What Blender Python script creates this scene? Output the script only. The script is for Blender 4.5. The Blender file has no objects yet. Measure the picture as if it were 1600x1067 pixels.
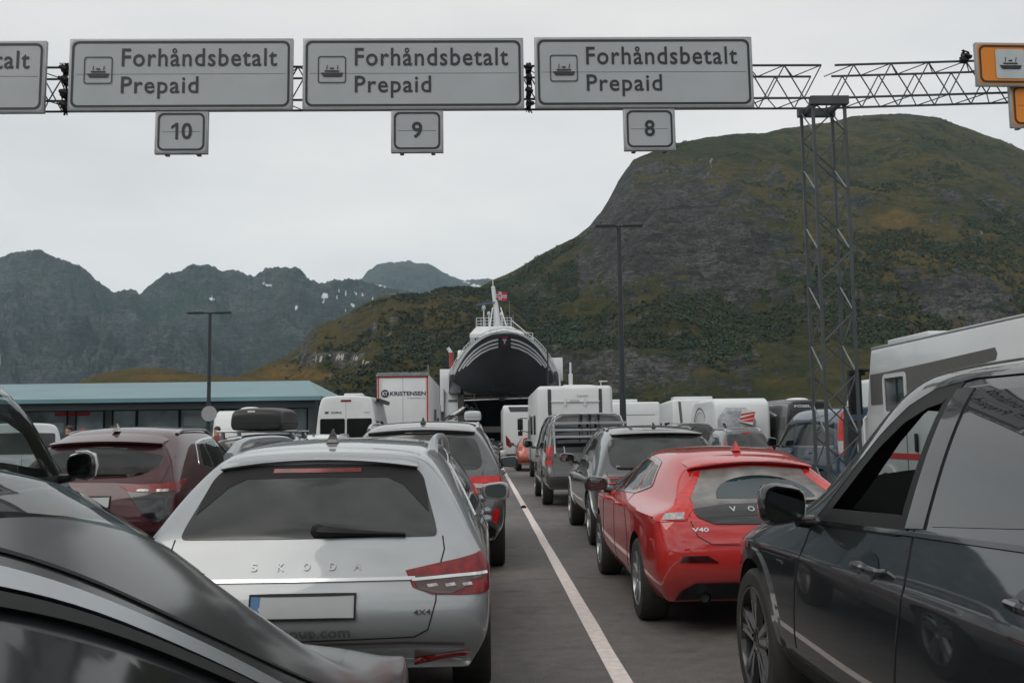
import bpy, bmesh, math, random
import numpy as np
from mathutils import Vector, Matrix
from mathutils.bvhtree import BVHTree
from mathutils.geometry import delaunay_2d_cdt
PI = math.pi
rad = math.radians
SC = bpy.context.scene
COL = SC.collection

# ------------------------------------------------------------------ camera
cd = bpy.data.cameras.new('camera')
cam = bpy.data.objects.new('camera', cd)
COL.objects.link(cam)
cd.sensor_width = 36.0
cd.lens = 36.0 * 1550 / 1600
cd.clip_start = 0.05
cd.clip_end = 30000
cam.matrix_world = (Matrix.Translation((0, 0, 1.5)) @ Matrix.Rotation(-0.029568, 4, 'Z')
                    @ Matrix.Rotation(PI / 2 + 0.093833, 4, 'X') @ Matrix.Rotation(-0.014, 4, 'Z'))
SC.camera = cam

# ------------------------------------------------------------------ world, sun, exposure
SUN_EL, SUN_AZ = 44.0, -140.0          # degrees; azimuth measured from +Y towards +X
w = bpy.data.worlds.new('World')
SC.world = w
w.use_nodes = True
nt = w.node_tree
for n in list(nt.nodes):
    nt.nodes.remove(n)
N = nt.nodes.new
out = N('ShaderNodeOutputWorld'); bg = N('ShaderNodeBackground')
sky = N('ShaderNodeTexSky'); sky.sky_type = 'NISHITA'; sky.sun_disc = False
sky.sun_elevation = rad(SUN_EL); sky.sun_rotation = rad(SUN_AZ)
tc = N('ShaderNodeTexCoord')
mp = N('ShaderNodeMapping'); mp.inputs['Scale'].default_value = (1.0, 1.0, 3.2)
nz = N('ShaderNodeTexNoise'); nz.inputs['Scale'].default_value = 2.1; nz.inputs['Detail'].default_value = 8; nz.inputs['Roughness'].default_value = .52
cr = N('ShaderNodeValToRGB')
cr.color_ramp.elements[0].position = .28; cr.color_ramp.elements[0].color = (7.4, 7.45, 7.5, 1)
cr.color_ramp.elements[1].position = .74; cr.color_ramp.elements[1].color = (10.3, 9.95, 9.6, 1)
sep = N('ShaderNodeSeparateXYZ')
mr = N('ShaderNodeMapRange'); mr.inputs['From Min'].default_value = 0.0; mr.inputs['From Max'].default_value = .5
mr.inputs['To Min'].default_value = 1.17; mr.inputs['To Max'].default_value = .93
mul = N('ShaderNodeVectorMath'); mul.operation = 'SCALE'
# sky raised behind the viewer to brighten surfaces facing the camera
mr2 = N('ShaderNodeMapRange'); mr2.inputs['From Min'].default_value = -1.0; mr2.inputs['From Max'].default_value = .6
mr2.inputs['To Min'].default_value = 1.2; mr2.inputs['To Max'].default_value = 1.0
mul2 = N('ShaderNodeVectorMath'); mul2.operation = 'SCALE'
mx = N('ShaderNodeMix'); mx.data_type = 'RGBA'; mx.inputs['Factor'].default_value = .93
L_ = nt.links.new
L_(tc.outputs['Generated'], mp.inputs['Vector']); L_(mp.outputs[0], nz.inputs['Vector']); L_(nz.outputs[0], cr.inputs[0])
L_(tc.outputs['Generated'], sep.inputs[0]); L_(sep.outputs['Z'], mr.inputs['Value']); L_(cr.outputs[0], mul.inputs[0]); L_(mr.outputs[0], mul.inputs['Scale'])
L_(sep.outputs['Y'], mr2.inputs['Value']); L_(mul.outputs[0], mul2.inputs[0]); L_(mr2.outputs[0], mul2.inputs['Scale'])
# broken cloud behind the viewer
nb_ = N('ShaderNodeTexNoise'); nb_.inputs['Scale'].default_value = 5.5; nb_.inputs['Detail'].default_value = 7; nb_.inputs['Roughness'].default_value = .6; nb_.inputs['Distortion'].default_value = .6
L_(mp.outputs[0], nb_.inputs['Vector'])
mb1 = N('ShaderNodeMapRange'); mb1.inputs['From Min'].default_value = .36; mb1.inputs['From Max'].default_value = .64; mb1.inputs['To Min'].default_value = .50; mb1.inputs['To Max'].default_value = 1.45; L_(nb_.outputs[0], mb1.inputs['Value'])
mb2 = N('ShaderNodeMapRange'); mb2.inputs['From Min'].default_value = .35; mb2.inputs['From Max'].default_value = -.25; L_(sep.outputs['Y'], mb2.inputs['Value'])
mb3 = N('ShaderNodeMix'); mb3.data_type = 'FLOAT'; mb3.inputs[2].default_value = 1.0; L_(mb2.outputs[0], mb3.inputs[0]); L_(mb1.outputs[0], mb3.inputs[3])
mul3 = N('ShaderNodeVectorMath'); mul3.operation = 'SCALE'; L_(mul2.outputs[0], mul3.inputs[0]); L_(mb3.outputs[0], mul3.inputs['Scale'])
L_(sky.outputs[0], mx.inputs[6]); L_(mul3.outputs[0], mx.inputs[7]); L_(mx.outputs[2], bg.inputs[0]); L_(bg.outputs[0], out.inputs[0])
bg.inputs[1].default_value = 0.1
sd = bpy.data.lights.new('sun', 'SUN'); sd.energy = 1.15; sd.angle = rad(40); sd.color = (1, .95, .88)
sun = bpy.data.objects.new('sun', sd); COL.objects.link(sun)
dv = Vector((math.sin(rad(SUN_AZ)) * math.cos(rad(SUN_EL)), math.cos(rad(SUN_AZ)) * math.cos(rad(SUN_EL)), math.sin(rad(SUN_EL))))
sun.rotation_euler = dv.to_track_quat('Z', 'Y').to_euler()
SC.view_settings.view_transform = 'Standard'
SC.view_settings.look = 'None'
SC.view_settings.exposure = 0.0
SC.view_settings.gamma = 1.0
SC.cycles.max_bounces = 8
SC.cycles.volume_bounces = 1

# ------------------------------------------------------------------ materials
def mat(name, col, rough=.5, metal=0., ior=1.5, coat=0., var=.12, nscale=6., bump=0., trans=0., rvar=0., dirt=None):
    m = bpy.data.materials.new(name); m.use_nodes = True
    t = m.node_tree; b = t.nodes['Principled BSDF']
    b.inputs['Roughness'].default_value = rough; b.inputs['Metallic'].default_value = metal
    b.inputs['IOR'].default_value = ior; b.inputs['Coat Weight'].default_value = coat
    b.inputs['Coat Roughness'].default_value = .03
    b.inputs['Transmission Weight'].default_value = trans
    tcn = t.nodes.new('ShaderNodeTexCoord'); nzn = t.nodes.new('ShaderNodeTexNoise')
    nzn.inputs['Scale'].default_value = nscale; nzn.inputs['Detail'].default_value = 5
    t.links.new(tcn.outputs['Object'], nzn.inputs['Vector'])
    r = t.nodes.new('ShaderNodeValToRGB')
    r.color_ramp.elements[0].position = .3; r.color_ramp.elements[1].position = .7
    r.color_ramp.elements[0].color = tuple(c * (1 - var) for c in col) + (1,)
    r.color_ramp.elements[1].color = tuple(min(1, c * (1 + var)) for c in col) + (1,)
    t.links.new(nzn.outputs[0], r.inputs[0])
    last = r.outputs[0]
    if dirt:
        # road film thrown up onto the lower body, height limits in metres
        sp = t.nodes.new('ShaderNodeSeparateXYZ'); t.links.new(tcn.outputs['Object'], sp.inputs[0])
        mrn = t.nodes.new('ShaderNodeMapRange'); mrn.inputs['From Min'].default_value = dirt[1]; mrn.inputs['From Max'].default_value = dirt[0]
        mrn.inputs['To Min'].default_value = 0; mrn.inputs['To Max'].default_value = 1
        t.links.new(sp.outputs['Z'], mrn.inputs['Value'])
        mm = t.nodes.new('ShaderNodeMath'); mm.operation = 'MULTIPLY'; t.links.new(mrn.outputs[0], mm.inputs[0]); t.links.new(nzn.outputs[0], mm.inputs[1])
        mi = t.nodes.new('ShaderNodeMix'); mi.data_type = 'RGBA'; mi.inputs[7].default_value = (.09, .08, .07, 1)
        t.links.new(mm.outputs[0], mi.inputs['Factor']); t.links.new(last, mi.inputs[6]); last = mi.outputs[2]
    t.links.new(last, b.inputs['Base Color'])
    if rvar:
        n2 = t.nodes.new('ShaderNodeTexNoise'); n2.inputs['Scale'].default_value = nscale * .6; n2.inputs['Detail'].default_value = 6
        t.links.new(tcn.outputs['Object'], n2.inputs['Vector'])
        m2 = t.nodes.new('ShaderNodeMapRange'); m2.inputs['From Min'].default_value = .35; m2.inputs['From Max'].default_value = .7
        m2.inputs['To Min'].default_value = rough; m2.inputs['To Max'].default_value = rough + rvar
        t.links.new(n2.outputs[0], m2.inputs['Value']); t.links.new(m2.outputs[0], b.inputs['Roughness'])
    if bump:
        bn = t.nodes.new('ShaderNodeBump'); bn.inputs['Strength'].default_value = 1; bn.inputs['Distance'].default_value = bump
        t.links.new(nzn.outputs[0], bn.inputs['Height']); t.links.new(bn.outputs[0], b.inputs['Normal'])
    return m
def paint(name, col, metal=.35, rough=.32, coat=1., cior=1.55):
    m = mat(name, col, rough, metal, 1.5, coat, .05, 2.5, dirt=(.15, .75), rvar=.06); b = m.node_tree.nodes['Principled BSDF']; b.inputs['Coat IOR'].default_value = cior; b.inputs['Specular IOR Level'].default_value = .12 if metal < .1 else .4; return m
M_ = {}
M_['silver'] = paint('silver_paint', (.32, .34, .355), .35, .38)
M_['burgundy'] = paint('burgundy_paint', (.050, .007, .012), .0, .4, 1., 1.5)
M_['nearblack'] = paint('dark_grey_paint', (.014, .016, .018), .0, .5, 1., 1.6); M_['nearblack'].node_tree.nodes['Principled BSDF'].inputs['Coat Roughness'].default_value = .14
M_['red'] = paint('red_paint', (.46, .014, .014), .0, .4, 1., 1.7)
M_['charcoal'] = paint('charcoal_paint', (.012, .015, .018), .0, .45, 1., 2.1)
M_['bronze'] = paint('grey_bronze_paint', (.105, .105, .1), .5, .3)
M_['greyblue'] = paint('grey_paint', (.09, .095, .10), .5, .3)
M_['vangrey'] = paint('van_grey_paint', (.075, .075, .075), .4, .35)
M_['blue'] = paint('dark_blue_paint', (.014, .045, .085), .1, .4)
M_['black'] = paint('black_paint', (.012, .012, .013), .2, .3)
M_['white'] = paint('white_paint', (.66, .68, .69), 0, .35, .7)
M_['orange_paint'] = paint('orange_red_paint', (.45, .10, .06), .1, .35)
M_['camper'] = mat('camper_white_panel', (.62, .65, .66), .38, 0, 1.5, .3, .05, 1.2, dirt=(.2, 1.2))
M_['camper_grey'] = mat('camper_grey_band', (.10, .095, .09), .4, var=.06)
M_['glass'] = mat('tinted_window_glass', (.010, .012, .013), .03, 0, 1.6, 0, .3, 3., rvar=.05)
M_['skyglass'] = mat('reflective_privacy_glass', (.010, .012, .013), .02, 0, 2.15, 0, .3, 3.)
M_['slate'] = mat('dark_slate_band', (.035, .045, .05), .4, var=.06)
M_['glass2'] = mat('light_window_glass', (.035, .045, .045), .04, 0, 1.7, 0, .6, 2.2, rvar=.04)
M_['dusty'] = mat('dusty_window_glass', (.05, .05, .05), .14, 0, 1.6, 0, .35, 2.4, rvar=.18)
M_['film'] = mat('rainy_window_glass', (.02, .022, .022), .08, 0, 1.65, 0, .6, 2.6, rvar=.14)
M_['trim'] = mat('black_plastic_trim', (.014, .014, .015), .55, 0, 1.3, var=.2, nscale=40)
M_['gloss'] = mat('gloss_black_trim', (.01, .01, .011), .1, coat=.6)
M_['rubber'] = mat('tyre_rubber', (.022, .021, .02), .75, var=.25, nscale=20, bump=.001)
M_['dark'] = mat('dark_interior', (.012, .012, .013), .8)
M_['seat'] = mat('seat_cloth', (.03, .03, .032), .8, bump=.002, nscale=60)
M_['chrome'] = mat('chrome', (.62, .63, .64), .14, 1., var=.05)
M_['alu'] = mat('satin_aluminium', (.52, .54, .56), .3, .85, var=.06)
M_['rim'] = mat('alloy_rim', (.30, .31, .32), .3, .8, var=.1)
M_['rimdark'] = mat('dark_alloy_rim', (.03, .031, .033), .25, .5, coat=.5)
M_['lampred'] = mat('red_lamp_lens', (.17, .004, .006), .25, 0, 1.45, .25, .45, 26.)
M_['lampbright'] = mat('bright_red_lamp_lens', (.48, .012, .010), .2, 0, 1.45, .4, .3, 26.)
M_['lampdark'] = mat('smoked_lamp_lens', (.035, .006, .006), .1, 0, 1.6, .8, .3, 20.)
M_['lampclear'] = mat('clear_lamp_lens', (.38, .37, .37), .15, .2, 1.5, .8, .4, 40.)
M_['plate'] = mat('plate_white', (.36, .37, .38), .45, var=.05)
M_['plateblue'] = mat('plate_blue', (.05, .13, .28), .45)
M_['ink'] = mat('dark_lettering', (.03, .032, .035), .5)
M_['inkgrey'] = mat('grey_lettering', (.10, .11, .12), .5)
M_['inkblue'] = mat('navy_lettering', (.015, .035, .06), .5)
M_['inkwhite'] = mat('white_lettering', (.6, .6, .6), .5)
def clearglass(nm, tint, ior, rough=.02, film=0.):
    m = bpy.data.materials.new(nm); m.use_nodes = True; t = m.node_tree; t.nodes.clear(); Nn = t.nodes.new; K = t.links.new
    o = Nn('ShaderNodeOutputMaterial'); a = Nn('ShaderNodeBsdfTransparent'); a.inputs[0].default_value = tint; g = Nn('ShaderNodeBsdfGlossy'); g.inputs['Roughness'].default_value = rough
    f = Nn('ShaderNodeFresnel'); ge = Nn('ShaderNodeNewGeometry'); mi_ = Nn('ShaderNodeMapRange'); mi_.inputs['To Min'].default_value = ior; mi_.inputs['To Max'].default_value = 1 / ior; K(ge.outputs['Backfacing'], mi_.inputs['Value']); K(mi_.outputs[0], f.inputs[0]); x = Nn('ShaderNodeMixShader'); K(f.outputs[0], x.inputs[0]); K(g.outputs[0], x.inputs[2]); K(x.outputs[0], o.inputs[0])
    # a thin uneven film of dust
    d_ = Nn('ShaderNodeBsdfDiffuse'); d_.inputs[0].default_value = (.30, .29, .28, 1); tcn = Nn('ShaderNodeTexCoord'); nzn = Nn('ShaderNodeTexNoise'); nzn.inputs['Scale'].default_value = 3.; nzn.inputs['Detail'].default_value = 7; K(tcn.outputs['Object'], nzn.inputs['Vector'])
    mr_ = Nn('ShaderNodeMapRange'); mr_.inputs['From Min'].default_value = .35; mr_.inputs['From Max'].default_value = .75; mr_.inputs['To Min'].default_value = film * .5 + .01; mr_.inputs['To Max'].default_value = film * 2.2 + .06; K(nzn.outputs[0], mr_.inputs['Value'])
    y = Nn('ShaderNodeMixShader'); K(mr_.outputs[0], y.inputs[0]); K(a.outputs[0], y.inputs[1]); K(d_.outputs[0], y.inputs[2]); K(y.outputs[0], x.inputs[1]); return m
M_['clear'] = clearglass('clear_window_glass', (.74, .80, .79, 1), 1.5)
M_['privacy'] = clearglass('privacy_window_glass', (.34, .36, .36, 1), 1.85, .012)
M_['privacydusty'] = clearglass('dusty_tailgate_glass', (.30, .30, .29, 1), 1.5, .10, .50)
M_['wiped'] = mat('wiped_tailgate_glass', (.012, .030, .036), .03, 0, 1.7, 0, .5, 2.)
M_['mirror'] = mat('mirror_glass', (.17, .20, .21), .02, 1., var=.1)
M_['steel'] = mat('painted_grey_steel', (.055, .065, .07), .55, .2, var=.2, nscale=3)
M_['galv'] = mat('galvanised_steel', (.22, .235, .245), .5, .45, var=.2, nscale=5)
M_['pole'] = mat('dark_pole_paint', (.025, .033, .038), .5, .2, var=.15)
M_['signface'] = mat('grey_sign_sheeting', (.345, .375, .395), .5, .0, var=.07, nscale=1.3)
M_['signorange'] = mat('orange_sign_sheeting', (.62, .20, .012), .5, var=.07, nscale=1.5)
M_['signwhite'] = mat('pale_sign_panel', (.42, .46, .48), .5, var=.05)
M_['signback'] = mat('sign_frame_aluminium', (.32, .335, .34), .5, .4, var=.1)
M_['signink'] = mat('sign_black', (.012, .015, .018), .5)
M_['hullblack'] = mat('ferry_black_paint', (.028, .031, .036), .26, var=.3, nscale=.4, rvar=.15)
M_['shipwhite'] = mat('ferry_white_paint', (.62, .65, .67), .45, var=.1, nscale=.6)
M_['shipbrown'] = mat('ferry_brown_steel', (.05, .042, .036), .6, var=.3, nscale=.8)
M_['shipred'] = mat('ferry_red_paint', (.30, .05, .04), .5, var=.15)
M_['flagred'] = mat('flag_red', (.45, .02, .03), .7)
M_['flagwhite'] = mat('flag_white', (.7, .7, .7), .7)
M_['flagblue'] = mat('flag_blue', (.01, .03, .10), .7)
M_['roofblue'] = mat('pale_turquoise_metal_roof', (.125, .24, .27), .45, .1, var=.08, nscale=.5)
M_['fasciadark'] = mat('dark_eave_cladding', (.012, .017, .022), .6, var=.2)
M_['facade'] = mat('grey_facade_panel', (.14, .165, .175), .6, var=.15, nscale=.8)
M_['shopglass'] = mat('shop_window_glass', (.30, .36, .38), .12, 0, 1.5, var=.6, nscale=.55)
M_['boxblack'] = mat('roof_box_black', (.014, .015, .016), .42, var=.2, nscale=30)
M_['boxgrey'] = mat('roof_box_pale', (.42, .45, .46), .3, var=.05)
M_['skin'] = mat('skin', (.42, .24, .18), .6)
M_['hair'] = mat('brown_hair', (.05, .03, .02), .7)
M_['jacket'] = mat('dark_jacket', (.018, .02, .024), .85)
M_['jacket2'] = mat('rust_jacket', (.22, .05, .03), .85)
M_['jacket3'] = mat('blue_jacket', (.03, .05, .10), .85)
M_['trousers'] = mat('dark_trousers', (.02, .02, .03), .85)
M_['tarp'] = mat('grey_plastic_cover', (.30, .32, .34), .4, var=.35, nscale=4, bump=.03)
M_['stickerred'] = mat('red_reflective_stripe', (.5, .03, .03), .4)
M_['teal'] = mat('teal_glass_band', (.03, .13, .17), .1, 0, 1.6)

# ------------------------------------------------------------------ object helpers
def tag(o, label=None, cat=None, group=None, kind=None):
    if label: o['label'] = label
    if cat: o['category'] = cat
    if group: o['group'] = group
    if kind: o['kind'] = kind
    return o
def empty(name, loc, label=None, cat=None, group=None, rz=0):
    o = bpy.data.objects.new(name, None); COL.objects.link(o); o.location = loc; o.rotation_euler = (0, 0, rz)
    o.empty_display_size = .2
    return tag(o, label, cat, group)
def mkobj(name, verts, faces, mats, parent=None, smooth=True, midx=None, sharp=40):
    me = bpy.data.meshes.new(name)
    me.from_pydata([tuple(v) for v in verts], [], faces)
    if not isinstance(mats, (list, tuple)): mats = [mats]
    for m in mats: me.materials.append(M_[m] if isinstance(m, str) else m)
    if midx is not None: me.polygons.foreach_set('material_index', midx)
    me.update()
    if smooth:
        me.polygons.foreach_set('use_smooth', [True] * len(me.polygons))
        if sharp: me.set_sharp_from_angle(angle=rad(sharp))
    o = bpy.data.objects.new(name, me); COL.objects.link(o)
    if parent: o.parent = parent
    return o
class MB:
    def __init__(s): s.v = []; s.f = []; s.m = []
    def add(s, vs, fs, mi=0):
        k = len(s.v); s.v += [tuple(v) for v in vs]; s.f += [tuple(i + k for i in f) for f in fs]; s.m += [mi] * len(fs); return s
    def box(s, c, d, mi=0, rz=0, rot=None):
        x, y, z = (q / 2 for q in d)
        vs = [Vector(p) for p in ((-x, -y, -z), (x, -y, -z), (x, y, -z), (-x, y, -z), (-x, -y, z), (x, -y, z), (x, y, z), (-x, y, z))]
        if rz: rot = Matrix.Rotation(rz, 3, 'Z')
        if rot: vs = [rot @ v for v in vs]
        return s.add([v + Vector(c) for v in vs], [(0, 3, 2, 1), (4, 5, 6, 7), (0, 1, 5, 4), (1, 2, 6, 5), (2, 3, 7, 6), (3, 0, 4, 7)], mi)
    def tube(s, pts, r, n=6, mi=0, cap=True, closed=False):
        pts = [Vector(p) for p in pts]; m = len(pts)
        rs = r if isinstance(r, (list, tuple)) else [r] * m
        vs = []; up = None
        for i, p in enumerate(pts):
            if closed: t = pts[(i + 1) % m] - pts[i - 1]
            else: t = pts[min(i + 1, m - 1)] - pts[max(i - 1, 0)]
            t = t.normalized() if t.length > 1e-9 else Vector((0, 0, 1))
            if up is None: up = Vector((0, 0, 1)) if abs(t.z) < .9 else Vector((1, 0, 0))
            a = up - t * up.dot(t)
            a = a.normalized() if a.length > 1e-6 else t.orthogonal().normalized()
            up = a; b = t.cross(a)
            for k in range(n):
                an = 2 * PI * (k + .5) / n; vs.append(p + (a * math.cos(an) + b * math.sin(an)) * rs[i])
        fs = []
        for i in range(m if closed else m - 1):
            j = (i + 1) % m
            for k in range(n): fs.append((i * n + k, i * n + (k + 1) % n, j * n + (k + 1) % n, j * n + k))
        if cap and not closed: fs += [tuple(range(n))[::-1], tuple(range((m - 1) * n, m * n))]
        return s.add(vs, fs, mi)
    def lathe(s, prof, c, axis='x', n=40, mi=0, arc=(0, 2 * PI)):
        # prof: list of (a along axis, r)
        vs = []; m = len(prof)
        for k in range(n):
            an = 2 * PI * k / n
            for a, r in prof:
                p = (a, r * math.cos(an), r * math.sin(an))
                if axis == 'z': p = (p[1], p[2], p[0])
                if axis == 'y': p = (p[1], p[0], p[2])
                vs.append((p[0] + c[0], p[1] + c[1], p[2] + c[2]))
        fs = []
        for k in range(n):
            k2 = (k + 1) % n
            for i in range(m - 1): fs.append((k * m + i, k * m + i + 1, k2 * m + i + 1, k2 * m + i))
        return s.add(vs, fs, mi)
    def ball(s, c, d, mi=0, n=12):
        vs = []; fs = []
        for i in range(n // 2 + 1):
            th = PI * i / (n // 2)
            for k in range(n):
                ph = 2 * PI * k / n
                vs.append((c[0] + d[0] / 2 * math.sin(th) * math.cos(ph), c[1] + d[1] / 2 * math.sin(th) * math.sin(ph), c[2] + d[2] / 2 * math.cos(th)))
        for i in range(n // 2):
            for k in range(n): fs.append((i * n + k, (i + 1) * n + k, (i + 1) * n + (k + 1) % n, i * n + (k + 1) % n))
        return s.add(vs, fs, mi)
    def build(s, name, mats, parent=None, smooth=True, sharp=40, bevel=0, bseg=2, blim=30):
        o = mkobj(name, s.v, s.f, mats, parent, smooth and not bevel, s.m, sharp)
        if bevel: bevel_obj(o, bevel, bseg, blim)
        return o
def bevel_obj(o, wd, seg=2, lim=30):
    bm = bmesh.new(); bm.from_mesh(o.data)
    bmesh.ops.remove_doubles(bm, verts=bm.verts, dist=1e-5)
    bmesh.ops.recalc_face_normals(bm, faces=bm.faces)
    es = [e for e in bm.edges if len(e.link_faces) == 2 and e.calc_face_angle(0) > rad(lim)]
    bmesh.ops.bevel(bm, geom=es, offset=wd, segments=seg, profile=.5, affect='EDGES', clamp_overlap=True)
    for f in bm.faces: f.smooth = True
    bm.to_mesh(o.data); bm.free()
    o.data.set_sharp_from_angle(angle=rad(40))
def bake(o):
    "apply modifiers"
    dg = bpy.context.evaluated_depsgraph_get()
    me = bpy.data.meshes.new_from_object(o.evaluated_get(dg), depsgraph=dg)
    old = o.data; o.modifiers.clear(); o.data = me; me.name = old.name
    return o
def prism(name, prof, x0, x1, mats, parent=None, bevel=.0, bseg=3, lim=25):
    "side profile (y,z) extruded from x0 to x1"
    n = len(prof)
    vs = [(x0, y, z) for y, z in prof] + [(x1, y, z) for y, z in prof]
    fs = [tuple(range(n)), tuple(range(2 * n - 1, n - 1, -1))] + [(i, i + n, (i + 1) % n + n, (i + 1) % n) for i in range(n)]
    o = mkobj(name, vs, fs, mats, parent, True, None, 30)
    bm = bmesh.new(); bm.from_mesh(o.data); bmesh.ops.recalc_face_normals(bm, faces=bm.faces); bm.to_mesh(o.data); bm.free()
    if bevel: bevel_obj(o, bevel, bseg, lim)
    return o
def catmull(pts, n=5, closed=True):
    P = [Vector(p) for p in pts]; m = len(P); o = []
    for i in range(m if closed else m - 1):
        a, b, c, d = (P[(i - 1) % m] if closed or i > 0 else P[0]), P[i], P[(i + 1) % m], (P[(i + 2) % m] if closed or i + 2 < m else P[-1])
        for k in range(n):
            t = k / n
            o.append(.5 * ((2 * b) + (c - a) * t + (2 * a - 5 * b + 4 * c - d) * t * t + (3 * b - a - 3 * c + d) * t ** 3))
    if not closed: o.append(P[-1])
    return [tuple(p) for p in o]
def rounded(pts, r=.03, n=4):
    "round polygon corners in 2D"
    P = [Vector(p) for p in pts]; m = len(P); o = []
    for i in range(m):
        a, b, c = P[i - 1], P[i], P[(i + 1) % m]
        d1 = (a - b); d2 = (c - b); rr = min(r, d1.length * .45, d2.length * .45)
        p = b + d1.normalized() * rr; q = b + d2.normalized() * rr
        for k in range(n + 1):
            t = k / n; o.append(tuple((1 - t) ** 2 * p + 2 * t * (1 - t) * b + t * t * q))
    return o
def inpoly(x, y, poly):
    c = False; j = len(poly) - 1
    for i in range(len(poly)):
        xi, yi = poly[i]; xj, yj = poly[j]
        if (yi > y) != (yj > y) and x < (xj - xi) * (y - yi) / (yj - yi) + xi: c = not c
        j = i
    return c
AX = {'rear': (Vector((0, 1, 0)), lambda u, v: Vector((u, -6, v))), 'front': (Vector((0, -1, 0)), lambda u, v: Vector((u, 30, v))),
      'right': (Vector((-1, 0, 0)), lambda u, v: Vector((6, u, v))), 'left': (Vector((1, 0, 0)), lambda u, v: Vector((-6, u, v))),
      'cr': (Vector((-.70711, .70711, 0)), lambda u, v: Vector((.70711 * (u + 8), .70711 * (u - 8), v))), 'cl': (Vector((.70711, .70711, 0)), lambda u, v: Vector((-.70711 * (u + 8), .70711 * (u - 8), v))),
      'top': (Vector((0, 0, -1)), lambda u, v: Vector((u, v, 9)))}
MISS = [0]
def hit(bvh, axis, u, v, off):
    d, og = AX[axis]; o = og(u, v)
    loc, nrm, _, _ = bvh.ray_cast(o, d)
    if loc is not None and axis == 'left' and loc.x > 0 or loc is not None and axis == 'right' and loc.x < 0: loc = None
    if loc is None:
        MISS[0] += 1
        loc, nrm, _, _ = bvh.find_nearest(o + d * (6 if axis not in ('top', 'front') else 8))
    return loc - d * off
def bvh_of(o):
    return BVHTree.FromPolygons([v.co[:] for v in o.data.vertices], [p.vertices[:] for p in o.data.polygons])
def overlay(name, bvh, poly, axis, m, parent, off=.005, step=.05, smooth=0, rnd=0, skirt=True):
    if smooth: poly = catmull(poly, smooth)
    if rnd: poly = rounded(poly, rnd)
    # refine the outline
    ref = []
    for i in range(len(poly)):
        a = Vector(poly[i]); b = Vector(poly[(i + 1) % len(poly)]); k = max(1, int((b - a).length / step))
        for q in range(k): ref.append(a.lerp(b, q / k))
    n = len(ref); us = [p.x for p in ref]; vs = [p.y for p in ref]
    pts = list(ref); pl = [tuple(p) for p in ref]
    u = min(us) + step * .5
    while u < max(us):
        v = min(vs) + step * .5
        while v < max(vs):
            if inpoly(u, v, pl) and min((Vector((u, v)) - p).length for p in ref) > step * .4: pts.append(Vector((u, v)))
            v += step
        u += step
    ov, oe, of, _, _, _ = delaunay_2d_cdt(pts, [], [list(range(n))], 1, 1e-6)
    V = []; bad = set()
    for i, p in enumerate(ov):
        k0 = MISS[0]; V.append(hit(bvh, axis, p.x, p.y, off))
        if MISS[0] > k0: bad.add(i)
    F = [tuple(f) for f in of if not any(i in bad for i in f)]
    if skirt:
        from collections import Counter
        d = AX[axis][0]; ec = Counter()
        for f in F:
            for i in range(len(f)): ec[tuple(sorted((f[i], f[(i + 1) % len(f)])))] += 1
        dup = {}
        for e, c in ec.items():
            if c == 1:
                for q in e:
                    if q not in dup: dup[q] = len(V); V.append(V[q] + d * (off + .006))
                F.append((e[0], e[1], dup[e[1]], dup[e[0]]))
    o = mkobj(name, V, F, m, parent, True, None, 50)
    bm = bmesh.new(); bm.from_mesh(o.data); bmesh.ops.recalc_face_normals(bm, faces=bm.faces)
    if bm.faces:
        big = max(bm.faces, key=lambda f: f.calc_area())
        if big.normal.dot(AX[axis][0]) > 0: bmesh.ops.reverse_faces(bm, faces=bm.faces)
    bm.to_mesh(o.data); bm.free()
    return o
def ribbon(bvh, pts, axis, wd, off=.003, closed=False, mb=None, step=.05, th=.004, mi=0):
    "thin strip laid along a path on the body"
    mb = mb or MB()
    ref = []
    P = [Vector(p) for p in pts]
    for i in range(len(P) if closed else len(P) - 1):
        a, b = P[i], P[(i + 1) % len(P)]; k = max(1, int((b - a).length / step))
        for q in range(k): ref.append(a.lerp(b, q / k))
    if not closed: ref.append(P[-1])
    m = len(ref); V = []; d = AX[axis][0]
    for i, p in enumerate(ref):
        t = (ref[(i + 1) % m] - ref[i - 1]) if closed else (ref[min(i + 1, m - 1)] - ref[max(i - 1, 0)])
        t.normalize(); nn = Vector((-t.y, t.x)) * wd / 2
        for q, o_ in ((p + nn, -.004), (p + nn, off), (p - nn, off), (p - nn, -.004)):
            V.append(hit(bvh, axis, q.x, q.y, o_))
    F = []
    for i in range(m if closed else m - 1):
        j = (i + 1) % m
        for k in range(3): F.append((i * 4 + k, i * 4 + k + 1, j * 4 + k + 1, j * 4 + k))
    mb.add(V, F, mi)
    return mb
_fc = {}
def text2d(s, size, bold=0., align='CENTER', space=1.):
    key = (s, size, bold, align, space)
    if key in _fc: return _fc[key]
    c = bpy.data.curves.new('t', 'FONT'); c.body = s; c.size = size; c.align_x = align; c.offset = bold; c.space_character = space
    c.resolution_u = 3; c.fill_mode = 'FRONT'
    o = bpy.data.objects.new('t', c); COL.objects.link(o)
    dg = bpy.context.evaluated_depsgraph_get()
    me = bpy.data.meshes.new_from_object(o.evaluated_get(dg), depsgraph=dg)
    V = [(v.co.x, v.co.y) for v in me.vertices]; F = [tuple(p.vertices) for p in me.polygons]
    bpy.data.objects.remove(o); bpy.data.curves.remove(c); bpy.data.meshes.remove(me)
    _fc[key] = (V, F); return V, F
def fit(V, u0, u1, v0, v1, even=False):
    "scale 2D points so that they fill the given box"
    xs = [p[0] for p in V]; ys = [p[1] for p in V]; sx = (u1 - u0) / (max(xs) - min(xs)); sy = (v1 - v0) / (max(ys) - min(ys))
    if even: sy = sx
    return [(u0 + (x - min(xs)) * sx, v0 + (y - min(ys)) * sy) for x, y in V]
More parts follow.
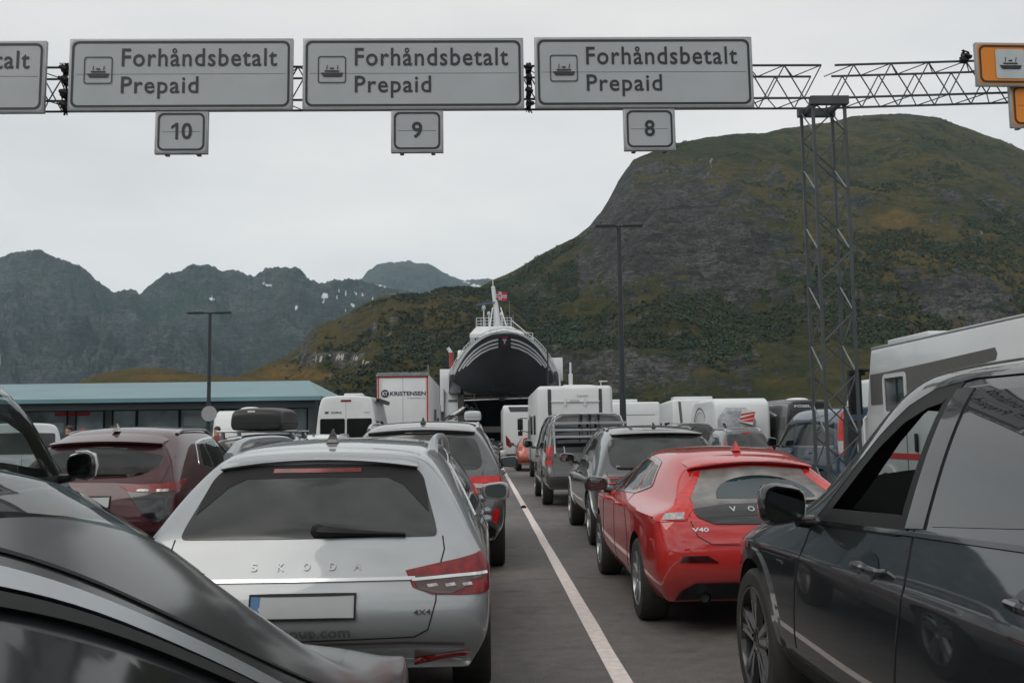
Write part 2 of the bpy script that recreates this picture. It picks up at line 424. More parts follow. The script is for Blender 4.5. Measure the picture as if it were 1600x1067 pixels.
def decal(name, bvh, s, axis, u0, u1, v0, v1, m, parent, bold=.0, off=.009, mirror=False, rz=0.):
    V, F = text2d(s, 1., bold)
    V = fit(V, u0, u1, v0, v1)
    if axis in ('left',):
        V = [(u0 + u1 - x, y) for x, y in V]
    if rz:
        cx, cy = (u0 + u1) / 2, (v0 + v1) / 2; c_, s_ = math.cos(rz), math.sin(rz)
        V = [(cx + (x - cx) * c_ - (y - cy) * s_, cy + (x - cx) * s_ + (y - cy) * c_) for x, y in V]
    return mkobj(name, [hit(bvh, axis, x, y, off) for x, y in V], F, m, parent, False)
def planetext(name, s, u0, u1, v0, v1, y, m, parent, bold=0.):
    V, F = text2d(s, 1., bold); V = fit(V, u0, u1, v0, v1)
    return mkobj(name, [(x, y, z) for x, z in V], F, m, parent, False)
def cut(o, cutters, mi=1):
    "boolean difference; cutter = MB"
    for mb in cutters:
        c = mkobj('cutter', mb.v, mb.f, ['dark', 'dark'], o.parent, False, [mi] * len(mb.f))
        bm = bmesh.new(); bm.from_mesh(c.data); bmesh.ops.recalc_face_normals(bm, faces=bm.faces); bm.to_mesh(c.data); bm.free()
        md = o.modifiers.new('b', 'BOOLEAN'); md.operation = 'DIFFERENCE'; md.solver = 'EXACT'; md.object = c
        bpy.context.view_layer.update()
        old = o.data.copy(); bake(o)
        if len(o.data.polygons) < .4 * len(old.polygons): print('CUT FAILED', o.name, o.parent and o.parent.name, cutters.index(mb), len(old.polygons), len(o.data.polygons)); o.data = old
        me = c.data; bpy.data.objects.remove(c); bpy.data.meshes.remove(me)
    o.data.set_sharp_from_angle(angle=rad(40))
# ------------------------------------------------------------------ vehicles
def stations(P):
    g = P.get
    w, L, H = P['w'], P['L'], P['H']
    belt, sh, zb = g('belt', .98), g('sh', .84), g('zb', .28)
    wr = g('wr', w * .66); wb = g('wb', w * .93); rk = g('rk', .5); zsp = g('zsp', H - .06)
    ra, fa = g('ra', .9), g('fa', L - .9); yws, yc = g('yws', L - 1.95), g('yc', L - 1.2); zc = g('zc', belt + .06); zh = g('zh', zc - .05)
    rb = g('rbelt', belt)
    S = [(0, rk, w * g('r0', .88), zb + .06, sh - .01, rb, wb * g('r0b', .9), zsp, wr * g('r0t', .93)),
         (.10, rk + .10, w * g('r1', .965), zb + .02, sh, rb, wb * .965 * g('wbq', 1), zsp + .015, wr * .97),
         (max(ra - .42, .3), max(rk + .38, ra - .42), w * .995, zb, sh, rb, wb * .99 * g('wbq', 1), H - .03, wr * .995),
         (ra + .45, max(rk + .75, ra + .45), w, zb - .02, sh, belt, wb * (1 + g('wbq', 1)) / 2, H - .005, wr),
         ((ra + fa) / 2, max(rk + 1.0, (ra + fa) / 2), w, zb - .02, sh, belt, wb, H, wr)]
    yw0 = yws + .1 + g('wsr', 0)
    S += [(max(yw0, S[-1][0] + .3), max(yws, S[-1][1] + .25), w, zb - .02, sh, belt - .01, wb, H - .035, wr * .97),
          (yc + .12, yc, w * .995, zb, sh - .01, zc - .06, wb * .99, zc, wb * g('wcow', .86)),
          (max(yc + .30, min(fa + .15, L - .55)), max(yc + .28, min(fa + .15, L - .55)), w * .985, zb, sh - .02, zh - .05, w * .90, zh, w * .72),
          (L - .30, L - .34, w * .93, zb, sh - .06, zh - .13, w * .84, zh - .08, w * .62),
          (L, L - .08, w * .76, zb + .04, .62, zh - .26, w * .72, zh - .20, w * .5)]
    return P.get('S') or S
def _noop(): pass
def shell(P, name='body', parent=None):
    S = stations(P); NC = 8; FR = [-1, -.7, -.25, .25, .7, 1]
    R = [0, 0, 0, .04, .14, .58, .94, 1.0]
    rdy = P.get('rdy', [.12, -.01, -.03, .03, .05, .02, 0, 0]); rbul = P.get('rbul', [.0, .05, .06, .06, .06, .08, .10, .10])
    crown = P.get('crown', .035)
    nb = len(S)
    def side(i):
        yl, yt, w, zb, sh, be, wb, zr, wr = S[i]; o = []
        xs = [w * .88, w * .985, w, w * .99, wb, 0, wr + .0, wr * .84]
        zs = [zb, zb + .12, (zb + sh) / 2 + .02, sh, be, 0, zr - .075, zr]
        zs[5] = be * .45 + zs[6] * .55; xs[5] = wb * .45 + wr * .55 + .022 * min(1, (zr - be) * 2)
        if zr - be < .25:
            zs[6] = be + (zr - be) * .75; xs[6] = wr * 1.02; zs[5] = be + (zr - be) * .45; xs[5] = (wb + xs[6]) / 2; zs[7] = zr; xs[7] = wr * .84
        for j in range(NC):
            y = yl + (yt - yl) * R[j]
            if i == 0: y += rdy[j]
            if i == nb - 1: y -= .06 * (j == 0)
            o.append((xs[j], y, zs[j]))
        return o
    G = [side(i) for i in range(nb)]
    V = []; idx = {}
    def vid(key, co):
        if key not in idx: idx[key] = len(V); V.append(co)
        return idx[key]
    def pt(i, j, k):
        "box-topology point: i along, j up, k across; on the surface only"
        x, y, z = G[i][j]; f = FR[k]
        if k in (0, 5): return vid((i, j, k), (x * f, y, z))
        if j == NC - 1 and 0 < i < nb - 1: return vid((i, j, k), (x * f, y + (.10 if i == 5 else (.16 if i == 6 else 0)) * (1 - f * f) , z + crown * (1 - f * f) * (1 if i < 6 else .8)))
        if j == 0: return vid((i, j, k), (x * f, y, z))
        if i == 0: return vid((i, j, k), (x * f, y - rbul[j] * (1 - f * f), z + (crown * (1 - f * f) if j == NC - 1 else 0)))
        return vid((i, j, k), (x * f, y + .14 * (1 - f * f), z + (crown * .5 * (1 - f * f) if j == NC - 1 else 0)))
    F = []
    for i in range(nb - 1):
        for j in range(NC - 1):
            F.append((pt(i, j, 5), pt(i + 1, j, 5), pt(i + 1, j + 1, 5), pt(i, j + 1, 5)))
            F.append((pt(i, j, 0), pt(i, j + 1, 0), pt(i + 1, j + 1, 0), pt(i + 1, j, 0)))
        for k in range(5):
            F.append((pt(i, 7, k), pt(i, 7, k + 1), pt(i + 1, 7, k + 1), pt(i + 1, 7, k)))
            F.append((pt(i, 0, k), pt(i + 1, 0, k), pt(i + 1, 0, k + 1), pt(i, 0, k + 1)))
    for j in range(NC - 1):
        for k in range(5):
            F.append((pt(0, j, k), pt(0, j, k + 1), pt(0, j + 1, k + 1), pt(0, j + 1, k)))
            F.append((pt(nb - 1, j, k), pt(nb - 1, j + 1, k), pt(nb - 1, j + 1, k + 1), pt(nb - 1, j, k + 1)))
    o = mkobj(name, V, F, [P['paint'], 'dark'], parent, True, [0] * len(F), 0)
    bm = bmesh.new(); bm.from_mesh(o.data); bmesh.ops.recalc_face_normals(bm, faces=bm.faces)
    cl = bm.edges.layers.float.new('crease_edge')
    inv = {v: k for k, v in idx.items()}
    csh = P.get('csh', .45); cbe = P.get('cbe', .35); crr = P.get('crr', .3)
    for e in bm.edges:
        a, b = inv[e.verts[0].index], inv[e.verts[1].index]
        if a[0] != b[0] and a[1] == b[1] == 3: e[cl] = csh
        if a[0] != b[0] and a[1] == b[1] == 4 and a[0] < 6: e[cl] = cbe
        if a[0] == b[0] == 0 and a[1] == b[1] == 7: e[cl] = crr
        if a[0] == b[0] == 0 and a[1] == b[1] == 4: e[cl] = .3
        if a[0] == b[0] == 0 and a[1] == b[1] == 3: e[cl] = .4
        if a[1] == b[1] == 0: e[cl] = .6
        for q in P.get('creases', []):
            if q(a, b): e[cl] = q(a, b)
    bm.to_mesh(o.data); bm.free()
    md = o.modifiers.new('s', 'SUBSURF'); md.levels = P.get('lev', 3); md.render_levels = md.levels
    bpy.context.view_layer.update()
    bake(o)
    o.data.polygons.foreach_set('use_smooth', [True] * len(o.data.polygons))
    return o
def wheel(root, x, y, R, wd, side, spokes=5, style='rim', rimr=.66, front=True):
    "wheel centre (x,y,R); side=-1 left, +1 right; x = outer face"
    s = side; cx = x - s * wd / 2
    prof = [(-wd / 2, R * rimr), (-wd / 2, R * .93), (-wd * .42, R * .985), (-wd * .2, R), (wd * .2, R), (wd * .42, R * .985), (wd / 2, R * .93), (wd / 2 * 1.02, R * .82), (wd / 2, R * rimr * 1.02), (wd * .44, R * rimr)]
    mb = MB(); mb.lathe([(a * s, r) for a, r in prof], (cx, y, R), 'x', 48)
    t = mb.build('wheel', 'rubber', root)
    m2 = MB(); rr = R * rimr
    m2.lathe([(s * wd * .47, rr * 1.02), (s * wd * .5, rr * 1.0), (s * wd * .5, rr * .955), (s * wd * .40, rr * .93), (-s * wd * .3, rr * .9)], (cx, y, R), 'x', 48)
    for k in range(spokes):
        a0 = 2 * PI * k / spokes + .3
        for da, ww in (((-.17, .030), (.17, .030)) if spokes <= 5 else ((0, .032),)):
            V = []
            for r_, o_, h_ in ((rr * .16, 0, 1.5), (rr * .96, 1, 1.)):
                an = a0 + da * (.6 + .4 * o_) if o_ else a0 + da * .7
                c = Vector((0, math.cos(an), math.sin(an))) * r_; tt = Vector((0, -math.sin(an), math.cos(an))) * ww * h_ * R / .36
                for dx, q in ((wd * .36, 1), (wd * .36, -1), (wd * .44 + .01 * o_, -.55), (wd * .44 + .01 * o_, .55)):
                    V.append(Vector((cx + s * dx, y, R)) + c + tt * q)
            m2.add(V, [(0, 1, 2, 3), (7, 6, 5, 4), (0, 4, 5, 1), (1, 5, 6, 2), (2, 6, 7, 3), (3, 7, 4, 0)])
    m2.lathe([(s * wd * .30, rr * .30), (s * wd * .44, rr * .24), (s * wd * .46, rr * .16), (s * wd * .43, rr * .14), (s * wd * .43, 0.001)], (cx, y, R), 'x', 20)
    r = m2.build('rim', style, t)
    m3 = MB(); m3.lathe([(s * wd * .12, rr * .92), (s * wd * .12, 0.001)], (cx, y, R), 'x', 24)
    m3.lathe([(s * wd * .2, rr * .78), (s * wd * .2, rr * .2)], (cx, y, R), 'x', 24)
    m3.build('brake_disc', 'trim', t)
    return t
def rails(root, bvh, xr, y0, y1, m='alu', h=.05, r=.016):
    for s in (-1, 1):
        a = hit(bvh, 'top', s * xr, y0, 0); b = hit(bvh, 'top', s * xr, y1, 0); pts = []
        for q in range(11):
            t = q / 10; p = hit(bvh, 'top', s * xr, y0 + (y1 - y0) * t, 0)
            pts.append(p + Vector((0, 0, h * min(1, math.sin(PI * t) * 2.6) - .004)))
        mb = MB(); mb.tube(pts, [r * 1.7] + [r * 1.25] + [r] * 7 + [r * 1.25] + [r * 1.7], 8)
        mb.build('roof_rail', m, root)
def door_mirror(root, s, x, y, z, m='black', sz=(.2, .1, .145), glass=True, arm=.07):
    "side mirror whose housing centre is at (x,y,z)"
    mb = MB(); n = 14; V = []; sx, sy, sz_ = sz
    secs = [(-sy * .55, .86), (-sy * .3, 1.0), (sy * .1, .98), (sy * .45, .72), (sy * .62, .3)]
    for dy, sc in secs:
        for k in range(n):
            an = 2 * PI * k / n; cx = math.cos(an); cz = math.sin(an)
            px = math.copysign(abs(cx) ** .6, cx) * sx / 2 * sc; pz = math.copysign(abs(cz) ** .6, cz) * sz_ / 2 * sc
            if px * s < 0: pz *= .86
            V.append((x + px, y + dy, z + pz))
    F = [(i * n + k, i * n + (k + 1) % n, (i + 1) * n + (k + 1) % n, (i + 1) * n + k) for i in range(len(secs) - 1) for k in range(n)]
    F += [tuple(range(n)), tuple(range((len(secs) - 1) * n, len(secs) * n))[::-1]]
    mb.add(V, F)
    mb.tube([(x - s * (sx * .35), y, z - sz_ * .4), (x - s * (sx * .5 + arm), y + .02, z - sz_ * .45)], [.028, .035], 8)
    o = mb.build('door_mirror', m, root, sharp=50)
    if glass:
        V2 = [(v[0] * .88 + x * .12, v[1] - .004, v[2] * .88 + z * .12) for v in V[:n]]
        mkobj('mirror_glass', V2, [tuple(range(n))], 'mirror', o, False)
    return o
def handle(root, bvh, s, y, z, m, ln=.19):
    ax = 'right' if s > 0 else 'left'
    p = hit(bvh, ax, y - ln / 2, z, 0); q = hit(bvh, ax, y + ln / 2, z, 0)
    mb = MB(); o = Vector((s * .03, 0, 0))
    mb.tube([p, p + o, p.lerp(q, .3) + o * 1.3, p.lerp(q, .7) + o * 1.3, q + o, q], [.013, .014, .016, .016, .014, .013], 8)
    h = mb.build('door_handle', m, root)
    return h
def spoiler(root, bvh, xw, ov, y1, z, m, drop=.0, sweep=.07, th=.03):
    "lip that follows the rear roof edge: ov = overhang behind the body at height z, y1 = where it meets the roof"
    V = []; n = 19
    for k in range(n):
        f = -1 + 2 * k / (n - 1); x = xw * f; e = max(0., 1 - abs(f) ** 6)
        p = hit(bvh, 'top', x, y1, .003); q = hit(bvh, 'rear', x, z - .05 - drop * f * f, 0)
        o = ov * (.25 + .75 * e); zz = z - drop * f * f
        V += [(p[0], p[1], p[2]), (x, q[1] - o + .05, zz + .008), (x, q[1] - o, zz - .008), (x, q[1] - o + .015, zz - th), (x, q[1] + .10, zz - th - .01), (x, y1, p[2] - .08)]
    F = [(i * 6 + j, i * 6 + (j + 1) % 6, (i + 1) * 6 + (j + 1) % 6, (i + 1) * 6 + j) for i in range(n - 1) for j in range(6)]
    F += [tuple(range(6)), tuple(range((n - 1) * 6, n * 6))[::-1]]
    o = mkobj('spoiler', V, F, m, root, True, None, 35)
    bm = bmesh.new(); bm.from_mesh(o.data); bmesh.ops.recalc_face_normals(bm, faces=bm.faces); bm.to_mesh(o.data); bm.free()
    return o
def fin(root, bvh, x, y, m='gloss', s=1.):
    p = hit(bvh, 'top', x, y, .0)
    prof = [(0, 0), (-.075 * s, -.0), (-.07 * s, .012), (-.045 * s, .062 * s), (-.03 * s, .066 * s), (.03 * s, .02), (.09 * s, 0)]
    V = []; W_ = [.03, .03, .022, .004, .004, .012, .006]
    for (a, h), w_ in zip(prof, W_): V += [(p[0] - w_ * s, y + a, p[2] + h - .003), (p[0] + w_ * s, y + a, p[2] + h - .003)]
    n = len(prof); F = [(2 * i, 2 * i + 1, 2 * ((i + 1) % n) + 1, 2 * ((i + 1) % n)) for i in range(n)] + [tuple(range(0, 2 * n, 2)), tuple(range(1, 2 * n, 2))[::-1]]
    return mkobj('antenna', V, F, m, root, True, None, 50)
def wiper(root, bvh, x0, z0, x1, z1):
    mb = MB(); P = []
    for t in np.linspace(0, 1, 9):
        P.append(hit(bvh, 'rear', x0 + (x1 - x0) * t, z0 + (z1 - z0) * t, .03 if t > .05 else .02))
    mb.tube(P, [.028, .03, .024, .02, .016, .012, .01, .009, .007], 6)
    mb.ball(P[0], (.08, .05, .075), n=8)
    mb.tube([p + Vector((0, .014, -.012)) for p in P[1:]], .006, 4)
    return mb.build('wiper', 'trim', root)
def arches(P, o):
    w = P['w']; R = P['R']; cs = []
    mb = MB()
    for y in (P['ra'], P['fa']):
        for s in (-1, 1):
            V = []; n = 40; a = s * (w - .30); b = s * (w + .3)
            rr = R + P.get('agap', .055)
            for k in range(n):
                an = 2 * PI * k / n
                V += [(a, y + rr * math.cos(an), R + rr * math.sin(an)), (b, y + rr * math.cos(an), R + rr * math.sin(an))]
            F = [(2 * k, 2 * k + 1, (2 * k + 3) % (2 * n), (2 * k + 2) % (2 * n)) for k in range(n)] + [tuple(range(0, 2 * n, 2)), tuple(range(1, 2 * n, 2))[::-1]]
            mb.add(V, F)
    cut(o, [mb])
def arch_trim(root, bvh, P, s, m='trim', w_=.055):
    ax = 'right' if s > 0 else 'left'
    for y in (P['ra'], P['fa']):
        mb = MB(); rr = P['R'] + P.get('agap', .055) + w_ / 2
        ribbon(bvh, [(y + rr * math.cos(a), P['R'] + rr * math.sin(a)) for a in np.linspace(-.25, PI + .25, 28)], ax, w_, .012, False, mb, .08)
        mb.build('wheel_arch_trim', m, root)
def seams(root, bvh, lines, name='panel_gap', wd=.007, m='dark', off=.0028):
    mb = MB()
    for ax, pts in lines: ribbon(bvh, pts, ax, wd, off, False, mb, .04)
    return mb.build(name, m, root)
def car(name, P, loc, label, cat='car', group=None, rz=0):
    root = empty(name, loc, label, cat, group, rz)
    body = shell(P, 'body', root)
    bvh = bvh_of(body); P['_bvh'] = bvh
    if not P.get('nowheels'): arches(P, body)
    g = P.get
    sides = g('sides', (-1, 1))
    for s in (-1, 1):
        ax = 'right' if s > 0 else 'left'
        if not g('nowheels'):
            for y in (P['ra'], P['fa']):
                wheel(root, s * (P['w'] - .012), y, P['R'], g('tw', .225), s, g('spokes', 5), g('rim', 'rim'), g('rimr', .66))
            if g('clad'): arch_trim(root, bvh, P, s)
        if s in sides:
            for poly in g('side', []):
                overlay('side_window', bvh, poly, ax, g('sglass', 'glass'), root, .004, .06, rnd=.04)
            if g('winframe'):
                mb = MB(); ribbon(bvh, rounded(P['winframe'], .05), ax, .02, .007, True, mb, .06); mb.build('window_trim', g('wftrim', 'chrome'), root)
            if g('sill'):
                overlay('sill_trim', bvh, P['sill'], ax, 'trim', root, .006, .08)
            for y, z in g('handles', []): handle(root, bvh, s, y, z, g('hmat', P['paint']))
            for poly, m in g('slamps', []):
                overlay('taillight', bvh, poly, ax, m, root, .006, .05)
            if g('mirror'):
                mx_, my, mz = P['mirror'][:3]
                door_mirror(root, s, s * mx_, my, mz, g('mmat', 'black'), g('msz', (.21, .1, .15)))
    if g('sideseams'): seams(root, bvh, [('right' if s > 0 else 'left', q) for s in sides for q in P['sideseams']])
    if g('ws'): overlay('windscreen', bvh, P['ws'], 'top', 'glass', root, .004, .1, rnd=.08)
    if g('rear'): overlay('rear_window', bvh, P['rear'], 'rear', g('rglass', 'glass'), root, .005, .05, rnd=g('rrnd', .05))
    for nm, poly, m, off in g('extra', []):
        overlay(nm, bvh, poly, 'rear', m, root, off, .05)
    for nm, poly, m, off in g('pair', []):
        for s in (-1, 1):
            overlay(nm, bvh, [(x * s, z) for x, z in poly], 'rear', m, root, off, .04)
    for nm, poly, m, off in g('corner', []):
        for ax in ('cl', 'cr'): overlay(nm, bvh, poly, ax, m, root, off, .03)
    if g('seam'): seams(root, bvh, [('rear', q) for q in P['seam']] + [('rear', [(-x, z) for x, z in q]) for q in P['seam'] if abs(q[0][0]) > .01 and q[0][0] * q[-1][0] >= 0])
    if g('plate'):
        px_, pz, pw, ph = P['plate']
        pl = overlay('licence_plate', bvh, [(px_ - pw / 2, pz - ph / 2), (px_ + pw / 2, pz - ph / 2), (px_ + pw / 2, pz + ph / 2), (px_ - pw / 2, pz + ph / 2)], 'rear', 'plate', root, .014, .1)
        mb = MB(); ribbon(bvh, [(px_ - pw / 2, pz - ph / 2), (px_ + pw / 2, pz - ph / 2), (px_ + pw / 2, pz + ph / 2), (px_ - pw / 2, pz + ph / 2)], 'rear', .012, .017, True, mb, .1); mb.build('plate_frame', 'trim', pl)
        overlay('plate_band', bvh, [(px_ - pw / 2 + .006, pz - ph / 2 + .006), (px_ - pw / 2 + .05, pz - ph / 2 + .006), (px_ - pw / 2 + .05, pz + ph / 2 - .006), (px_ - pw / 2 + .006, pz + ph / 2 - .006)], 'rear', 'plateblue', pl, .018, .1)
    if g('wiper'): wiper(root, bvh, *P['wiper'])
    if g('spoil'): spoiler(root, bvh, *P['spoil'])
    if g('rails'): rails(root, bvh, *P['rails'])
    if g('fin'): fin(root, bvh, *P['fin'])
    if g('cabin'): cabin(root, body, P, **P['cabin'])
    return root, bvh, body

def extr(poly, x0, x1, ax='x'):
    m_ = MB(); n = len(poly)
    if ax == 'x': V = [(x0(z) if callable(x0) else x0, y, z) for y, z in poly] + [(x1(z) if callable(x1) else x1, y, z) for y, z in poly]
    elif ax == 'y': V = [(x, x0, z) for x, z in poly] + [(x, x1, z) for x, z in poly]
    else: V = [(x, y, x0) for x, y in poly] + [(x, y, x1) for x, y in poly]
    return m_.add(V, [tuple(range(n)), tuple(range(2 * n - 1, n - 1, -1))] + [(i, i + n, (i + 1) % n + n, (i + 1) % n) for i in range(n)])
def shrink(poly, k=.96):
    cx = sum(p[0] for p in poly) / len(poly); cy = sum(p[1] for p in poly) / len(poly)
    return [(cx + (x - cx) * k, cy + (y - cy) * k) for x, y in poly]
def cabin(root, body, P, rearglass='privacy', sideglass='privacy', seats=True, rhd=-1):
    "hollow out the cabin, open the windows, glaze them with see-through glass and fit seats"
    g = P.get; w = P['w']; H = P['H']; be = g('belt', .98); wr = g('wr', w * .66); wb = g('wb', w * .93) * g('wbq', 1); rk = g('rk', .5); yc = g('yc', P['L'] - 1.2); yws = g('yws', P['L'] - 1.95); zc = g('zc', be + .06)
    hx = lambda z: float(np.interp(z, [.5, be, H - .09], [wb * .88, wb * .86, wr * .84]))
    prof = [(rk * .14 + .22, .62), (yc - .10, .62), (yc - .02, zc - .10), (yws + (yc - yws) * .5, (H + zc) / 2 - .085), (yws - .02, H - .105), (rk + .35, H - .10), (rk + .12, H - .16), (rk * .14 + .20, be - .02)]
    cs = [extr(prof, lambda z: -hx(z), hx), extr(shrink(P['rear'], .97), -1, rk * .14 + .34, 'y')]
    m_ = MB()
    for poly in g('side', []):
        for s in (-1, 1):
            e = extr(shrink(poly, .96), s * (hx(1.3) - .22), s * 1.5); m_.add(e.v, e.f)
    cs.append(m_)
    kw = g('wsk', 1.0); cs.append(extr([(-wr * 1.02 * kw, yc - .063), (0, yc + .037), (wr * 1.02 * kw, yc - .063), (wr * .88 * kw, yws + .063), (0, yws + .117), (-wr * .88 * kw, yws + .063)], zc - .033, H + .5, 'z'))
    cut(body, cs)
    bv0 = P['_bvh']
    if not g('ws'): overlay('windscreen', bv0, [(-wr * 1.04, yc - .03), (0, yc + .08), (wr * 1.04, yc - .03), (wr * .90, yws + .03), (0, yws + .09), (-wr * .90, yws + .03)], 'top', 'clear', root, .003, .1)
    for o in root.children:
        n_ = o.name.split('.')[0]
        if n_ == 'windscreen': o.data.materials[0] = M_['clear']
        if n_ == 'rear_window': o.data.materials[0] = M_[rearglass]
        if n_ == 'side_window': o.data.materials[0] = M_[sideglass]
    if seats:
        ym = (yws + rk) / 2 + .25
        for s in (-1, 1):
            q = MB(); q.box((s * .37, ym, .92), (.50, .16, .66), rot=Matrix.Rotation(-.2, 3, 'X')); q.box((s * .37, ym + .28, .62), (.5, .55, .18)); st = q.build('front_seat', 'seat', root, bevel=.05)
            q = MB(); q.box((s * .37, ym - .08, min(H - .22, 1.34)), (.26, .10, .19)); q.tube([(s * .37 - .06, ym - .07, 1.2), (s * .37 - .06, ym - .08, min(H - .25, 1.3))], .008, 6); q.tube([(s * .37 + .06, ym - .07, 1.2), (s * .37 + .06, ym - .08, min(H - .25, 1.3))], .008, 6); q.build('headrest', 'seat', st, bevel=.035)
        q = MB(); yb = rk * .6 + .62; q.box((0, yb, .86), (wb * 1.6, .15, .62), rot=Matrix.Rotation(-.2, 3, 'X')); bq = q.build('rear_bench', 'seat', root, bevel=.05)
        for x in (-.42, 0, .42): q = MB(); q.box((x, yb - .07, min(H - .24, 1.22)), (.24, .09, .15)); q.build('headrest', 'seat', bq, bevel=.03)
        q = MB(); q.box((0, yc - .28, zc - .14), (wb * 1.6, .36, .14)); q.build('dashboard', 'dark', root, bevel=.04)
        q = MB(); q.tube([(rhd * .37 + .18 * math.cos(a), yc - .55 + .06 * math.sin(a), zc - .02 + .17 * math.sin(a)) for a in np.linspace(0, 2 * PI, 21)[:-1]], .015, 6, closed=True); q.build('steering_wheel', 'dark', root)
        q = MB(); q.box((0, yws + .12, H - .20), (.24, .03, .07)); q.build('interior_mirror', 'dark', root, bevel=.01)
def mirror2(poly):
    return poly + [(-x, z) for x, z in reversed(poly) if abs(x) > 1e-6]

# --- silver estate car, straight ahead
P = dict(cabin={}, paint='silver', w=.948, L=4.86, H=1.47, belt=1.0, sh=.86, zb=.30, wr=.66, wb=.88, rk=.50, zsp=1.385, ra=1.08, fa=3.92, R=.335,
         yws=3.0, yc=3.75, zc=1.06, zh=.98, r0=.965, r1=.985, r0b=.86, r0t=.90, rdy=[.16, .0, -.05, .05, .07, .03, 0, 0],
         side=[[(.88, 1.05), (1.6, 1.03), (1.62, 1.32), (1.25, 1.29), (1.02, 1.17)], [(1.66, 1.03), (2.35, 1.02), (2.35, 1.36), (1.66, 1.34)], [(2.43, 1.02), (3.25, 1.01), (3.0, 1.25), (2.8, 1.34), (2.43, 1.37)]],
         winframe=[(.82, 1.03), (1.7, 1.01), (3.32, 1.0), (3.0, 1.27), (2.8, 1.365), (1.8, 1.375), (1.2, 1.33), (.98, 1.2)],
         handles=[(1.85, .93), (2.75, .92)], hmat='silver', mirror=(1.0, 3.05, 1.05), mmat='silver', msz=(.23, .12, .15),
         sideseams=[[(1.55, .4), (1.62, .6), (1.62, 1.0)], [(2.39, .36), (2.39, 1.0)], [(3.35, .4), (3.3, .98)]],
         ws=[(-.62, 3.68), (0, 3.82), (.62, 3.68), (.52, 3.06), (0, 3.12), (-.52, 3.06)],
         rear=mirror2([(0, .985), (.665, .985), (.65, 1.05), (.605, 1.18), (.575, 1.28), (.54, 1.32), (.46, 1.345), (0, 1.358)]), rglass='film',
         seam=[[(.69, .985), (.70, .92), (.665, .80), (.66, .68), (.62, .54), (.55, .50), (0, .488)]],
         plate=(0, .665, .52, .115), wiper=(.05, 1.02, .50, 1.0), rails=(.60, .85, 3.0, 'alu', .075, .022), fin=(0, .98, 'gloss', 1.25))
root, bvh, body = car('estate_car', P, (-.91, 5.12, 0), 'silver estate car with roof rails and a web address lettered on its tailgate')
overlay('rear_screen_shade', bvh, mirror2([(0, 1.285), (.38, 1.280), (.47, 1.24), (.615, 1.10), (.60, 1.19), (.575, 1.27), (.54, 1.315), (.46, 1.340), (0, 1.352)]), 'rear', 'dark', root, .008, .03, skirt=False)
overlay('brake_light', bvh, [(-.24, 1.312), (.24, 1.312), (.235, 1.334), (-.235, 1.334)], 'rear', 'lampred', root, .013, .05)
spoiler(root, bvh, .54, .022, .66, 1.388, 'silver', .045, th=.018)
for s in (-1, 1):
    cx = 'cr' if s > 0 else 'cl'
    t = overlay('taillight', bvh, [(.37, .745), (.43, .712), (.55, .705), (.66, .705), (.73, .715), (.755, .80), (.75, .90), (.72, .905), (.60, .875), (.50, .855), (.37, .825)], cx, 'lampred', root, .010, .03)
    overlay('taillight_dark_band', bvh, [(.38, .74), (.44, .717), (.50, .712), (.56, .735), (.60, .77), (.66, .785), (.66, .805), (.38, .80)], cx, 'lampdark', t, .014, .03)
    mb = MB(); ribbon(bvh, [(.37, .783), (.55, .797), (.70, .805)], cx, .014, .020, False, mb); mb.build('chrome_strip', 'chrome', t)
    mb = MB()
    for a in (.42, .49, .56): ribbon(bvh, [(a, .752), (a + .04, .757)], cx, .014, .019, False, mb)
    mb.build('lamp_insert', 'lampclear', t)
    ax = 'right' if s > 0 else 'left'
    overlay('reflector', bvh, [(s * .54, .335), (s * .80, .375), (s * .83, .41), (s * .54, .362)], 'rear', 'lampred', root, .008, .04)
mb = MB(); ribbon(bvh, [(-.555, .79), (.555, .79)], 'rear', .016, .012, False, mb); mb.build('chrome_strip', 'chrome', root)
mb = MB(); ribbon(bvh, [(-.80, .445), (-.5, .465), (.5, .465), (.80, .445)], 'rear', .012, .006, False, mb); mb.build('bumper_crease', 'greyblue', root)
overlay('rear_valance', bvh, mirror2([(0, .20), (.80, .20), (.84, .30), (.6, .285), (0, .275)]), 'rear', 'trim', root, .010, .06)
decal('lettering', bvh, 'S', 'rear', -.275, -.243, .835, .872, 'rim', root, .01)
for ch, u in (('K', -.14), ('O', -.01), ('D', .12), ('A', .245)): decal('lettering', bvh, ch, 'rear', u, u + .034, .835, .872, 'rim', root, .01)
decal('web_address', bvh, 'lgroup.com', 'rear', -.155, .235, .49, .565, 'inkgrey', root, .012)
decal('badge', bvh, '4X4', 'rear', .55, .635, .615, .642, 'ink', root, .01)

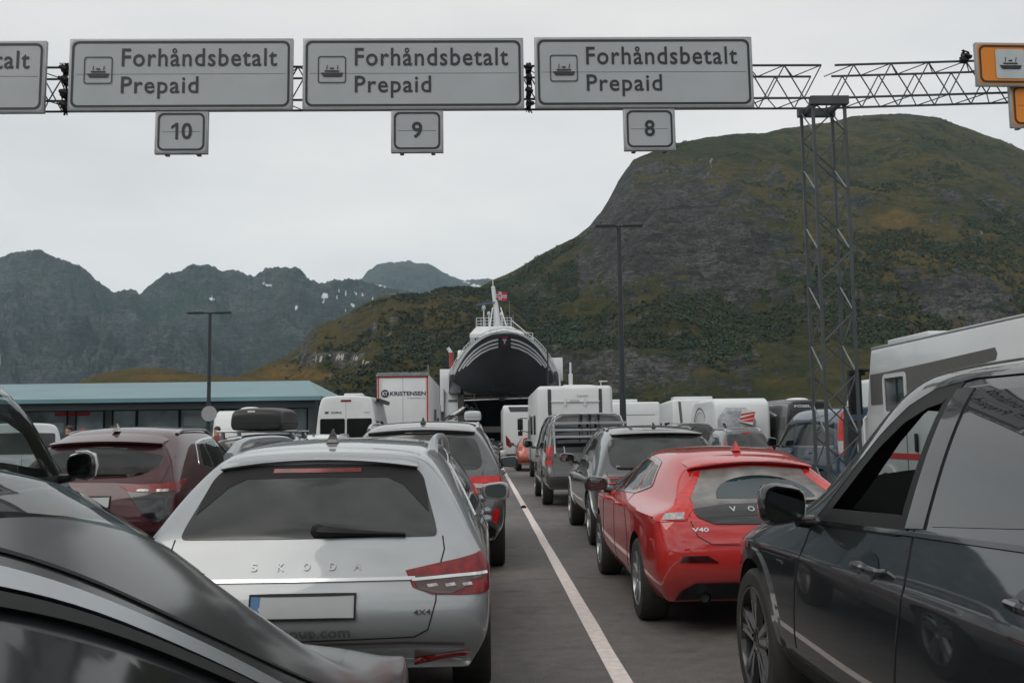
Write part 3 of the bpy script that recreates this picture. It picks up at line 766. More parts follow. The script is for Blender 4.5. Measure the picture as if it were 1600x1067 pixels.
# --- grey crossover in the same lane
P = dict(cabin={}, paint='greyblue', w=.94, L=4.5, H=1.66, belt=1.14, sh=.96, zb=.34, wr=.69, wb=.90, rk=.42, zsp=1.57, ra=.88, fa=3.58, R=.345, yws=2.5, yc=3.3, zc=1.16, zh=1.06,
         r0=.90, r0b=.93, r0t=.90, clad=True, side=[[(.75, 1.22), (1.5, 1.19), (1.52, 1.5), (1.1, 1.46)], [(1.56, 1.19), (2.2, 1.18), (2.2, 1.54), (1.56, 1.51)], [(2.26, 1.18), (2.95, 1.17), (2.6, 1.52), (2.26, 1.54)]],
         rear=mirror2([(0, 1.13), (.62, 1.13), (.68, 1.18), (.655, 1.34), (.60, 1.47), (0, 1.515)]), rglass='film', plate=(0, .78, .5, .11),
         handles=[(1.7, 1.03), (2.6, 1.02)], mirror=(1.04, 2.75, 1.14), mmat='black', msz=(.25, .12, .16),
         extra=[('rear_valance', mirror2([(0, .28), (.80, .28), (.86, .46), (.7, .56), (0, .56)]), 'trim', .010), ('brake_light', [(-.18, 1.535), (.18, 1.535), (.18, 1.548), (-.18, 1.548)], 'lampdark', .03)],
         corner=[('taillight', [(.33, .925), (.55, .925), (.62, .90), (.80, .93), (.84, 1.04), (.70, 1.065), (.50, 1.062), (.32, 1.04)], 'lampbright', .010), ('lamp_insert', [(.34, .94), (.54, .935), (.54, .975), (.33, .99)], 'lampclear', .014)],
         pair=[
               ('reflector', [(.78, .56), (.84, .56), (.86, .70), (.80, .70)], 'lampbright', .010)],
         seam=[[(.69, 1.12), (.66, .95), (.64, .72), (.56, .62), (0, .60)]], rails=(.63, .75, 2.3, 'alu', .045, .016), fin=(0, .75, 'gloss', 1.1), spoil=(.60, .05, .62, 1.58, 'greyblue', .03))
car('crossover_car', P, (-.70, 10.85, 0), 'grey crossover car with rails, directly ahead of the silver estate car')

# --- burgundy crossover to the left
P = dict(cabin=dict(rearglass='clear', sideglass='clear'), paint='burgundy', w=.93, L=4.42, H=1.63, belt=1.10, rbelt=1.08, sh=.95, zb=.34, wr=.66, wb=.88, rk=.55, zsp=1.49, ra=.86, fa=3.52, R=.36, yws=2.45, yc=3.3, zc=1.13, zh=1.03,
         r0=.90, r0b=.88, r0t=.98, clad=True,
         side=[[(1.22, 1.20), (1.6, 1.16), (1.62, 1.46), (1.42, 1.44)], [(1.66, 1.16), (2.25, 1.15), (2.25, 1.5), (1.66, 1.47)], [(2.31, 1.15), (2.95, 1.14), (2.6, 1.47), (2.31, 1.5)]],
         winframe=[(1.1, 1.22), (1.62, 1.135), (3.05, 1.12), (2.6, 1.5), (2.2, 1.525), (1.65, 1.5), (1.35, 1.46)],
         rear=mirror2([(0, 1.12), (.48, 1.13), (.66, 1.22), (.665, 1.34), (.615, 1.43), (0, 1.455)]), rglass='film', rrnd=.08,
         plate=(0, .88, .50, .11), wiper=(-.05, 1.16, .36, 1.15), mirror=(1.0, 2.75, 1.12), mmat='burgundy', handles=[(1.75, 1.0), (2.65, 1.0)],
         extra=[('rear_valance', mirror2([(0, .26), (.80, .26), (.86, .44), (.72, .58), (0, .60)]), 'trim', .012)],
         corner=[('taillight', [(.26, 1.035), (.32, .985), (.45, .965), (.60, .965), (.80, 1.0), (.95, 1.05), (1.0, 1.09), (.6, 1.055)], 'lampred', .012), ('lamp_shroud', [(.30, .985), (.36, .80), (.46, .66), (.60, .68), (.66, .97)], 'gloss', .008),
               ('lamp_insert', [(.36, .985), (.46, .975), (.48, 1.0), (.40, 1.005)], 'lampclear', .018), ('lamp_insert', [(.52, .975), (.62, .975), (.63, 1.0), (.53, 1.0)], 'lampclear', .018)],
         seam=[[(.73, 1.4), (.74, 1.15), (.70, 1.0), (.69, .76), (.58, .64), (0, .62)]], fin=(0, .86, 'gloss', 1.3), spoil=(.60, .06, .75, 1.50, 'burgundy', .03),
         rails=(.6, 1.0, 2.4, 'black', .03, .014))
car('crossover_car', P, (-4.05, 10.3, 0), 'burgundy crossover car with a sloping rear window, left of the silver estate car')

# --- red hatchback
P = dict(cabin=dict(rearglass='privacydusty', sideglass='clear'), paint='red', w=.90, L=4.37, H=1.345, belt=.99, rbelt=.95, sh=.88, zb=.235, wr=.575, wb=.80, wbq=.88, rk=.62, zsp=1.235, ra=.86, fa=3.507, R=.325, yws=2.35, yc=3.15, zc=1.0, zh=.92,
         r0=.93, r0b=.86, r0t=.94, csh=.6, rdy=[.08, .0, -.04, .02, .06, .04, 0, 0],
         side=[[(1.17, 1.06), (1.50, 1.01), (1.52, 1.235), (1.32, 1.22)], [(1.55, 1.0), (2.12, .98), (2.12, 1.265), (1.70, 1.25), (1.55, 1.24)], [(2.18, .98), (2.98, .965), (2.66, 1.16), (2.45, 1.24), (2.18, 1.268)]], sglass='glass',
         winframe=[(1.10, 1.06), (1.50, .985), (3.08, .945), (2.68, 1.17), (2.47, 1.262), (2.1, 1.288), (1.6, 1.268), (1.28, 1.245)], wftrim='black',
         rear=mirror2([(0, .83), (.42, .84), (.53, .90), (.56, .98), (.53, 1.08), (.465, 1.195), (0, 1.232)]), rglass='dusty', rrnd=.05,
         handles=[(1.72, .875), (2.58, .87)], hmat='red', mirror=(.99, 2.78, 1.0), mmat='black', msz=(.24, .12, .16), wiper=(.0, .965, .42, .98), spokes=5,
         extra=[('rear_valance', mirror2([(0, .27), (.72, .27), (.68, .34), (.58, .40), (0, .41)]), 'trim', .012)],
         pair=[('reflector', [(.42, .555), (.70, .56), (.68, .605), (.50, .605)], 'lampdark', .008)],
         sideseams=[[(1.38, .36), (1.3, .62), (1.42, .8), (1.53, .98)], [(2.15, .30), (2.15, .98)], [(3.05, .34), (3.0, .95)]],
         seam=[[(.60, .93), (.60, .84), (.56, .74), (.46, .685), (0, .675)]], fin=(0, 1.05, 'red', 1.2), spoil=(.50, .05, .85, 1.275, 'red', .05, .07, .02))
root, bvh, body = car('hatchback_car', P, (2.12, 7.35, 0), 'bright red hatchback car with tall red rear lamps and a dusty rear window')
overlay('wiped_arc', bvh, [(-.36, 1.0)] + [(.02 - .38 * math.cos(a), 1.0 + .16 * math.sin(a)) for a in np.linspace(.05, PI - .05, 16)] + [(.38, 1.0)], 'rear', 'wiped', root, .009, .04, skirt=False)
overlay('tailgate_panel', bvh, mirror2([(0, .825), (.43, .83), (.55, .88), (.575, .935), (.3, .965), (0, .97)]), 'rear', 'gloss', root, .012, .04, rnd=.03)
for s in (-1, 1):
    cx = 'cr' if s > 0 else 'cl'
    t = overlay('taillight', bvh, [(.685, 1.20), (.635, 1.10), (.56, 1.0), (.47, .935), (.455, .855), (.62, .845), (.75, .865), (.72, .915), (.655, .96), (.675, 1.04), (.72, 1.18)], cx, 'lampbright', root, .010, .025)
    overlay('lamp_insert', bvh, [(.475, .865), (.61, .862), (.62, .905), (.50, .912)], cx, 'lampclear', t, .015, .03)
for s in (-1, 1):
    mb = MB(); p = Vector((s * .52, -.03, .30)); mb.tube([p, p + Vector((0, .25, 0))], .042, 16, cap=False); mb.tube([p + Vector((0, .03, 0)), p + Vector((0, .25, 0))], .036, 16, cap=True, mi=1)
    mb.build('exhaust_pipe', ['chrome', 'dark'], root)
for ch, u in (('V', -.30), ('O', -.165), ('L', -.02), ('V', .11), ('O', .25)): decal('lettering', bvh, ch, 'rear', u, u + .05, .915, .948, 'chrome', root, .02, .019)
decal('badge', bvh, 'V40', 'rear', -.60, -.48, .775, .805, 'chrome', root, .02, .009)

# --- grey boxy electric crossover ahead of the red one
P = dict(cabin={}, paint='greyblue', w=.945, L=4.63, H=1.59, belt=1.07, rbelt=1.02, sh=.88, zb=.33, wr=.67, wb=.88, rk=.62, zsp=1.50, ra=.82, fa=3.82, R=.36, yws=2.8, yc=3.75, zc=1.08, zh=1.0,
         r0=.91, r0b=.88, r0t=.96, csh=.6, clad=False, side=[[(1.0, 1.12), (1.85, 1.1), (1.85, 1.44), (1.3, 1.41)], [(1.9, 1.1), (2.5, 1.09), (2.5, 1.47), (1.9, 1.45)], [(2.56, 1.09), (3.35, 1.08), (2.95, 1.40), (2.56, 1.47)]],
         rear=mirror2([(0, 1.02), (.62, 1.03), (.70, 1.10), (.70, 1.30), (.66, 1.42), (0, 1.465)]), rglass='film', rrnd=.07, plate=(0, .66, .5, .11),
         mirror=(1.03, 3.05, 1.13), mmat='black', msz=(.24, .12, .15), handles=[(2.0, .95), (2.9, .94)],
         extra=[('tail_panel', mirror2([(0, .84), (.82, .85), (.84, .94), (0, .95)]), 'gloss', .010), ('rear_valance', mirror2([(0, .26), (.82, .26), (.85, .42), (.7, .5), (0, .5)]), 'trim', .012)],
         seam=[[(.76, 1.0), (.72, .80), (.66, .6), (0, .58)]], fin=(0, .95, 'gloss', 1.1), spoil=(.62, .05, .85, 1.51, 'black', .02), rails=(.6, 1.2, 2.8, 'black', .03, .014))
root, bvh, body = car('crossover_car', P, (2.35, 12.85, 0), 'dark grey boxy crossover car with square red outline lamps, ahead of the red hatchback')
for s in (-1, 1):
    mb = MB()
    for a in (.76, .56): ribbon(bvh, [(s * a, .865), (s * (a - .16), .865), (s * (a - .16), .925), (s * a, .925)], 'rear', .014, .016, True, mb)
    mb.build('taillight', 'lampbright', root)
    arch_trim(root, bvh, P, s, 'alu', .03)

# --- van with bicycle carrier
def vanP(w, L, H, **k):
    P = dict(w=w, L=L, H=H, belt=k.get('belt', 1.18), sh=.85, zb=.34, wr=k.get('wr', w * .86), wb=w * .97, rk=k.get('rk', .16), zsp=H - .05, ra=.95, fa=L - 1.0, R=.345, yws=L - 1.45, yc=L - .75,
             zc=k.get('zc', 1.22), zh=k.get('zh', 1.08), r0=.94, r0b=.96, r0t=.96, csh=.5, cbe=.3, crr=.3, rbul=[0, .02, .03, .03, .03, .03, .03, .03], crown=.03, agap=.05)
    P.update(k); return P
P = vanP(.95, 4.9, 1.95, paint='vangrey', belt=1.12, wr=.78, rk=.30, fa=4.0, ra=.95,
         side=[[(.35, 1.22), (1.55, 1.2), (1.55, 1.68), (.50, 1.68)], [(1.65, 1.2), (2.7, 1.19), (2.7, 1.68), (1.65, 1.68)], [(2.8, 1.19), (3.95, 1.16), (3.45, 1.66), (2.8, 1.68)]],
         rear=mirror2([(0, 1.12), (.70, 1.13), (.74, 1.3), (.70, 1.68), (0, 1.71)]), rrnd=.08, plate=(0, .72, .5, .11), mirror=(1.1, 3.75, 1.28), mmat='vangrey', msz=(.22, .14, .2),
         corner=[('taillight', [(.58, .86), (.72, .88), (.75, 1.25), (.60, 1.25)], 'lampbright', .008), ('lamp_insert', [(.60, .98), (.71, .98), (.71, 1.04), (.60, 1.04)], 'lampdark', .012)], pair=[ ('reflector', [(.60, .50), (.85, .50), (.85, .525), (.6, .525)], 'lampbright', .01)],
         handles=[(2.9, 1.02)],
         seam=[[(.76, 1.7), (.77, 1.1), (.76, .84), (.74, .62), (0, .61)]], sideseams=[[(1.6, .5), (1.6, 1.7)], [(2.75, .45), (2.75, 1.7)]],
         extra=[('bumper', mirror2([(0, .34), (.86, .34), (.9, .44), (.88, .58), (0, .58)]), 'greyblue', .02)])
root, bvh, body = car('passenger_van', P, (2.18, 20.6, 0), 'dark grey passenger van with a bicycle carrier on its tailgate', 'van')
van_root = root
def bike_rack(loc, w=.72, h0=1.1, h1=1.92, lab='silver tubular bicycle carrier on the back of the dark grey van'):
    r = empty('bicycle_carrier', loc, lab, 'bicycle carrier')
    mb = MB()
    def Y(z): return -.13 + max(0, z - 1.1) * .36
    mb.tube([(-w, Y(h0), h0), (-w, Y(1.7), 1.7), (-w * .94, Y(1.86), 1.86), (-w * .8, Y(h1), h1), (w * .8, Y(h1), h1), (w * .94, Y(1.86), 1.86), (w, Y(1.7), 1.7), (w, Y(h0), h0)], .02, 8)
    mb.build('carrier_hoop', 'alu', r)
    for i, z in enumerate((1.44, 1.58, 1.72)):
        m2 = MB(); d = .22 - .04 * i
        m2.box((0, Y(z) - d, z), (w * 2 + .12, .09, .03)); m2.box((0, Y(z) - d + .055, z + .012), (w * 2 + .12, .012, .04))
        for s in (-1, 1): m2.box((s * (w - .05), Y(z) - d * .5, z - .01), (.03, d, .025))
        m2.build('wheel_channel', 'alu', r)
    m3 = MB()
    m3.tube([(-w * .75, Y(.98) - .02, 1.25), (-w * .72, Y(.98) - .04, 1.04), (-w * .5, Y(.98) - .04, .96), (w * .5, Y(.98) - .04, .96), (w * .72, Y(.98) - .04, 1.04), (w * .75, Y(.98) - .02, 1.25)], .017, 8)
    m3.build('lower_hoop', 'alu', r)
    for x in (-.16, .02, .2):
        m4 = MB(); m4.tube([(x, Y(1.9), 1.9), (x, Y(1.9) - .18, 1.80), (x, Y(1.6) - .22, 1.50)], .012, 6); m4.box((x, Y(1.9) - .18, 1.84), (.05, .07, .11)); m4.build('frame_clamp', 'trim', r)
    return r
bike_rack((2.18, 20.6, 0))

# --- blue van
P = vanP(.95, 4.9, 1.97, paint='blue', belt=1.13, wr=.80, rk=.14, fa=4.05, ra=1.0,
         side=[[(.35, 1.22), (1.35, 1.2), (1.35, 1.68), (.42, 1.68)], [(1.45, 1.2), (2.7, 1.19), (2.7, 1.68), (1.45, 1.68)], [(2.8, 1.19), (3.95, 1.16), (3.45, 1.63), (2.8, 1.67)]], sglass='glass',
         rear=mirror2([(0, 1.18), (.66, 1.18), (.70, 1.3), (.68, 1.68), (0, 1.71)]), plate=(0, .75, .5, .11), mirror=(1.12, 3.75, 1.26), mmat='black', msz=(.22, .14, .22),
         corner=[('taillight', [(.585, 1.02), (.70, 1.02), (.73, 1.4), (.735, 1.80), (.68, 1.86), (.62, 1.83), (.61, 1.45)], 'lampbright', .012), ('lamp_insert', [(.60, 1.05), (.69, 1.05), (.71, 1.30), (.61, 1.30)], 'lampclear', .017)],
         handles=[(2.9, 1.04), (1.7, 1.04)],
         sideseams=[[(1.4, .5), (1.4, 1.7)], [(2.75, .45), (2.75, 1.7)]])
root, bvh, body = car('passenger_van', P, (7.73, 19.0, 0), 'dark blue van with tall red and clear rear lamps, behind the lattice tower', 'van')
mb = MB(); ribbon(bvh, [(.3, 1.185), (4.0, 1.15)], 'left', .02, .012, False, mb); mb.build('window_trim', 'chrome', root)

# --- small grey estate further right
P = dict(paint='greyblue', w=.88, L=4.4, H=1.60, belt=1.02, sh=.88, zb=.3, wr=.63, rk=.45, zsp=1.52, ra=.85, fa=3.5, R=.33, lev=2, yws=2.5, yc=3.2,
         side=[[(.75, 1.1), (1.5, 1.08), (1.5, 1.42), (1.0, 1.38)], [(1.56, 1.08), (2.2, 1.07), (2.2, 1.45), (1.56, 1.43)], [(2.27, 1.07), (2.95, 1.06), (2.7, 1.38), (2.27, 1.45)]], sglass='glass2',
         rear=mirror2([(0, 1.03), (.62, 1.03), (.64, 1.2), (.58, 1.42), (0, 1.45)]), rglass='film', plate=(0, .7, .5, .11), mirror=(1., 2.8, 1.08),
         pair=[('taillight', [(.68, .9), (.8, .9), (.79, 1.1), (.74, 1.38), (.665, 1.38), (.69, 1.15)], 'lampbright', .012)],
         extra=[('brake_light', [(-.14, 1.455), (.14, 1.455), (.14, 1.49), (-.14, 1.49)], 'lampbright', .02)], rails=(.55, .6, 2.6, 'alu', .05, .02))
car('estate_car', P, (8.3, 31, 0), 'small grey estate car with red rear pillars, left of the blue van')
# --- dark car beyond, pickup-like
P = dict(paint='black', w=.92, L=4.7, H=1.86, belt=1.2, sh=1.0, zb=.4, wr=.70, rk=.5, zsp=1.80, ra=.95, fa=3.8, R=.37, lev=2, yws=2.8, yc=3.5,
         side=[[(.8, 1.28), (2.2, 1.26), (2.2, 1.68), (1.1, 1.66)], [(2.3, 1.26), (3.2, 1.25), (2.9, 1.62), (2.3, 1.7)]], rear=mirror2([(0, 1.2), (.7, 1.2), (.66, 1.68), (0, 1.7)]),
         pair=[('taillight', [(.76, .95), (.87, .95), (.85, 1.2), (.76, 1.2)], 'lampred', .01)], plate=(0, .8, .5, .11))
car('offroad_car', P, (7.8, 36.2, 0), 'black tall car in front of the white caravans, mostly hidden behind the red hatchback')

# --- dark car with roof box, left lane
P = dict(paint='black', w=.91, L=4.5, H=1.55, belt=1.02, sh=.88, zb=.3, wr=.64, rk=.5, zsp=1.47, ra=.85, fa=3.55, R=.33, yws=2.6, yc=3.3,
         rear=mirror2([(0, 1.05), (.60, 1.05), (.66, 1.12), (.62, 1.32), (.56, 1.41), (0, 1.44)]), rglass='film', plate=(0, .7, .5, .11), mirror=(1.0, 2.9, 1.06),
         pair=[('taillight', [(.66, .88), (.82, .88), (.84, 1.0), (.66, 1.0)], 'lampred', .01)], side=[[(.85, 1.1), (2.1, 1.07), (2.1, 1.4), (1.1, 1.38)], [(2.2, 1.07), (3.0, 1.06), (2.65, 1.38), (2.2, 1.41)]],
         extra=[('brake_light', [(-.17, 1.455), (.17, 1.455), (.17, 1.478), (-.17, 1.478)], 'lampred', .03)], fin=(.3, .62, 'black', .9))
root, bvh, body = car('estate_car', P, (-3.74, 15.6, 0), 'black estate car carrying a long black roof box on silver bars')
for y in (.95, 2.05):
    mb = MB(); mb.box((0, y, 1.615), (1.32, .075, .03))
    for s in (-1, 1):
        p = hit(bvh, 'top', s * .56, y, 0); mb.tube([(s * .56, y, 1.60), (s * .58, y + .06, p[2] - .01)], [.035, .05], 8)
    mb.build('roof_bar', 'alu', root, bevel=.006)
def roof_box(loc, w, L, h, m, label, name='roof_box', taper=.75, latch=True):
    V = []; secs = [(0, .86, .66, .03), (.008, .90, .72, .02), (.03, .95, .88, .0), (.12, 1, .95, 0), (.5, 1, 1.0, 0), (.75, .94, .92, 0), (.93, .72, .66, 0), (1, .5, .36, .06)]
    prof = [(.62, 0), (.86, .01), (.95, .05), (1.0, .28), (1.0, .32), (.985, .62), (.95, .84), (.86, .95), (.70, 1.0), (.25, 1.035)]
    n = len(prof) * 2
    for t, sw, sh_, lift in secs:
        ring = [(w * a * sw, h * lift + h * b * sh_) for a, b in prof]; ring += [(-x, z) for x, z in reversed(ring)]
        V += [(x, t * L, z) for x, z in ring]
    F = [(i * n + k, i * n + (k + 1) % n, (i + 1) * n + (k + 1) % n, (i + 1) * n + k) for i in range(len(secs) - 1) for k in range(n)]
    F += [tuple(range(n))[::-1], tuple(range((len(secs) - 1) * n, len(secs) * n))]
    r = empty(name, loc, label, 'roof box')
    o = mkobj('lid', V, F, m, r, True, None, 0)
    bm = bmesh.new(); bm.from_mesh(o.data); bmesh.ops.recalc_face_normals(bm, faces=bm.faces); bm.to_mesh(o.data); bm.free()
    bevel_obj(o, .02, 3, 20) if 0 else None
    md = o.modifiers.new('s', 'SUBSURF'); md.levels = 2; bpy.context.view_layer.update(); bake(o)
    o.data.polygons.foreach_set('use_smooth', [True] * len(o.data.polygons))
    b = bvh_of(o)
    mb = MB()
    for s in (-1, 1): ribbon(b, [(L * .06, h * .30), (L * .8, h * .30)], 'right' if s > 0 else 'left', .012, .004, False, mb, .1)
    ribbon(b, [(-w * .85, h * .30), (w * .85, h * .30)], 'rear', .012, .004, False, mb, .08)
    mb.build('seam', 'dark', r)
    if latch: overlay('emblem', b, [(-w * .32, h * .76), (-w * .05, h * .76), (-w * .05, h * .83), (-w * .32, h * .83)], 'rear', 'inkwhite', r, .006)
    return r
roof_box((-3.68, 16.2, 1.632), .445, 2.0, .38, 'boxblack', 'large black roof box on top of the black estate car')

# --- pale car beyond it
P = dict(paint='white', w=.9, L=4.5, H=1.56, belt=1.02, sh=.88, zb=.3, wr=.66, rk=.45, zsp=1.48, ra=.85, fa=3.55, R=.33, lev=2, yws=2.6, yc=3.3,
         rear=mirror2([(0, 1.05), (.62, 1.05), (.62, 1.38), (0, 1.43)]), pair=[('taillight', [(.66, .88), (.82, .88), (.84, 1.0), (.66, 1.0)], 'lampred', .01)], plate=(0, .7, .5, .11),
         side=[[(.85, 1.1), (2.1, 1.07), (2.1, 1.4), (1.1, 1.38)], [(2.2, 1.07), (3.0, 1.06), (2.65, 1.38), (2.2, 1.41)]], fin=(0, .7, 'gloss', 1.1), rails=(.6, .6, 2.8, 'alu', .06, .02))
car('estate_car', P, (-4.15, 23.8, 0), 'white estate car with roof rails between the black roof box and the campervan')

# --- dark van at the left edge, seen from behind its right mirror
P = vanP(.98, 4.9, 1.97, wsk=.86, cabin=dict(rearglass='clear', sideglass='clear'), paint='vangrey', belt=1.17, wr=.90, rk=.2, fa=3.95, ra=.95, yws=3.40, yc=4.05, zc=1.22,
         side=[[(2.35, 1.24), (3.90, 1.24), (3.50, 1.72), (3.38, 1.80), (2.35, 1.81)], [(.9, 1.25), (2.25, 1.24), (2.25, 1.79), (.9, 1.77)]],
         winframe=[(2.28, 1.19), (4.02, 1.19), (3.56, 1.76), (3.42, 1.85), (2.28, 1.86)], wftrim='alu', rear=mirror2([(0, 1.2), (.7, 1.2), (.7, 1.75), (0, 1.78)]),
         mirror=(1.10, 3.80, 1.33), mmat='black', msz=(.20, .15, .205), handles=[(2.5, 1.08)], sideseams=[[(2.3, .45), (2.3, 1.85)], [(4.0, .5), (4.02, 1.15)]], plate=(0, .75, .5, .11),
         pair=[('taillight', [(.8, .95), (.9, .95), (.89, 1.4), (.8, 1.4)], 'lampred', .01)])
root, bvh, body = car('passenger_van', P, (-3.89, 3.25, 0), 'dark grey van at the left edge with a pale right door mirror', 'van')
mb = MB(); mb.tube([(1.06, 3.75, 1.428), (1.14, 3.75, 1.425), (1.185, 3.76, 1.395), (1.198, 3.77, 1.33), (1.19, 3.77, 1.26)], [.006, .013, .017, .015, .006], 8); mb.build('mirror_cap', 'camper', root)
roof_box((-3.66, 4.4, 1.99), .50, 2.7, .27, 'boxgrey', 'pale roof box on top of the dark van at the left edge', latch=False)

# --- small white van by the shops
P = vanP(.94, 4.8, 1.96, paint='white', wr=.80, lev=2, rear=mirror2([(0, 1.2), (.72, 1.2), (.72, 1.7), (0, 1.72)]), side=[[(2.9, 1.2), (3.9, 1.2), (3.5, 1.66), (2.9, 1.7)]],
         pair=[('taillight', [(.82, .8), (.9, .8), (.9, 1.15), (.82, 1.15)], 'lampred', .01)], plate=(0, .8, .5, .11), seam=[[(0, .6), (0, 1.85)]], handles=[(3.1, 1.03)])
car('delivery_van', P, (-11.05, 24.2, 0), 'small white van parked near the shop windows at far left', 'van', rz=.43)
# --- tall campervan with white rear doors
P = vanP(1.02, 6.0, 2.80, paint='white', belt=1.35, sh=.95, wr=.84, rk=.10, R=.34, ra=1.1, fa=4.9, yws=4.3, yc=5.15, zc=1.35, zh=1.2, crown=.04, crr=.15,
         side=[[(.35, 1.45), (.95, 1.45), (.95, 2.0), (.35, 2.0)], [(1.35, 1.45), (2.2, 1.45), (2.2, 2.0), (1.35, 2.0)], [(3.6, 1.4), (4.75, 1.38), (4.3, 1.95), (3.6, 1.97)]],
         extra=[], seam=[[(0, .5), (0, 2.6)]], plate=(.0, .6, .5, .11), mirror=(1.16, 4.6, 1.5), msz=(.2, .14, .3))
root, bvh, body = car('campervan', P, (-4.28, 31, 0), 'white tall campervan with two dark rear door windows and black awning along the roof', 'campervan')
for s in (-1, 1):
    overlay('rear_window', bvh, [(s * .03, 1.28), (s * .80, 1.28), (s * .80, 2.08), (s * .03, 2.08)], 'rear', 'glass', root, .008, .08, rnd=.05)
    overlay('taillight', bvh, [(s * .86, 1.20), (s * .97, 1.20), (s * .965, 1.42), (s * .86, 1.42)], 'rear', 'lampbright', root, .01, .05)
overlay('brake_light', bvh, [(-.16, 2.60), (.16, 2.60), (.16, 2.66), (-.16, 2.66)], 'rear', 'lampred', root, .012, .05)
overlay('door_latch', bvh, [(.16, 1.0), (.3, 1.0), (.28, 1.2), (.18, 1.2)], 'rear', 'trim', root, .015, .05)
decal('maker_lettering', bvh, 'ADRIA', 'rear', -.47, -.12, 2.235, 2.30, 'ink', root, .02)
overlay('emblem', bvh, [(-.66, 2.235), (-.55, 2.235), (-.53, 2.30), (-.64, 2.30)], 'rear', 'ink', root, .01, .05)
decal('small_lettering', bvh, 'TWIN', 'rear', .55, .72, 2.24, 2.28, 'inkgrey', root, .01)
mb = MB(); mb.box((.93, 2.3, 2.66), (.12, 3.4, .13)); mb.build('awning', 'boxblack', root, bevel=.03)
mb = MB(); mb.box((.1, 1.3, 2.86), (.6, .5, .08)); mb.build('roof_hatch', 'white', root, bevel=.03)

# --- dark campervan
P = vanP(1.02, 6.0, 2.72, paint='black', belt=1.35, sh=.95, wr=.86, rk=.10, R=.34, ra=1.1, fa=4.9, yws=4.3, yc=5.15, zc=1.35, zh=1.2, crr=.15,
         side=[[(.35, 1.5), (1.1, 1.5), (1.1, 2.05), (.35, 2.05)], [(1.45, 1.5), (2.3, 1.5), (2.3, 2.05), (1.45, 2.05)], [(3.6, 1.4), (4.75, 1.38), (4.3, 1.95), (3.6, 1.97)]],
         rear=mirror2([(0, 1.35), (.80, 1.35), (.80, 2.3), (0, 2.32)]), plate=(0, .6, .5, .11), mirror=(1.16, 4.6, 1.5), msz=(.2, .14, .3))
root, bvh, body = car('campervan', P, (12.75, 38.4, 0), 'black campervan with white lettering high on its rear, left of the lattice tower', 'campervan')
decal('maker_lettering', bvh, 'PÖSSL', 'rear', -.62, .02, 2.42, 2.53, 'inkwhite', root, .03, .014)
overlay('side_swoosh', bvh, [(1.4, 2.15), (2.7, 2.38), (3.6, 2.25), (2.6, 2.28), (1.6, 2.10)], 'left', 'inkwhite', root, .01, .1)
overlay('side_stripe', bvh, [(2.75, 1.1), (2.87, 1.1), (3.1, 2.1), (2.98, 2.1)], 'left', 'inkwhite', root, .01, .1)
mb = MB(); mb.ball((.1, 2.0, 2.76), (.9, 1.1, .2), n=16); mb.build('roof_dome', 'white', root)
mb = MB(); mb.tube([(-.86, .3, 2.70), (-.86, 4.2, 2.72)], .03, 8); mb.build('roof_rail', 'alu', root)

# --- white van with bikes and roof box
P = vanP(.94, 4.8, 1.98, paint='white', wr=.76, lev=2, rear=mirror2([(0, 1.2), (.70, 1.2), (.68, 1.72), (0, 1.74)]), rk=.2,
         pair=[('taillight', [(.80, 1.15), (.91, 1.15), (.88, 1.82), (.78, 1.84)], 'lampbright', .012)], plate=(0, .8, .5, .11), mirror=(1.12, 3.7, 1.3),
         side=[[(2.8, 1.2), (3.9, 1.2), (3.5, 1.66), (2.8, 1.7)]], handles=[(3.1, 1.03)])
car('passenger_van', P, (-.83, 34, 0), 'white van far ahead, red lamps high on its rear corners and bicycles on top', 'van')
roof_box((-.38, 34.3, 2.02), .30, 1.8, .34, 'boxgrey', 'small pale grey roof box on top of the distant white van', latch=False)
def bicycle(loc, label, group=None, rz=0, ry=0, m='trim', upright=True):
    r = empty('bicycle', loc, label, 'bicycle', group, rz); r.rotation_euler = (0, ry, rz)
    for y in (-.52, .52):
        w_ = MB(); w_.tube([(0, y + .33 * math.cos(a), .33 + .33 * math.sin(a)) for a in np.linspace(0, 2 * PI, 21)[:-1]], .018, 6, closed=True)
        for k in range(8):
            a = PI * 2 * k / 8; w_.tube([(0, y, .33), (0, y + .32 * math.cos(a), .33 + .32 * math.sin(a))], .004, 3)
        w_.build('wheel', 'rubber', r)
    f = MB(); bb = (0, -.08, .30); hd = (0, .38, .80); st = (0, -.20, .82)
    for a, b in ((bb, hd), (bb, st), ((0, -.19, .74), (0, .36, .84)), (bb, (0, -.52, .33)), (st, (0, -.52, .33)), ((0, .36, .84), (0, .52, .33))): f.tube([a, b], .018, 6)
    f.build('frame', m, r)
    h = MB(); h.tube([(0, .37, .84), (0, .34, .96)], .014, 6); h.tube([(-.28, .28, .98), (-.1, .36, .97), (.1, .36, .97), (.28, .28, .98)], .014, 6); h.build('handlebar', 'trim', r)
    s_ = MB(); s_.ball((0, -.24, .88), (.14, .26, .07), n=10); s_.build('saddle', 'trim', r)
    return r
bicycle((-1.35, 35.2, 2.06), 'grey bicycle lying on the roof of the distant white van, beside its roof box', 'bicycles on the van roof', .2, 1.0, 'alu')
bicycle((-1.15, 36.3, 2.08), 'dark bicycle lying further forward on the roof of the distant white van', 'bicycles on the van roof', -.2, 1.1, 'trim')

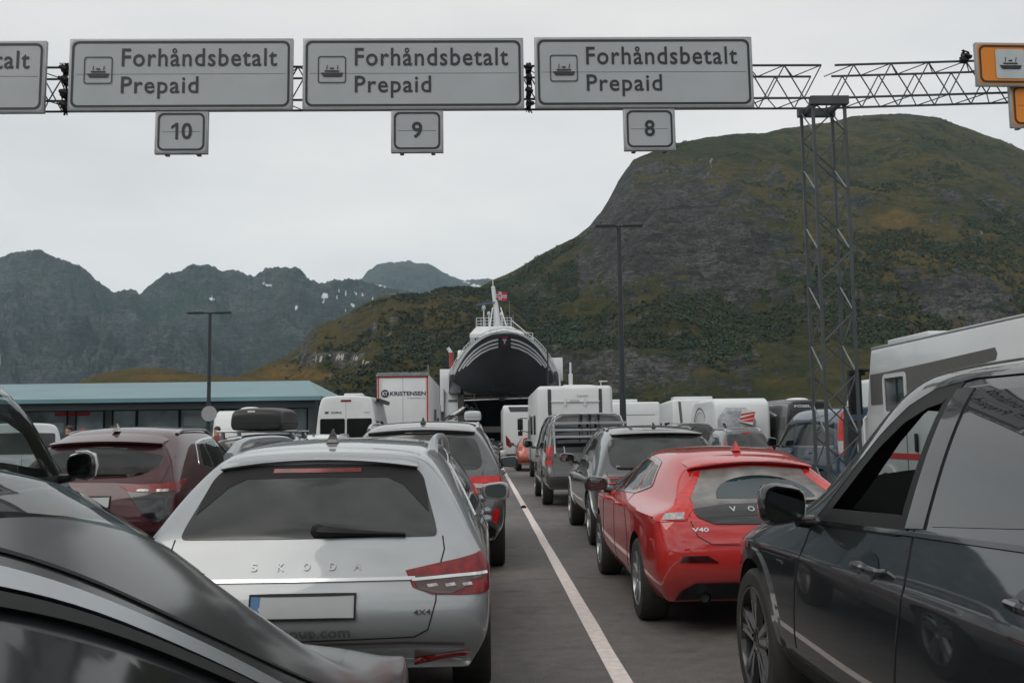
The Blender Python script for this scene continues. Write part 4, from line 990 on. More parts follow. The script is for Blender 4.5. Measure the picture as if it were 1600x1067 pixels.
# --- lorry
r = empty('box_lorry', (-3.80, 47, 0), 'white box lorry with a navy firm name on its rear doors, left of the ferry', 'lorry')
prism('cargo_box', [(0, 1.05), (11.6, 1.05), (11.6, 4.42), (0, 4.42)], -1.22, 1.22, 'camper', r, .03, 2)
mb = MB()
for s in (-1, 1): mb.box((s * 1.16, -.012, 2.7), (.07, .03, 3.3))
mb.box((0, -.012, 4.30), (2.38, .03, .07)); mb.box((0, -.012, 1.15), (2.38, .03, .07)); mb.build('red_outline', 'stickerred', r, False)
mb = MB(); mb.box((0, -.04, 4.40), (2.5, .10, .12)); mb.tube([(-1.2, -.06, 4.48), (1.2, -.06, 4.48)], .03, 6); mb.tube([(1.2, .05, 4.4), (1.2, .02, 4.85)], .04, 6); mb.build('roof_frame', 'galv', r)
mb = MB()
for x in (-1.05, 1.1): mb.tube([(x, -.035, 1.2), (x, -.035, 4.25)], .018, 6)
mb.build('door_lock_rod', 'camper', r)
mb = MB(); mb.box((0, -.001, 2.7), (.012, .012, 3.2)); mb.build('door_gap', 'inkgrey', r, False)
planetext('firm_name', 'KRISTENSEN', -.60, 1.08, 3.42, 3.62, -.018, 'inkblue', r, .025)
planetext('web_address', 'kristensen.as', .22, 1.06, 3.27, 3.34, -.018, 'inkgrey', r, .0)
mb = MB(); V = [(-.84 + .19 * math.cos(a), -.018, 3.52 + .19 * math.sin(a)) for a in np.linspace(0, 2 * PI, 33)[:-1]]; mb.add(V, [tuple(range(32))]); em = mb.build('emblem', 'inkblue', r, False)
planetext('emblem_letters', 'KT', -.96, -.72, 3.43, 3.61, -.024, 'inkwhite', em, .03)
mb = MB()
for y in (1.8, 3.1): 
    for s in (-1, 1): mb.lathe([(-.15, .3), (-.15, .5), (.15, .5), (.15, .3)], (s * 1.05, y, .5), 'x', 24)
mb.build('wheel', 'rubber', r); mb = MB(); mb.box((0, .15, .62), (2.4, .12, .14)); mb.box((0, 6, .9), (.9, 11, .25)); mb.build('underrun_bar', 'trim', r)
for s in (-1, 1):
    mb = MB(); mb.box((s * 1.0, -.01, .78), (.36, .05, .14)); mb.build('taillight', 'lampred', r)
prism('cab', [(11.9, .6), (14, .6), (14.1, 1.9), (13.8, 3.4), (11.9, 3.5)], -1.2, 1.2, 'white', r, .08)
mb = MB(); mb.box((1.26, 5.8, 2.2), (.03, 1.2, 1.4)); mb.box((1.26, 8.8, 2.0), (.03, 1.6, 1.0)); mb.build('side_locker', 'camper_grey', r)

# --- motorhomes: side profile (y, z), then fittings
def motorhome(name, loc, w, prof, label, cat='motorhome', bevel=.09, rear=None, side=None, group=None, extras=None, wheels=(1.6,), R=.33, m='camper', base=True, lev=3):
    r = empty(name, loc, label, cat, group)
    b = prism('body', prof, -w, w, m, r, bevel, lev)
    bv = bvh_of(b)
    for y in wheels:
        for s in (-1, 1):
            t = MB(); t.lathe([(-.1, R * .66), (-.1, R * .95), (-.06, R), (.06, R), (.1, R * .95), (.1, R * .66)], (s * (w - .12), y, R), 'x', 28); tt = t.build('wheel', 'rubber', r)
            q = MB(); q.lathe([(s * .09, R * .66), (s * .06, R * .6), (s * .08, R * .3), (s * .09, .001)], (s * (w - .12), y, R), 'x', 20); q.build('rim', 'rim', tt)
    ys = [p[0] for p in prof]; z0 = min(p[1] for p in prof)
    q = MB(); q.box((0, (min(ys) + max(ys)) / 2 + .2, z0 - .1), (w * 1.7, (max(ys) - min(ys)) * .9, .22)); q.build('chassis', 'trim', r)
    for nm, poly, mm in (rear or []): overlay(nm, bv, poly, 'rear', mm, r, .008, .15, rnd=.03)
    for nm, poly, mm in (side or []): 
        overlay(nm, bv, poly, 'left', mm, r, .008, .3, rnd=.0 if 'band' in nm or 'gap' in nm or 'stripe' in nm else .06)
    return r, bv
# big one ahead in the lane
r, bv = motorhome('motorhome', (2.77, 30, 0), 1.15, [(0, .55), (7.2, .55), (7.2, 1.3), (6.6, 2.3), (5.9, 2.93), (0, 2.96), (-.03, 2.2)], 'white motorhome with two dark vertical corner bands, ahead of the dark grey van', bevel=.13,
    rear=[('corner_band', [(-.83, 2.86), (-.72, 2.86), (-.72, 2.2), (-.62, .9), (-.70, .9), (-.83, 2.2)], 'slate'), ('corner_band', [(.72, 2.86), (.82, 2.86), (.82, 2.2), (.72, .9), (.62, .9), (.72, 2.2)], 'slate'),
          ('taillight', [(-1.08, 1.0), (-.86, 1.0), (-.86, 1.1), (-1.08, 1.12)], 'lampred'), ('taillight', [(.86, 1.0), (1.08, 1.0), (1.08, 1.12), (.86, 1.1)], 'lampred'), ('bumper', [(-1.1, .55), (1.1, .55), (1.1, .74), (-1.1, .74)], 'trim')],
    side=[('side_window', [(1.0, 1.5), (2.2, 1.5), (2.2, 2.1), (1.0, 2.1)], 'glass'), ('side_window', [(3.0, 1.5), (4.3, 1.5), (4.3, 2.1), (3.0, 2.1)], 'glass'), ('cab_window', [(5.6, 1.35), (6.6, 1.3), (6.2, 2.0), (5.6, 2.05)], 'glass'), ('entry_door', [(4.6, .6), (5.2, .6), (5.2, 2.2), (4.6, 2.2)], 'slate')], wheels=(2.2, 5.9))
mb = MB(); mb.tube([(-.74, -.06, 2.48), (.74, -.06, 2.48)], .018, 6)
for x in (-.3, .3): mb.box((x, -.05, 2.46), (.05, .05, .22))
mb.build('bicycle_rail', 'camper', r); planetext('lettering', 'Carado', .05, .40, 2.62, 2.68, -.045, 'inkgrey', r, .01); mb = MB(); mb.box((-.02, -.04, 2.49), (.3, .03, .05)); mb.build('brake_light', 'lampred', r)
for x, y, s_ in ((.1, 1.5, .7), (-.4, 4, .5)):
    mb = MB(); mb.box((x, y, 3.0), (s_, s_, .09)); mb.build('roof_hatch', 'camper', r, bevel=.03)
mb = MB(); mb.ball((.55, 2.0, 3.0), (.8, .8, .16), n=14); mb.build('roof_dome', 'camper', r)
mb = MB(); mb.tube([(.88, .7, 2.95), (.88, .7, 3.12)], .015, 6); mb.box((.95, .7, 3.12), (.25, .1, .03)); mb.build('antenna', 'white', r)
mb = MB(); mb.tube([(-1.15, 6.75, 2.1), (-1.42, 6.85, 2.12), (-1.42, 6.85, 1.65), (-1.15, 6.8, 1.6)], .02, 6); mb.box((-1.42, 6.85, 1.88), (.2, .08, .42)); mb.box((-1.42, 6.85, 1.55), (.17, .08, .18)); mb.build('door_mirror', 'trim', r, bevel=.03)
mb = MB(); mb.tube([(-1.155, .15, 1.25), (-1.2, .15, 1.25), (-1.2, .15, .65), (-1.155, .15, .65)], .02, 6); mb.build('grab_handle', 'white', r)
# further ahead, towards the ramp
r, bv = motorhome('motorhome', (2.1, 50.5, 0), 1.12, [(0, .5), (6.6, .5), (6.6, 1.3), (5.9, 2.9), (0, 3.0), (-.05, 2.6), (0, 2.0)], 'white motorhome nearest the open ferry bow, red pointed rear lamp', bevel=.1,
    rear=[('taillight', [(-1.0, 1.5), (-.86, 1.35), (-.62, .98), (-.78, .85), (-.98, 1.0)], 'lampred'), ('taillight', [(1.0, 1.5), (.86, 1.35), (.62, .98), (.78, .85), (.98, 1.0)], 'lampred'), ('rear_window', [(-.85, 2.92), (.85, 2.92), (.75, 2.66), (-.75, 2.66)], 'glass')], wheels=(1.9, 5.6))
# lane 7 white
r, bv = motorhome('motorhome', (6.55, 43, 0), 1.12, [(0, .5), (6.4, .5), (6.4, 1.3), (5.8, 2.75), (0, 2.85), (-.04, 2.4)], 'white motorhome with dark wedge emblem, right of the tall dark lamp post', bevel=.1,
    rear=[('emblem', [(-.35, 1.35), (.2, 1.35), (.05, 1.25), (-.05, .9)], 'camper_grey'), ('rear_ridge', [(-.7, 2.3), (.9, 2.3), (.9, 2.28), (-.7, 2.28)], 'inkgrey'), ('taillight', [(.9, .7), (1.05, .7), (1.05, .95), (.9, .95)], 'lampred')], wheels=(1.9, 5.4))
planetext('lettering', 'ARCA', .28, .92, 1.40, 1.54, -.045, 'ink', r, .02)
for x in (-.75, .0): 
    mb = MB(); mb.box((x, 1.2, 2.93), (.55, .7, .14)); mb.build('roof_hatch', 'camper', r, bevel=.04)
# lane 6: caravan with round window
r, bv = motorhome('caravan', (10.5, 40, 0), 1.13, [(0, .5), (4.6, .5), (5.0, 1.2), (4.9, 2.1), (4.3, 2.75), (3.6, 2.86), (.5, 2.86), (.1, 2.7), (0, 2.1)], 'white caravan with swooping grey side arcs and a covered bicycle on its rear', 'caravan', bevel=.14,
    side=[('side_window', [(2.9, 1.35), (4.2, 1.35), (4.1, 1.8), (3.0, 1.8)], 'glass2')], wheels=(2.0,))
mb = MB()
for rr_, o_ in ((1.45, 0), (1.25, .05)):
    ribbon(bv, [(2.9 + rr_ * math.cos(a), 1.15 + rr_ * .95 * math.sin(a)) for a in np.linspace(.1, 2.4, 22)], 'left', .07 - o_, .008, False, mb, .2)
mb.build('side_arc', 'camper_grey', r)
q = empty('covered_bicycle', (10.15, 39.75, 1.1), 'grey covered bicycle behind the arc-striped caravan, carrying a red and white warning board', 'bike cover')
rng = random.Random(5); V = []; n = 16
for i in range(9):
    z = 1.35 * i / 8; ww = .78 * math.sin(PI * (.18 + .64 * i / 8)) ; 
    for k in range(n):
        a = 2 * PI * k / n; V.append((ww * math.cos(a) * (1 + rng.uniform(-.06, .06)), .22 * math.sin(a) * (1 + rng.uniform(-.2, .2)), z + rng.uniform(-.03, .03)))
F = [(i * n + k, i * n + (k + 1) % n, (i + 1) * n + (k + 1) % n, (i + 1) * n + k) for i in range(8) for k in range(n)] + [tuple(range(n))[::-1], tuple(range(8 * n, 9 * n))]
mkobj('cover', V, F, 'tarp', q, True, None, 0)
mb = MB(); mb.lathe([(-.03, .26), (-.03, .34), (.03, .34), (.03, .26)], (-.55, -.20, .42), 'x', 20); mb.build('wheel', 'rubber', q)
mb = MB(); mb.box((.38, -.30, 1.0), (.55, .02, .55), 0, rot=Matrix.Rotation(.25, 3, 'Y')); wb_ = mb.build('warning_board', 'inkwhite', q, False)
for k in (-1, 0, 1):
    a = .25; R2 = Matrix.Rotation(a, 3, 'Y'); V = []
    for u, v in ((-.27, -.27 + .18 * k + .05), (-.27, -.13 + .18 * k + .0), (.27, .17 + .18 * k - .0), (.27, .05 + .18 * k - .03)):
        v = max(-.27, min(.27, v)); p = R2 @ Vector((u, -.013, v)); V.append((p[0] + .38, p[1] - .30, p[2] + 1.0))
    mkobj('red_stripe', V, [(0, 1, 2, 3)], 'stickerred', wb_, False)
r, bv = motorhome('motorhome', (10.3, 48, 0), 1.13, [(0, .5), (6.6, .5), (6.6, 1.3), (6.0, 2.95), (0, 3.12), (-.03, 2.4)], 'white motorhome with one dark vertical band, between the dark lamp post and the arc-striped caravan', bevel=.12,
    rear=[('corner_band', [(-.86, 3.0), (-.72, 3.0), (-.60, .9), (-.70, .9)], 'camper_grey'), ('corner_band', [(.72, 3.0), (.86, 3.0), (.7, .9), (.6, .9)], 'camper_grey')],
    side=[('side_window', [(.8, 1.3), (2.2, 1.3), (2.2, 2.0), (.8, 2.0)], 'glass'), ('side_window', [(3.0, 1.3), (4.4, 1.3), (4.4, 2.0), (3.0, 2.0)], 'glass'), ('dark_band', [(.3, 1.1), (6.2, 1.1), (6.0, 1.25), (.3, 1.25)], 'camper_grey')], wheels=(1.9, 5.6))
mb = MB(); mb.box((0, .9, 3.18), (1.9, .9, .14)); mb.build('roof_hatch', 'camper', r, bevel=.05)
# right: rounded white motorhome behind the tower
r, bv = motorhome('motorhome', (13.6, 27.5, 0), 1.13, [(0, .5), (6.6, .5), (7.0, 1.2), (6.7, 2.3), (6.0, 3.0), (5.2, 3.15), (0, 3.15)], 'white round-nosed motorhome seen through the lattice tower', bevel=.14,
    side=[('side_stripe', [(.2, 1.55), (6.4, 1.5), (6.4, 1.45), (.2, 1.49)], 'stickerred'), ('side_window', [(3.0, 1.6), (4.2, 1.6), (4.2, 2.1), (3.0, 2.1)], 'glass')], wheels=(2.0, 5.8))
# big white motorhome on the right
prof = [(0, .5), (5.1, .5), (5.1, .95), (5.35, 1.12), (5.75, 1.15), (6.1, 1.02), (6.3, .72), (7.45, .72), (7.55, 1.25), (7.3, 1.55), (6.9, 1.7), (6.25, 2.45), (6.3, 2.75), (6.15, 3.18), (0, 3.18)]
prof = [(0, .5), (7.6, .5), (8.35, .55), (8.45, 1.2), (8.25, 1.5), (7.85, 1.85), (7.72, 2.4), (7.55, 2.95), (0, 2.95)]
r, bv = motorhome('motorhome', (8.27, 10.3, 0), 1.2, prof, 'large white motorhome with a broad dark brown band, behind the dark car at right', bevel=.04,
    side=[('dark_band', [(7.60, 2.50), (7.1, 2.505), (5.5, 2.54), (3.15, 2.61), (3.10, 2.52), (3.15, 2.44), (4.2, 2.36), (5.4, 2.28), (6.0, 1.95), (7.62, 1.95)], 'camper_grey'),
          ('side_stripe', [(.3, 1.10), (7.2, 1.10), (7.2, 1.0), (.3, 1.0)], 'stickerred'), ('cab_door_gap', [(6.15, .6), (6.17, .6), (6.17, 2.0), (6.15, 2.0)], 'inkgrey'),
          ('side_locker', [(2.5, .65), (4.0, .65), (4.0, .95), (2.5, .95)], 'camper')], wheels=(1.9, 7.0), R=.36, lev=2)
mb = MB(); wy = [(6.10, 1.78), (6.98, 1.78), (6.98, 2.43), (6.10, 2.43)]
ribbon(bv, rounded(wy, .08), 'left', .07, .03, True, mb, .2); wf = mb.build('cab_window_frame', 'camper', r)
overlay('cab_window', bv, rounded(wy, .06), 'left', 'glass2', r, .012, .2)
mb = MB(); ribbon(bv, [(6.45, 1.80), (6.45, 2.41)], 'left', .06, .02, False, mb); mb.build('window_divider', 'trim', wf)
mb = MB(); mb.tube([(-1.12, 7.65, 2.58), (-1.35, 7.95, 2.62), (-1.38, 7.95, 2.5)], .03, 8); mb.box((-1.36, 7.98, 2.15), (.22, .14, .72)); mb.box((-1.32, 7.98, 2.56), (.28, .16, .10)); mb.build('door_mirror', 'trim', r, bevel=.05)
mb = MB(); mb.tube([(-1.215, 7.85, 1.75), (-1.26, 7.85, 1.7), (-1.26, 7.85, 1.0)], .022, 8); mb.build('grab_handle', 'camper', r)
mb = MB(); mb.box((-1.165, 3.8, 2.965), (.06, 7.5, .045)); mb.build('roof_rail', 'alu', r, bevel=.012)
mb = MB(); mb.box((-.9, 6.1, 3.02), (.5, 1.6, .09)); mb.build('roof_hatch', 'camper', r, bevel=.02)
mb = MB(); a_ = [(7.0 + .47 * math.cos(t), .36 + .47 * math.sin(t)) for t in np.linspace(-.3, PI + .3, 20)]
ribbon(bv, a_, 'left', .14, .05, False, mb, .1); mb.build('wheel_arch', 'camper', r)
overlay('wheel_well', bv, [(7.0 + .42 * math.cos(t), .50 + max(-.0, .30 * math.sin(t))) for t in np.linspace(0, PI, 16)], 'left', 'dark', r, .012, .1)
mb = MB(); mb.box((-1.23, 5.75, 1.28), (.03, .09, .3)); mb.build('door_handle', 'trim', r, bevel=.01)
# distant motorhome at left
r, bv = motorhome('motorhome', (-10.0, 41, 0), 1.1, [(0, .5), (6.8, .5), (6.8, 1.3), (6.2, 2.6), (.8, 2.66), (.25, 2.45), (0, 1.7)], 'white motorhome partly hidden behind the black roof box, in front of the low building', bevel=.12, wheels=(1.9, 5.6),
    rear=[('taillight', [(-1.05, 1.4), (-.85, 1.4), (-.85, 1.6), (-1.05, 1.6)], 'lampred'), ('taillight', [(.85, 1.4), (1.05, 1.4), (1.05, 1.6), (.85, 1.6)], 'lampred')])
overlay('side_window', bv, [(1.8, 1.85), (3.4, 1.85), (3.4, 2.25), (1.8, 2.25)], 'right', 'glass', r, .01, .3, rnd=.05)
overlay('side_window', bv, [(4.2, 1.85), (5.2, 1.85), (5.2, 2.25), (4.2, 2.25)], 'right', 'glass', r, .01, .3, rnd=.05)
overlay('side_stripe', bv, [(.5, 1.6), (6.5, 1.72), (6.5, 1.66), (.5, 1.54)], 'right', 'inkgrey', r, .01, .3)
mb = MB(); mb.ball((.2, 1.2, 2.72), (.9, .9, .22), n=14); mb.build('roof_dome', 'camper', r)
mb = MB(); mb.ball((.5, 3.4, 2.70), (.8, .8, .16), n=14); mb.build('roof_dome', 'camper', r)

# --- orange-red car between the two motorhomes
P = dict(paint='orange_paint', w=.9, L=4.2, H=1.5, R=.33, lev=2, ra=.8, fa=3.4, yws=2.4, yc=3.1, rear=mirror2([(0, 1.05), (.62, 1.05), (.58, 1.36), (0, 1.4)]),
         side=[[(.85, 1.08), (2.1, 1.05), (2.1, 1.36), (1.1, 1.34)]], pair=[('taillight', [(.64, .85), (.8, .85), (.82, 1.0), (.64, 1.0)], 'lampred', .01)], mirror=(1., 2.7, 1.1))
car('hatchback_car', P, (2.22, 41, 0), 'orange-red car, a sliver visible left of the banded white motorhome')

# --- motorcycles waiting by the ramp
def motorcycle(loc, label, rz=0):
    r = empty('motorcycle', loc, label, 'motorcycle', 'motorcycles waiting by the ferry ramp', rz)
    for y in (0, 1.45):
        t = MB(); t.lathe([(-.07, .22), (-.08, .28), (0, .33), (.08, .28), (.07, .22)], (0, y, .33), 'x', 20); t.lathe([(.02, .22), (.02, .02)], (0, y, .33), 'x', 12); t.build('wheel', 'rubber', r)
    b = MB(); b.ball((0, .95, .92), (.36, .62, .32)); b.ball((0, .75, .5), (.34, .6, .4)); b.ball((0, .25, .84), (.32, .75, .14)); b.tube([(0, 1.25, 1.0), (0, 1.45, .33)], .04, 6); b.tube([(0, .6, .45), (0, 0, .33)], .04, 6); b.build('frame', 'black', r)
    h = MB(); h.tube([(-.4, 1.05, 1.12), (-.15, 1.2, 1.08), (.15, 1.2, 1.08), (.4, 1.05, 1.12)], .02, 6); h.build('handlebar', 'trim', r)
    for s in (-1, 1):
        c = MB(); c.box((s * .38, .0, .68), (.24, .5, .4)); c.build('pannier', 'alu', r, bevel=.03)
    l = MB(); l.box((0, -.26, .78), (.16, .05, .07)); l.build('taillight', 'lampbright', r)
    p = MB(); p.box((0, -.3, .6), (.18, .02, .14)); p.build('licence_plate', 'plate', r)
motorcycle((.40, 40.5, 0), 'black touring motorcycle with panniers, nearest the distant white van'); motorcycle((.95, 52, 0), 'black motorcycle nearest the ferry ramp', .05)

# ------------------------------------------------------------------ dark car at bottom left (its roof edge runs past the viewer)
P = dict(paint='nearblack', w=.93, L=4.5, H=1.465, belt=1.02, sh=.88, zb=.25, wr=.60, wb=.91, wcow=.90, cabin=dict(rearglass='clear', sideglass='glass', seats=False), rk=.8, zsp=1.36, ra=.95, fa=3.65, R=.33, yws=1.42, yc=3.05, zc=1.0, zh=.93, crown=.045,
         side=[catmull([(.95, 1.04), (1.9, 1.0), (2.55, .99), (2.38, 1.08), (2.14, 1.215), (1.94, 1.305), (1.75, 1.362), (1.45, 1.385), (1.0, 1.385)], 4), [(.3, 1.1), (.85, 1.08), (.85, 1.33), (.5, 1.28)]], sides=(-1, 1),
         ws=[(-.66, 2.95), (0, 3.10), (.66, 2.95), (.50, 1.62), (0, 1.70), (-.50, 1.62)], handles=[(1.0, .93)], mirror=None, sideseams=[[(1.63, .4), (1.63, 1.05)], [(2.95, .4), (2.95, .95)]],
         rear=mirror2([(0, 1.02), (.6, 1.02), (.52, 1.28), (0, 1.3)]))
root, bvh, body = car('saloon_car', P, (-1.12, -.9, 0), 'dark saloon car at the bottom left corner, nearest the viewer')
mb = MB(); ribbon(bvh, catmull([(.65, 1.39), (1.1, 1.42), (1.45, 1.425), (1.78, 1.405), (1.91, 1.375), (2.06, 1.32), (2.26, 1.215), (2.48, 1.09), (2.68, .985)], 5, False), 'right', .026, .010, False, mb, .04, mi=0); mb.build('window_trim', 'alu', root)
mb = MB(); ribbon(bvh, catmull([(.65, 1.367), (1.1, 1.398), (1.45, 1.402), (1.77, 1.380), (1.89, 1.352), (2.04, 1.297), (2.24, 1.195), (2.46, 1.07), (2.66, .965)], 5, False), 'right', .018, .012, False, mb, .04); mb.build('window_seal', 'trim', root)
mb = MB(); ribbon(bvh, catmull([(1.0, 1.44), (1.5, 1.44), (1.8, 1.425), (1.95, 1.40), (2.10, 1.345), (2.30, 1.24), (2.55, 1.12), (2.85, 1.0)], 5, False), 'right', .006, .004, False, mb, .04); mb.build('roof_gutter', 'dark', root)

# ------------------------------------------------------------------ charcoal off-roader, right foreground
P = dict(paint='charcoal', w=1.0, L=4.92, H=1.745, belt=1.13, rbelt=1.16, sh=.93, zb=.32, wr=.71, wb=.925, rk=.65, zsp=1.66, ra=1.08, fa=4.06, R=.385, yws=2.75, yc=3.45, zc=1.13, zh=1.05, tw=.27, agap=.05,
         sides=(1,), rim='rimdark', rimr=.74, spokes=5, csh=.55, cbe=.5, side=[[(1.1, 1.2), (1.9, 1.18), (1.9, 1.62), (1.3, 1.60)]], cutw=True, lev=4,
         ws=[(-.82, 3.38), (0, 3.53), (.82, 3.38), (.68, 2.87), (0, 2.92), (-.68, 2.87)],
         pair=[('taillight', [(.5, .95), (.9, .95), (.9, 1.1), (.5, 1.08)], 'lampred', .01)], rear=mirror2([(0, 1.15), (.7, 1.15), (.62, 1.55), (0, 1.6)]))
X5 = (2.42, 1.34, 0)
root, bvh, body = car('offroad_car', P, X5, 'charcoal off-road car in the right foreground with its front window open')
# open front window: a cabin hollow cut right through
fw = [(2.22, 1.155), (3.10, 1.12), (2.95, 1.25), (2.70, 1.45), (2.52, 1.56), (2.36, 1.615), (2.20, 1.64)]
hx = lambda z: float(np.interp(z, [.6, 1.12, 1.62], [.90, .90, .67]))
cab = [(1.2, .60), (3.15, .60), (3.30, .92), (3.42, 1.07), (3.14, 1.36), (2.88, 1.61), (2.0, 1.665), (1.2, 1.64)]
wsc = MB(); wp = [(-.80, 3.34), (0, 3.48), (.80, 3.34), (.66, 2.90), (0, 2.95), (-.66, 2.90)]; n = 6
wsc.add([(x, y, 1.10) for x, y in wp] + [(x, y, 2.0) for x, y in wp], [tuple(range(n)), tuple(range(2 * n - 1, n - 1, -1))] + [(i, i + n, (i + 1) % n + n, (i + 1) % n) for i in range(n)])
cut(body, [extr(cab, lambda z: -hx(z), hx), extr(fw, -1.3, -.60), wsc])
for o_ in list(root.children):
    if o_.name.startswith('windscreen'): o_.data.materials[0] = M_['clear']
mb = MB(); ribbon(bvh, fw, 'left', .075, .006, True, mb, .05); mb.build('window_seal', 'trim', root)
mb = MB(); ribbon(bvh, fw, 'right', .05, .006, True, mb, .05); mb.build('window_seal', 'trim', root)
rw = [(1.15, 1.24), (2.04, 1.17), (2.04, 1.625), (1.5, 1.63), (1.2, 1.55)]
overlay('rear_door_window', bvh, rw, 'left', 'skyglass', root, .004, .04, rnd=.03)
overlay('pillar_trim', bvh, [(2.06, 1.16), (2.20, 1.15), (2.19, 1.645), (2.06, 1.64)], 'left', 'gloss', root, .007, .04)
mb = MB(); ribbon(bvh, [(3.22, 1.09), (2.2, 1.135), (1.0, 1.18)], 'left', .016, .012, False, mb, .05); mb.build('belt_trim', 'gloss', root)
mb = MB(); ribbon(bvh, [(3.16, 1.12), (2.98, 1.275), (2.72, 1.485), (2.54, 1.60), (2.37, 1.66), (2.1, 1.685), (1.5, 1.68), (1.1, 1.6)], 'left', .014, .008, False, mb, .04); mb.build('window_trim', 'gloss', root)
seams(root, bvh, [('left', [(3.2, 1.10), (3.22, .95), (3.30, .80), (3.34, .5)]), ('left', [(2.14, 1.15), (2.10, .95), (2.16, .75), (2.22, .45)]), ('left', [(1.2, 1.2), (1.18, .95), (1.35, .8), (1.5, .5)]), ('left', [(3.2, 1.10), (3.7, 1.06), (4.4, .98)])], 'panel_gap', .009)
handle(root, bvh, -1, 2.40, .985, 'charcoal', .24); handle(root, bvh, -1, 1.28, 1.02, 'charcoal', .24)
for y, z in ((2.44, .985), (1.32, 1.02)):
    overlay('handle_recess', bvh, [(y + .10 * math.cos(a), z + .055 * math.sin(a)) for a in np.linspace(0, 2 * PI, 24)[:-1]], 'left', 'gloss', root, .0025, .03, skirt=False)
arch_trim(root, bvh, P, -1, 'charcoal', .06)
overlay('sill_trim', bvh, [(1.6, .36), (3.5, .36), (3.5, .46), (1.6, .46)], 'left', 'trim', root, .012, .1)
overlay('badge', bvh, [(3.50, .86), (3.58, .86), (3.58, .875), (3.50, .875)], 'left', 'chrome', root, .006, .05)
m_ = door_mirror(root, -1, -1.065, 3.22, 1.17, 'gloss', (.215, .13, .20))
m_ = door_mirror(root, 1, 1.075, 3.22, 1.17, 'gloss', (.215, .13, .20))
mb = MB()
for k in range(5):
    a0 = 2 * PI * k / 5 + .3
    for da in (-.15, .15):
        V = []
        for r_, o_ in ((.07, 0), (.272, 1)):
            an = a0 + da * (1.3 if o_ else 1.0); c = Vector((0, math.cos(an), math.sin(an))) * r_; tt = Vector((0, -math.sin(an), math.cos(an))) * (.010 + .008 * o_)
            for q in (1, -1): V.append(Vector((-.988 + .135 - .135 - .002 + .011, 4.06, .385)) + c + tt * q)
        mb.add(V, [(0, 1, 3, 2)])
mb.build('spoke_facing', 'rim', root)
# cabin: seats, wheel, dashboard seen through the open window
mb = MB(); mb.box((-.42, 2.1, 1.12), (.5, .16, .62)); mb.box((.42, 2.1, 1.12), (.5, .16, .62)); mb.box((-.42, 2.08, 1.5), (.26, .1, .18)); mb.box((.42, 2.08, 1.5), (.26, .1, .18)); mb.build('seat', 'seat', root, bevel=.05)
mb = MB(); mb.box((0, 3.02, .98), (1.6, .40, .18)); mb.box((-.42, 2.86, 1.05), (.4, .12, .12)); mb.build('dashboard', 'seat', root, bevel=.05)
mb = MB(); mb.tube([(-.42 + .18 * math.cos(a), 2.70 + .06 * math.sin(a), 1.13 + .17 * math.sin(a)) for a in np.linspace(0, 2 * PI, 25)[:-1]], .016, 8, closed=True); mb.build('steering_wheel', 'trim', root)
mb = MB()
for s in (-1, 1): 
    pts = [hit(bvh, 'top', s * .70, y, -.03) for y in np.linspace(.95, 2.75, 12)]; mb.tube(pts, .017, 8)
mb.build('roof_rail', 'gloss', root)
# ------------------------------------------------------------------ sign gantry
def truss(name, x0, x1, y0, z0, h, d, label, slope=0., yslope=0.):
    "box lattice beam from x0 to x1"
    r = empty(name, (0, 0, 0), label, 'sign gantry')
    def p(x, a, b): return Vector((x, y0 + a * d + yslope * (x - x0), z0 + b * h + slope * (x - x0)))
    mb = MB()
    for a in (0, 1):
        for b in (0, 1): mb.tube([p(x0 + (.12 if (a, b) == (1, 1) else 0), a, b), p(x1, a, b)], .018, 8)
    mb.build('chord', 'steel', r)
    n = int((x1 - x0) / .29); st = (x1 - x0) / n
    mb = MB()
    for i in range(n):
        xa, xb = x0 + i * st, x0 + (i + 1) * st
        for a in (0, 1): mb.tube([p(xa, a, i % 2), p(xb, a, 1 - i % 2)], .011, 5)
        for b in (0, 1): mb.tube([p(xa, (i + b) % 2, b), p(xb, 1 - (i + b) % 2, b)], .009, 5)
    mb.build('lattice', 'steel', r)
    return r
truss('gantry_beam', -16, 5.38, 15.02, 6.70, .53, .50, 'long grey lattice beam carrying the grey lane signs over the road')
truss('gantry_beam', 5.60, 16.5, 15.02, 6.70, .53, .50, 'grey lattice beam running right from the tower towards the orange signs', .015, -.035)
def tower(x, y, label):
    r = empty('gantry_tower', (x, y, 0), label, 'lattice tower')
    W_, D_, Hh = .50, .56, 6.62
    mb = MB()
    for a in (0, 1):
        for b in (0, 1): mb = MB(); mb.box((a * W_, b * D_, Hh / 2), (.043, .043, Hh)); mb.build('leg', 'steel', r)
    n = 14; st = Hh / n; mb = MB(); mg = MB()
    for i in range(n):
        za, zb_ = i * st, (i + 1) * st
        for a in (0, 1): (mg if 1 else mb).tube([(a * W_, 0 if i % 2 else D_, za), (a * W_, D_ if i % 2 else 0, zb_)], .012, 5)
        for b in (0, 1): mb.tube([((i + b) % 2 * W_, b * D_, za), ((1 - (i + b) % 2) * W_, b * D_, zb_)], .012, 5)
    mb.build('bracing', 'steel', r); mg.build('side_bracing', 'galv', r)
    mb = MB(); mb.box((W_ / 2, -.02, Hh + .01), (W_ + .10, .10, .13)); mb.box((W_ / 2, D_ + .02, Hh + .01), (W_ + .10, .10, .13)); mb.box((.06, D_ / 2, Hh), (.08, D_, .08)); mb.box((W_ - .06, D_ / 2, Hh), (.08, D_, .08)); mb.build('head_plate', 'steel', r)
    mb = MB(); mb.box((W_ / 2, D_ / 2, .04), (1.1, 1.1, .08)); mb.build('base_plate', 'steel', r)
    return r
tower(5.20, 14.96, 'slender grey lattice tower holding up the gantry beams on the right')
tower(-15.2, 14.96, 'grey lattice tower at the far left end of the gantry')
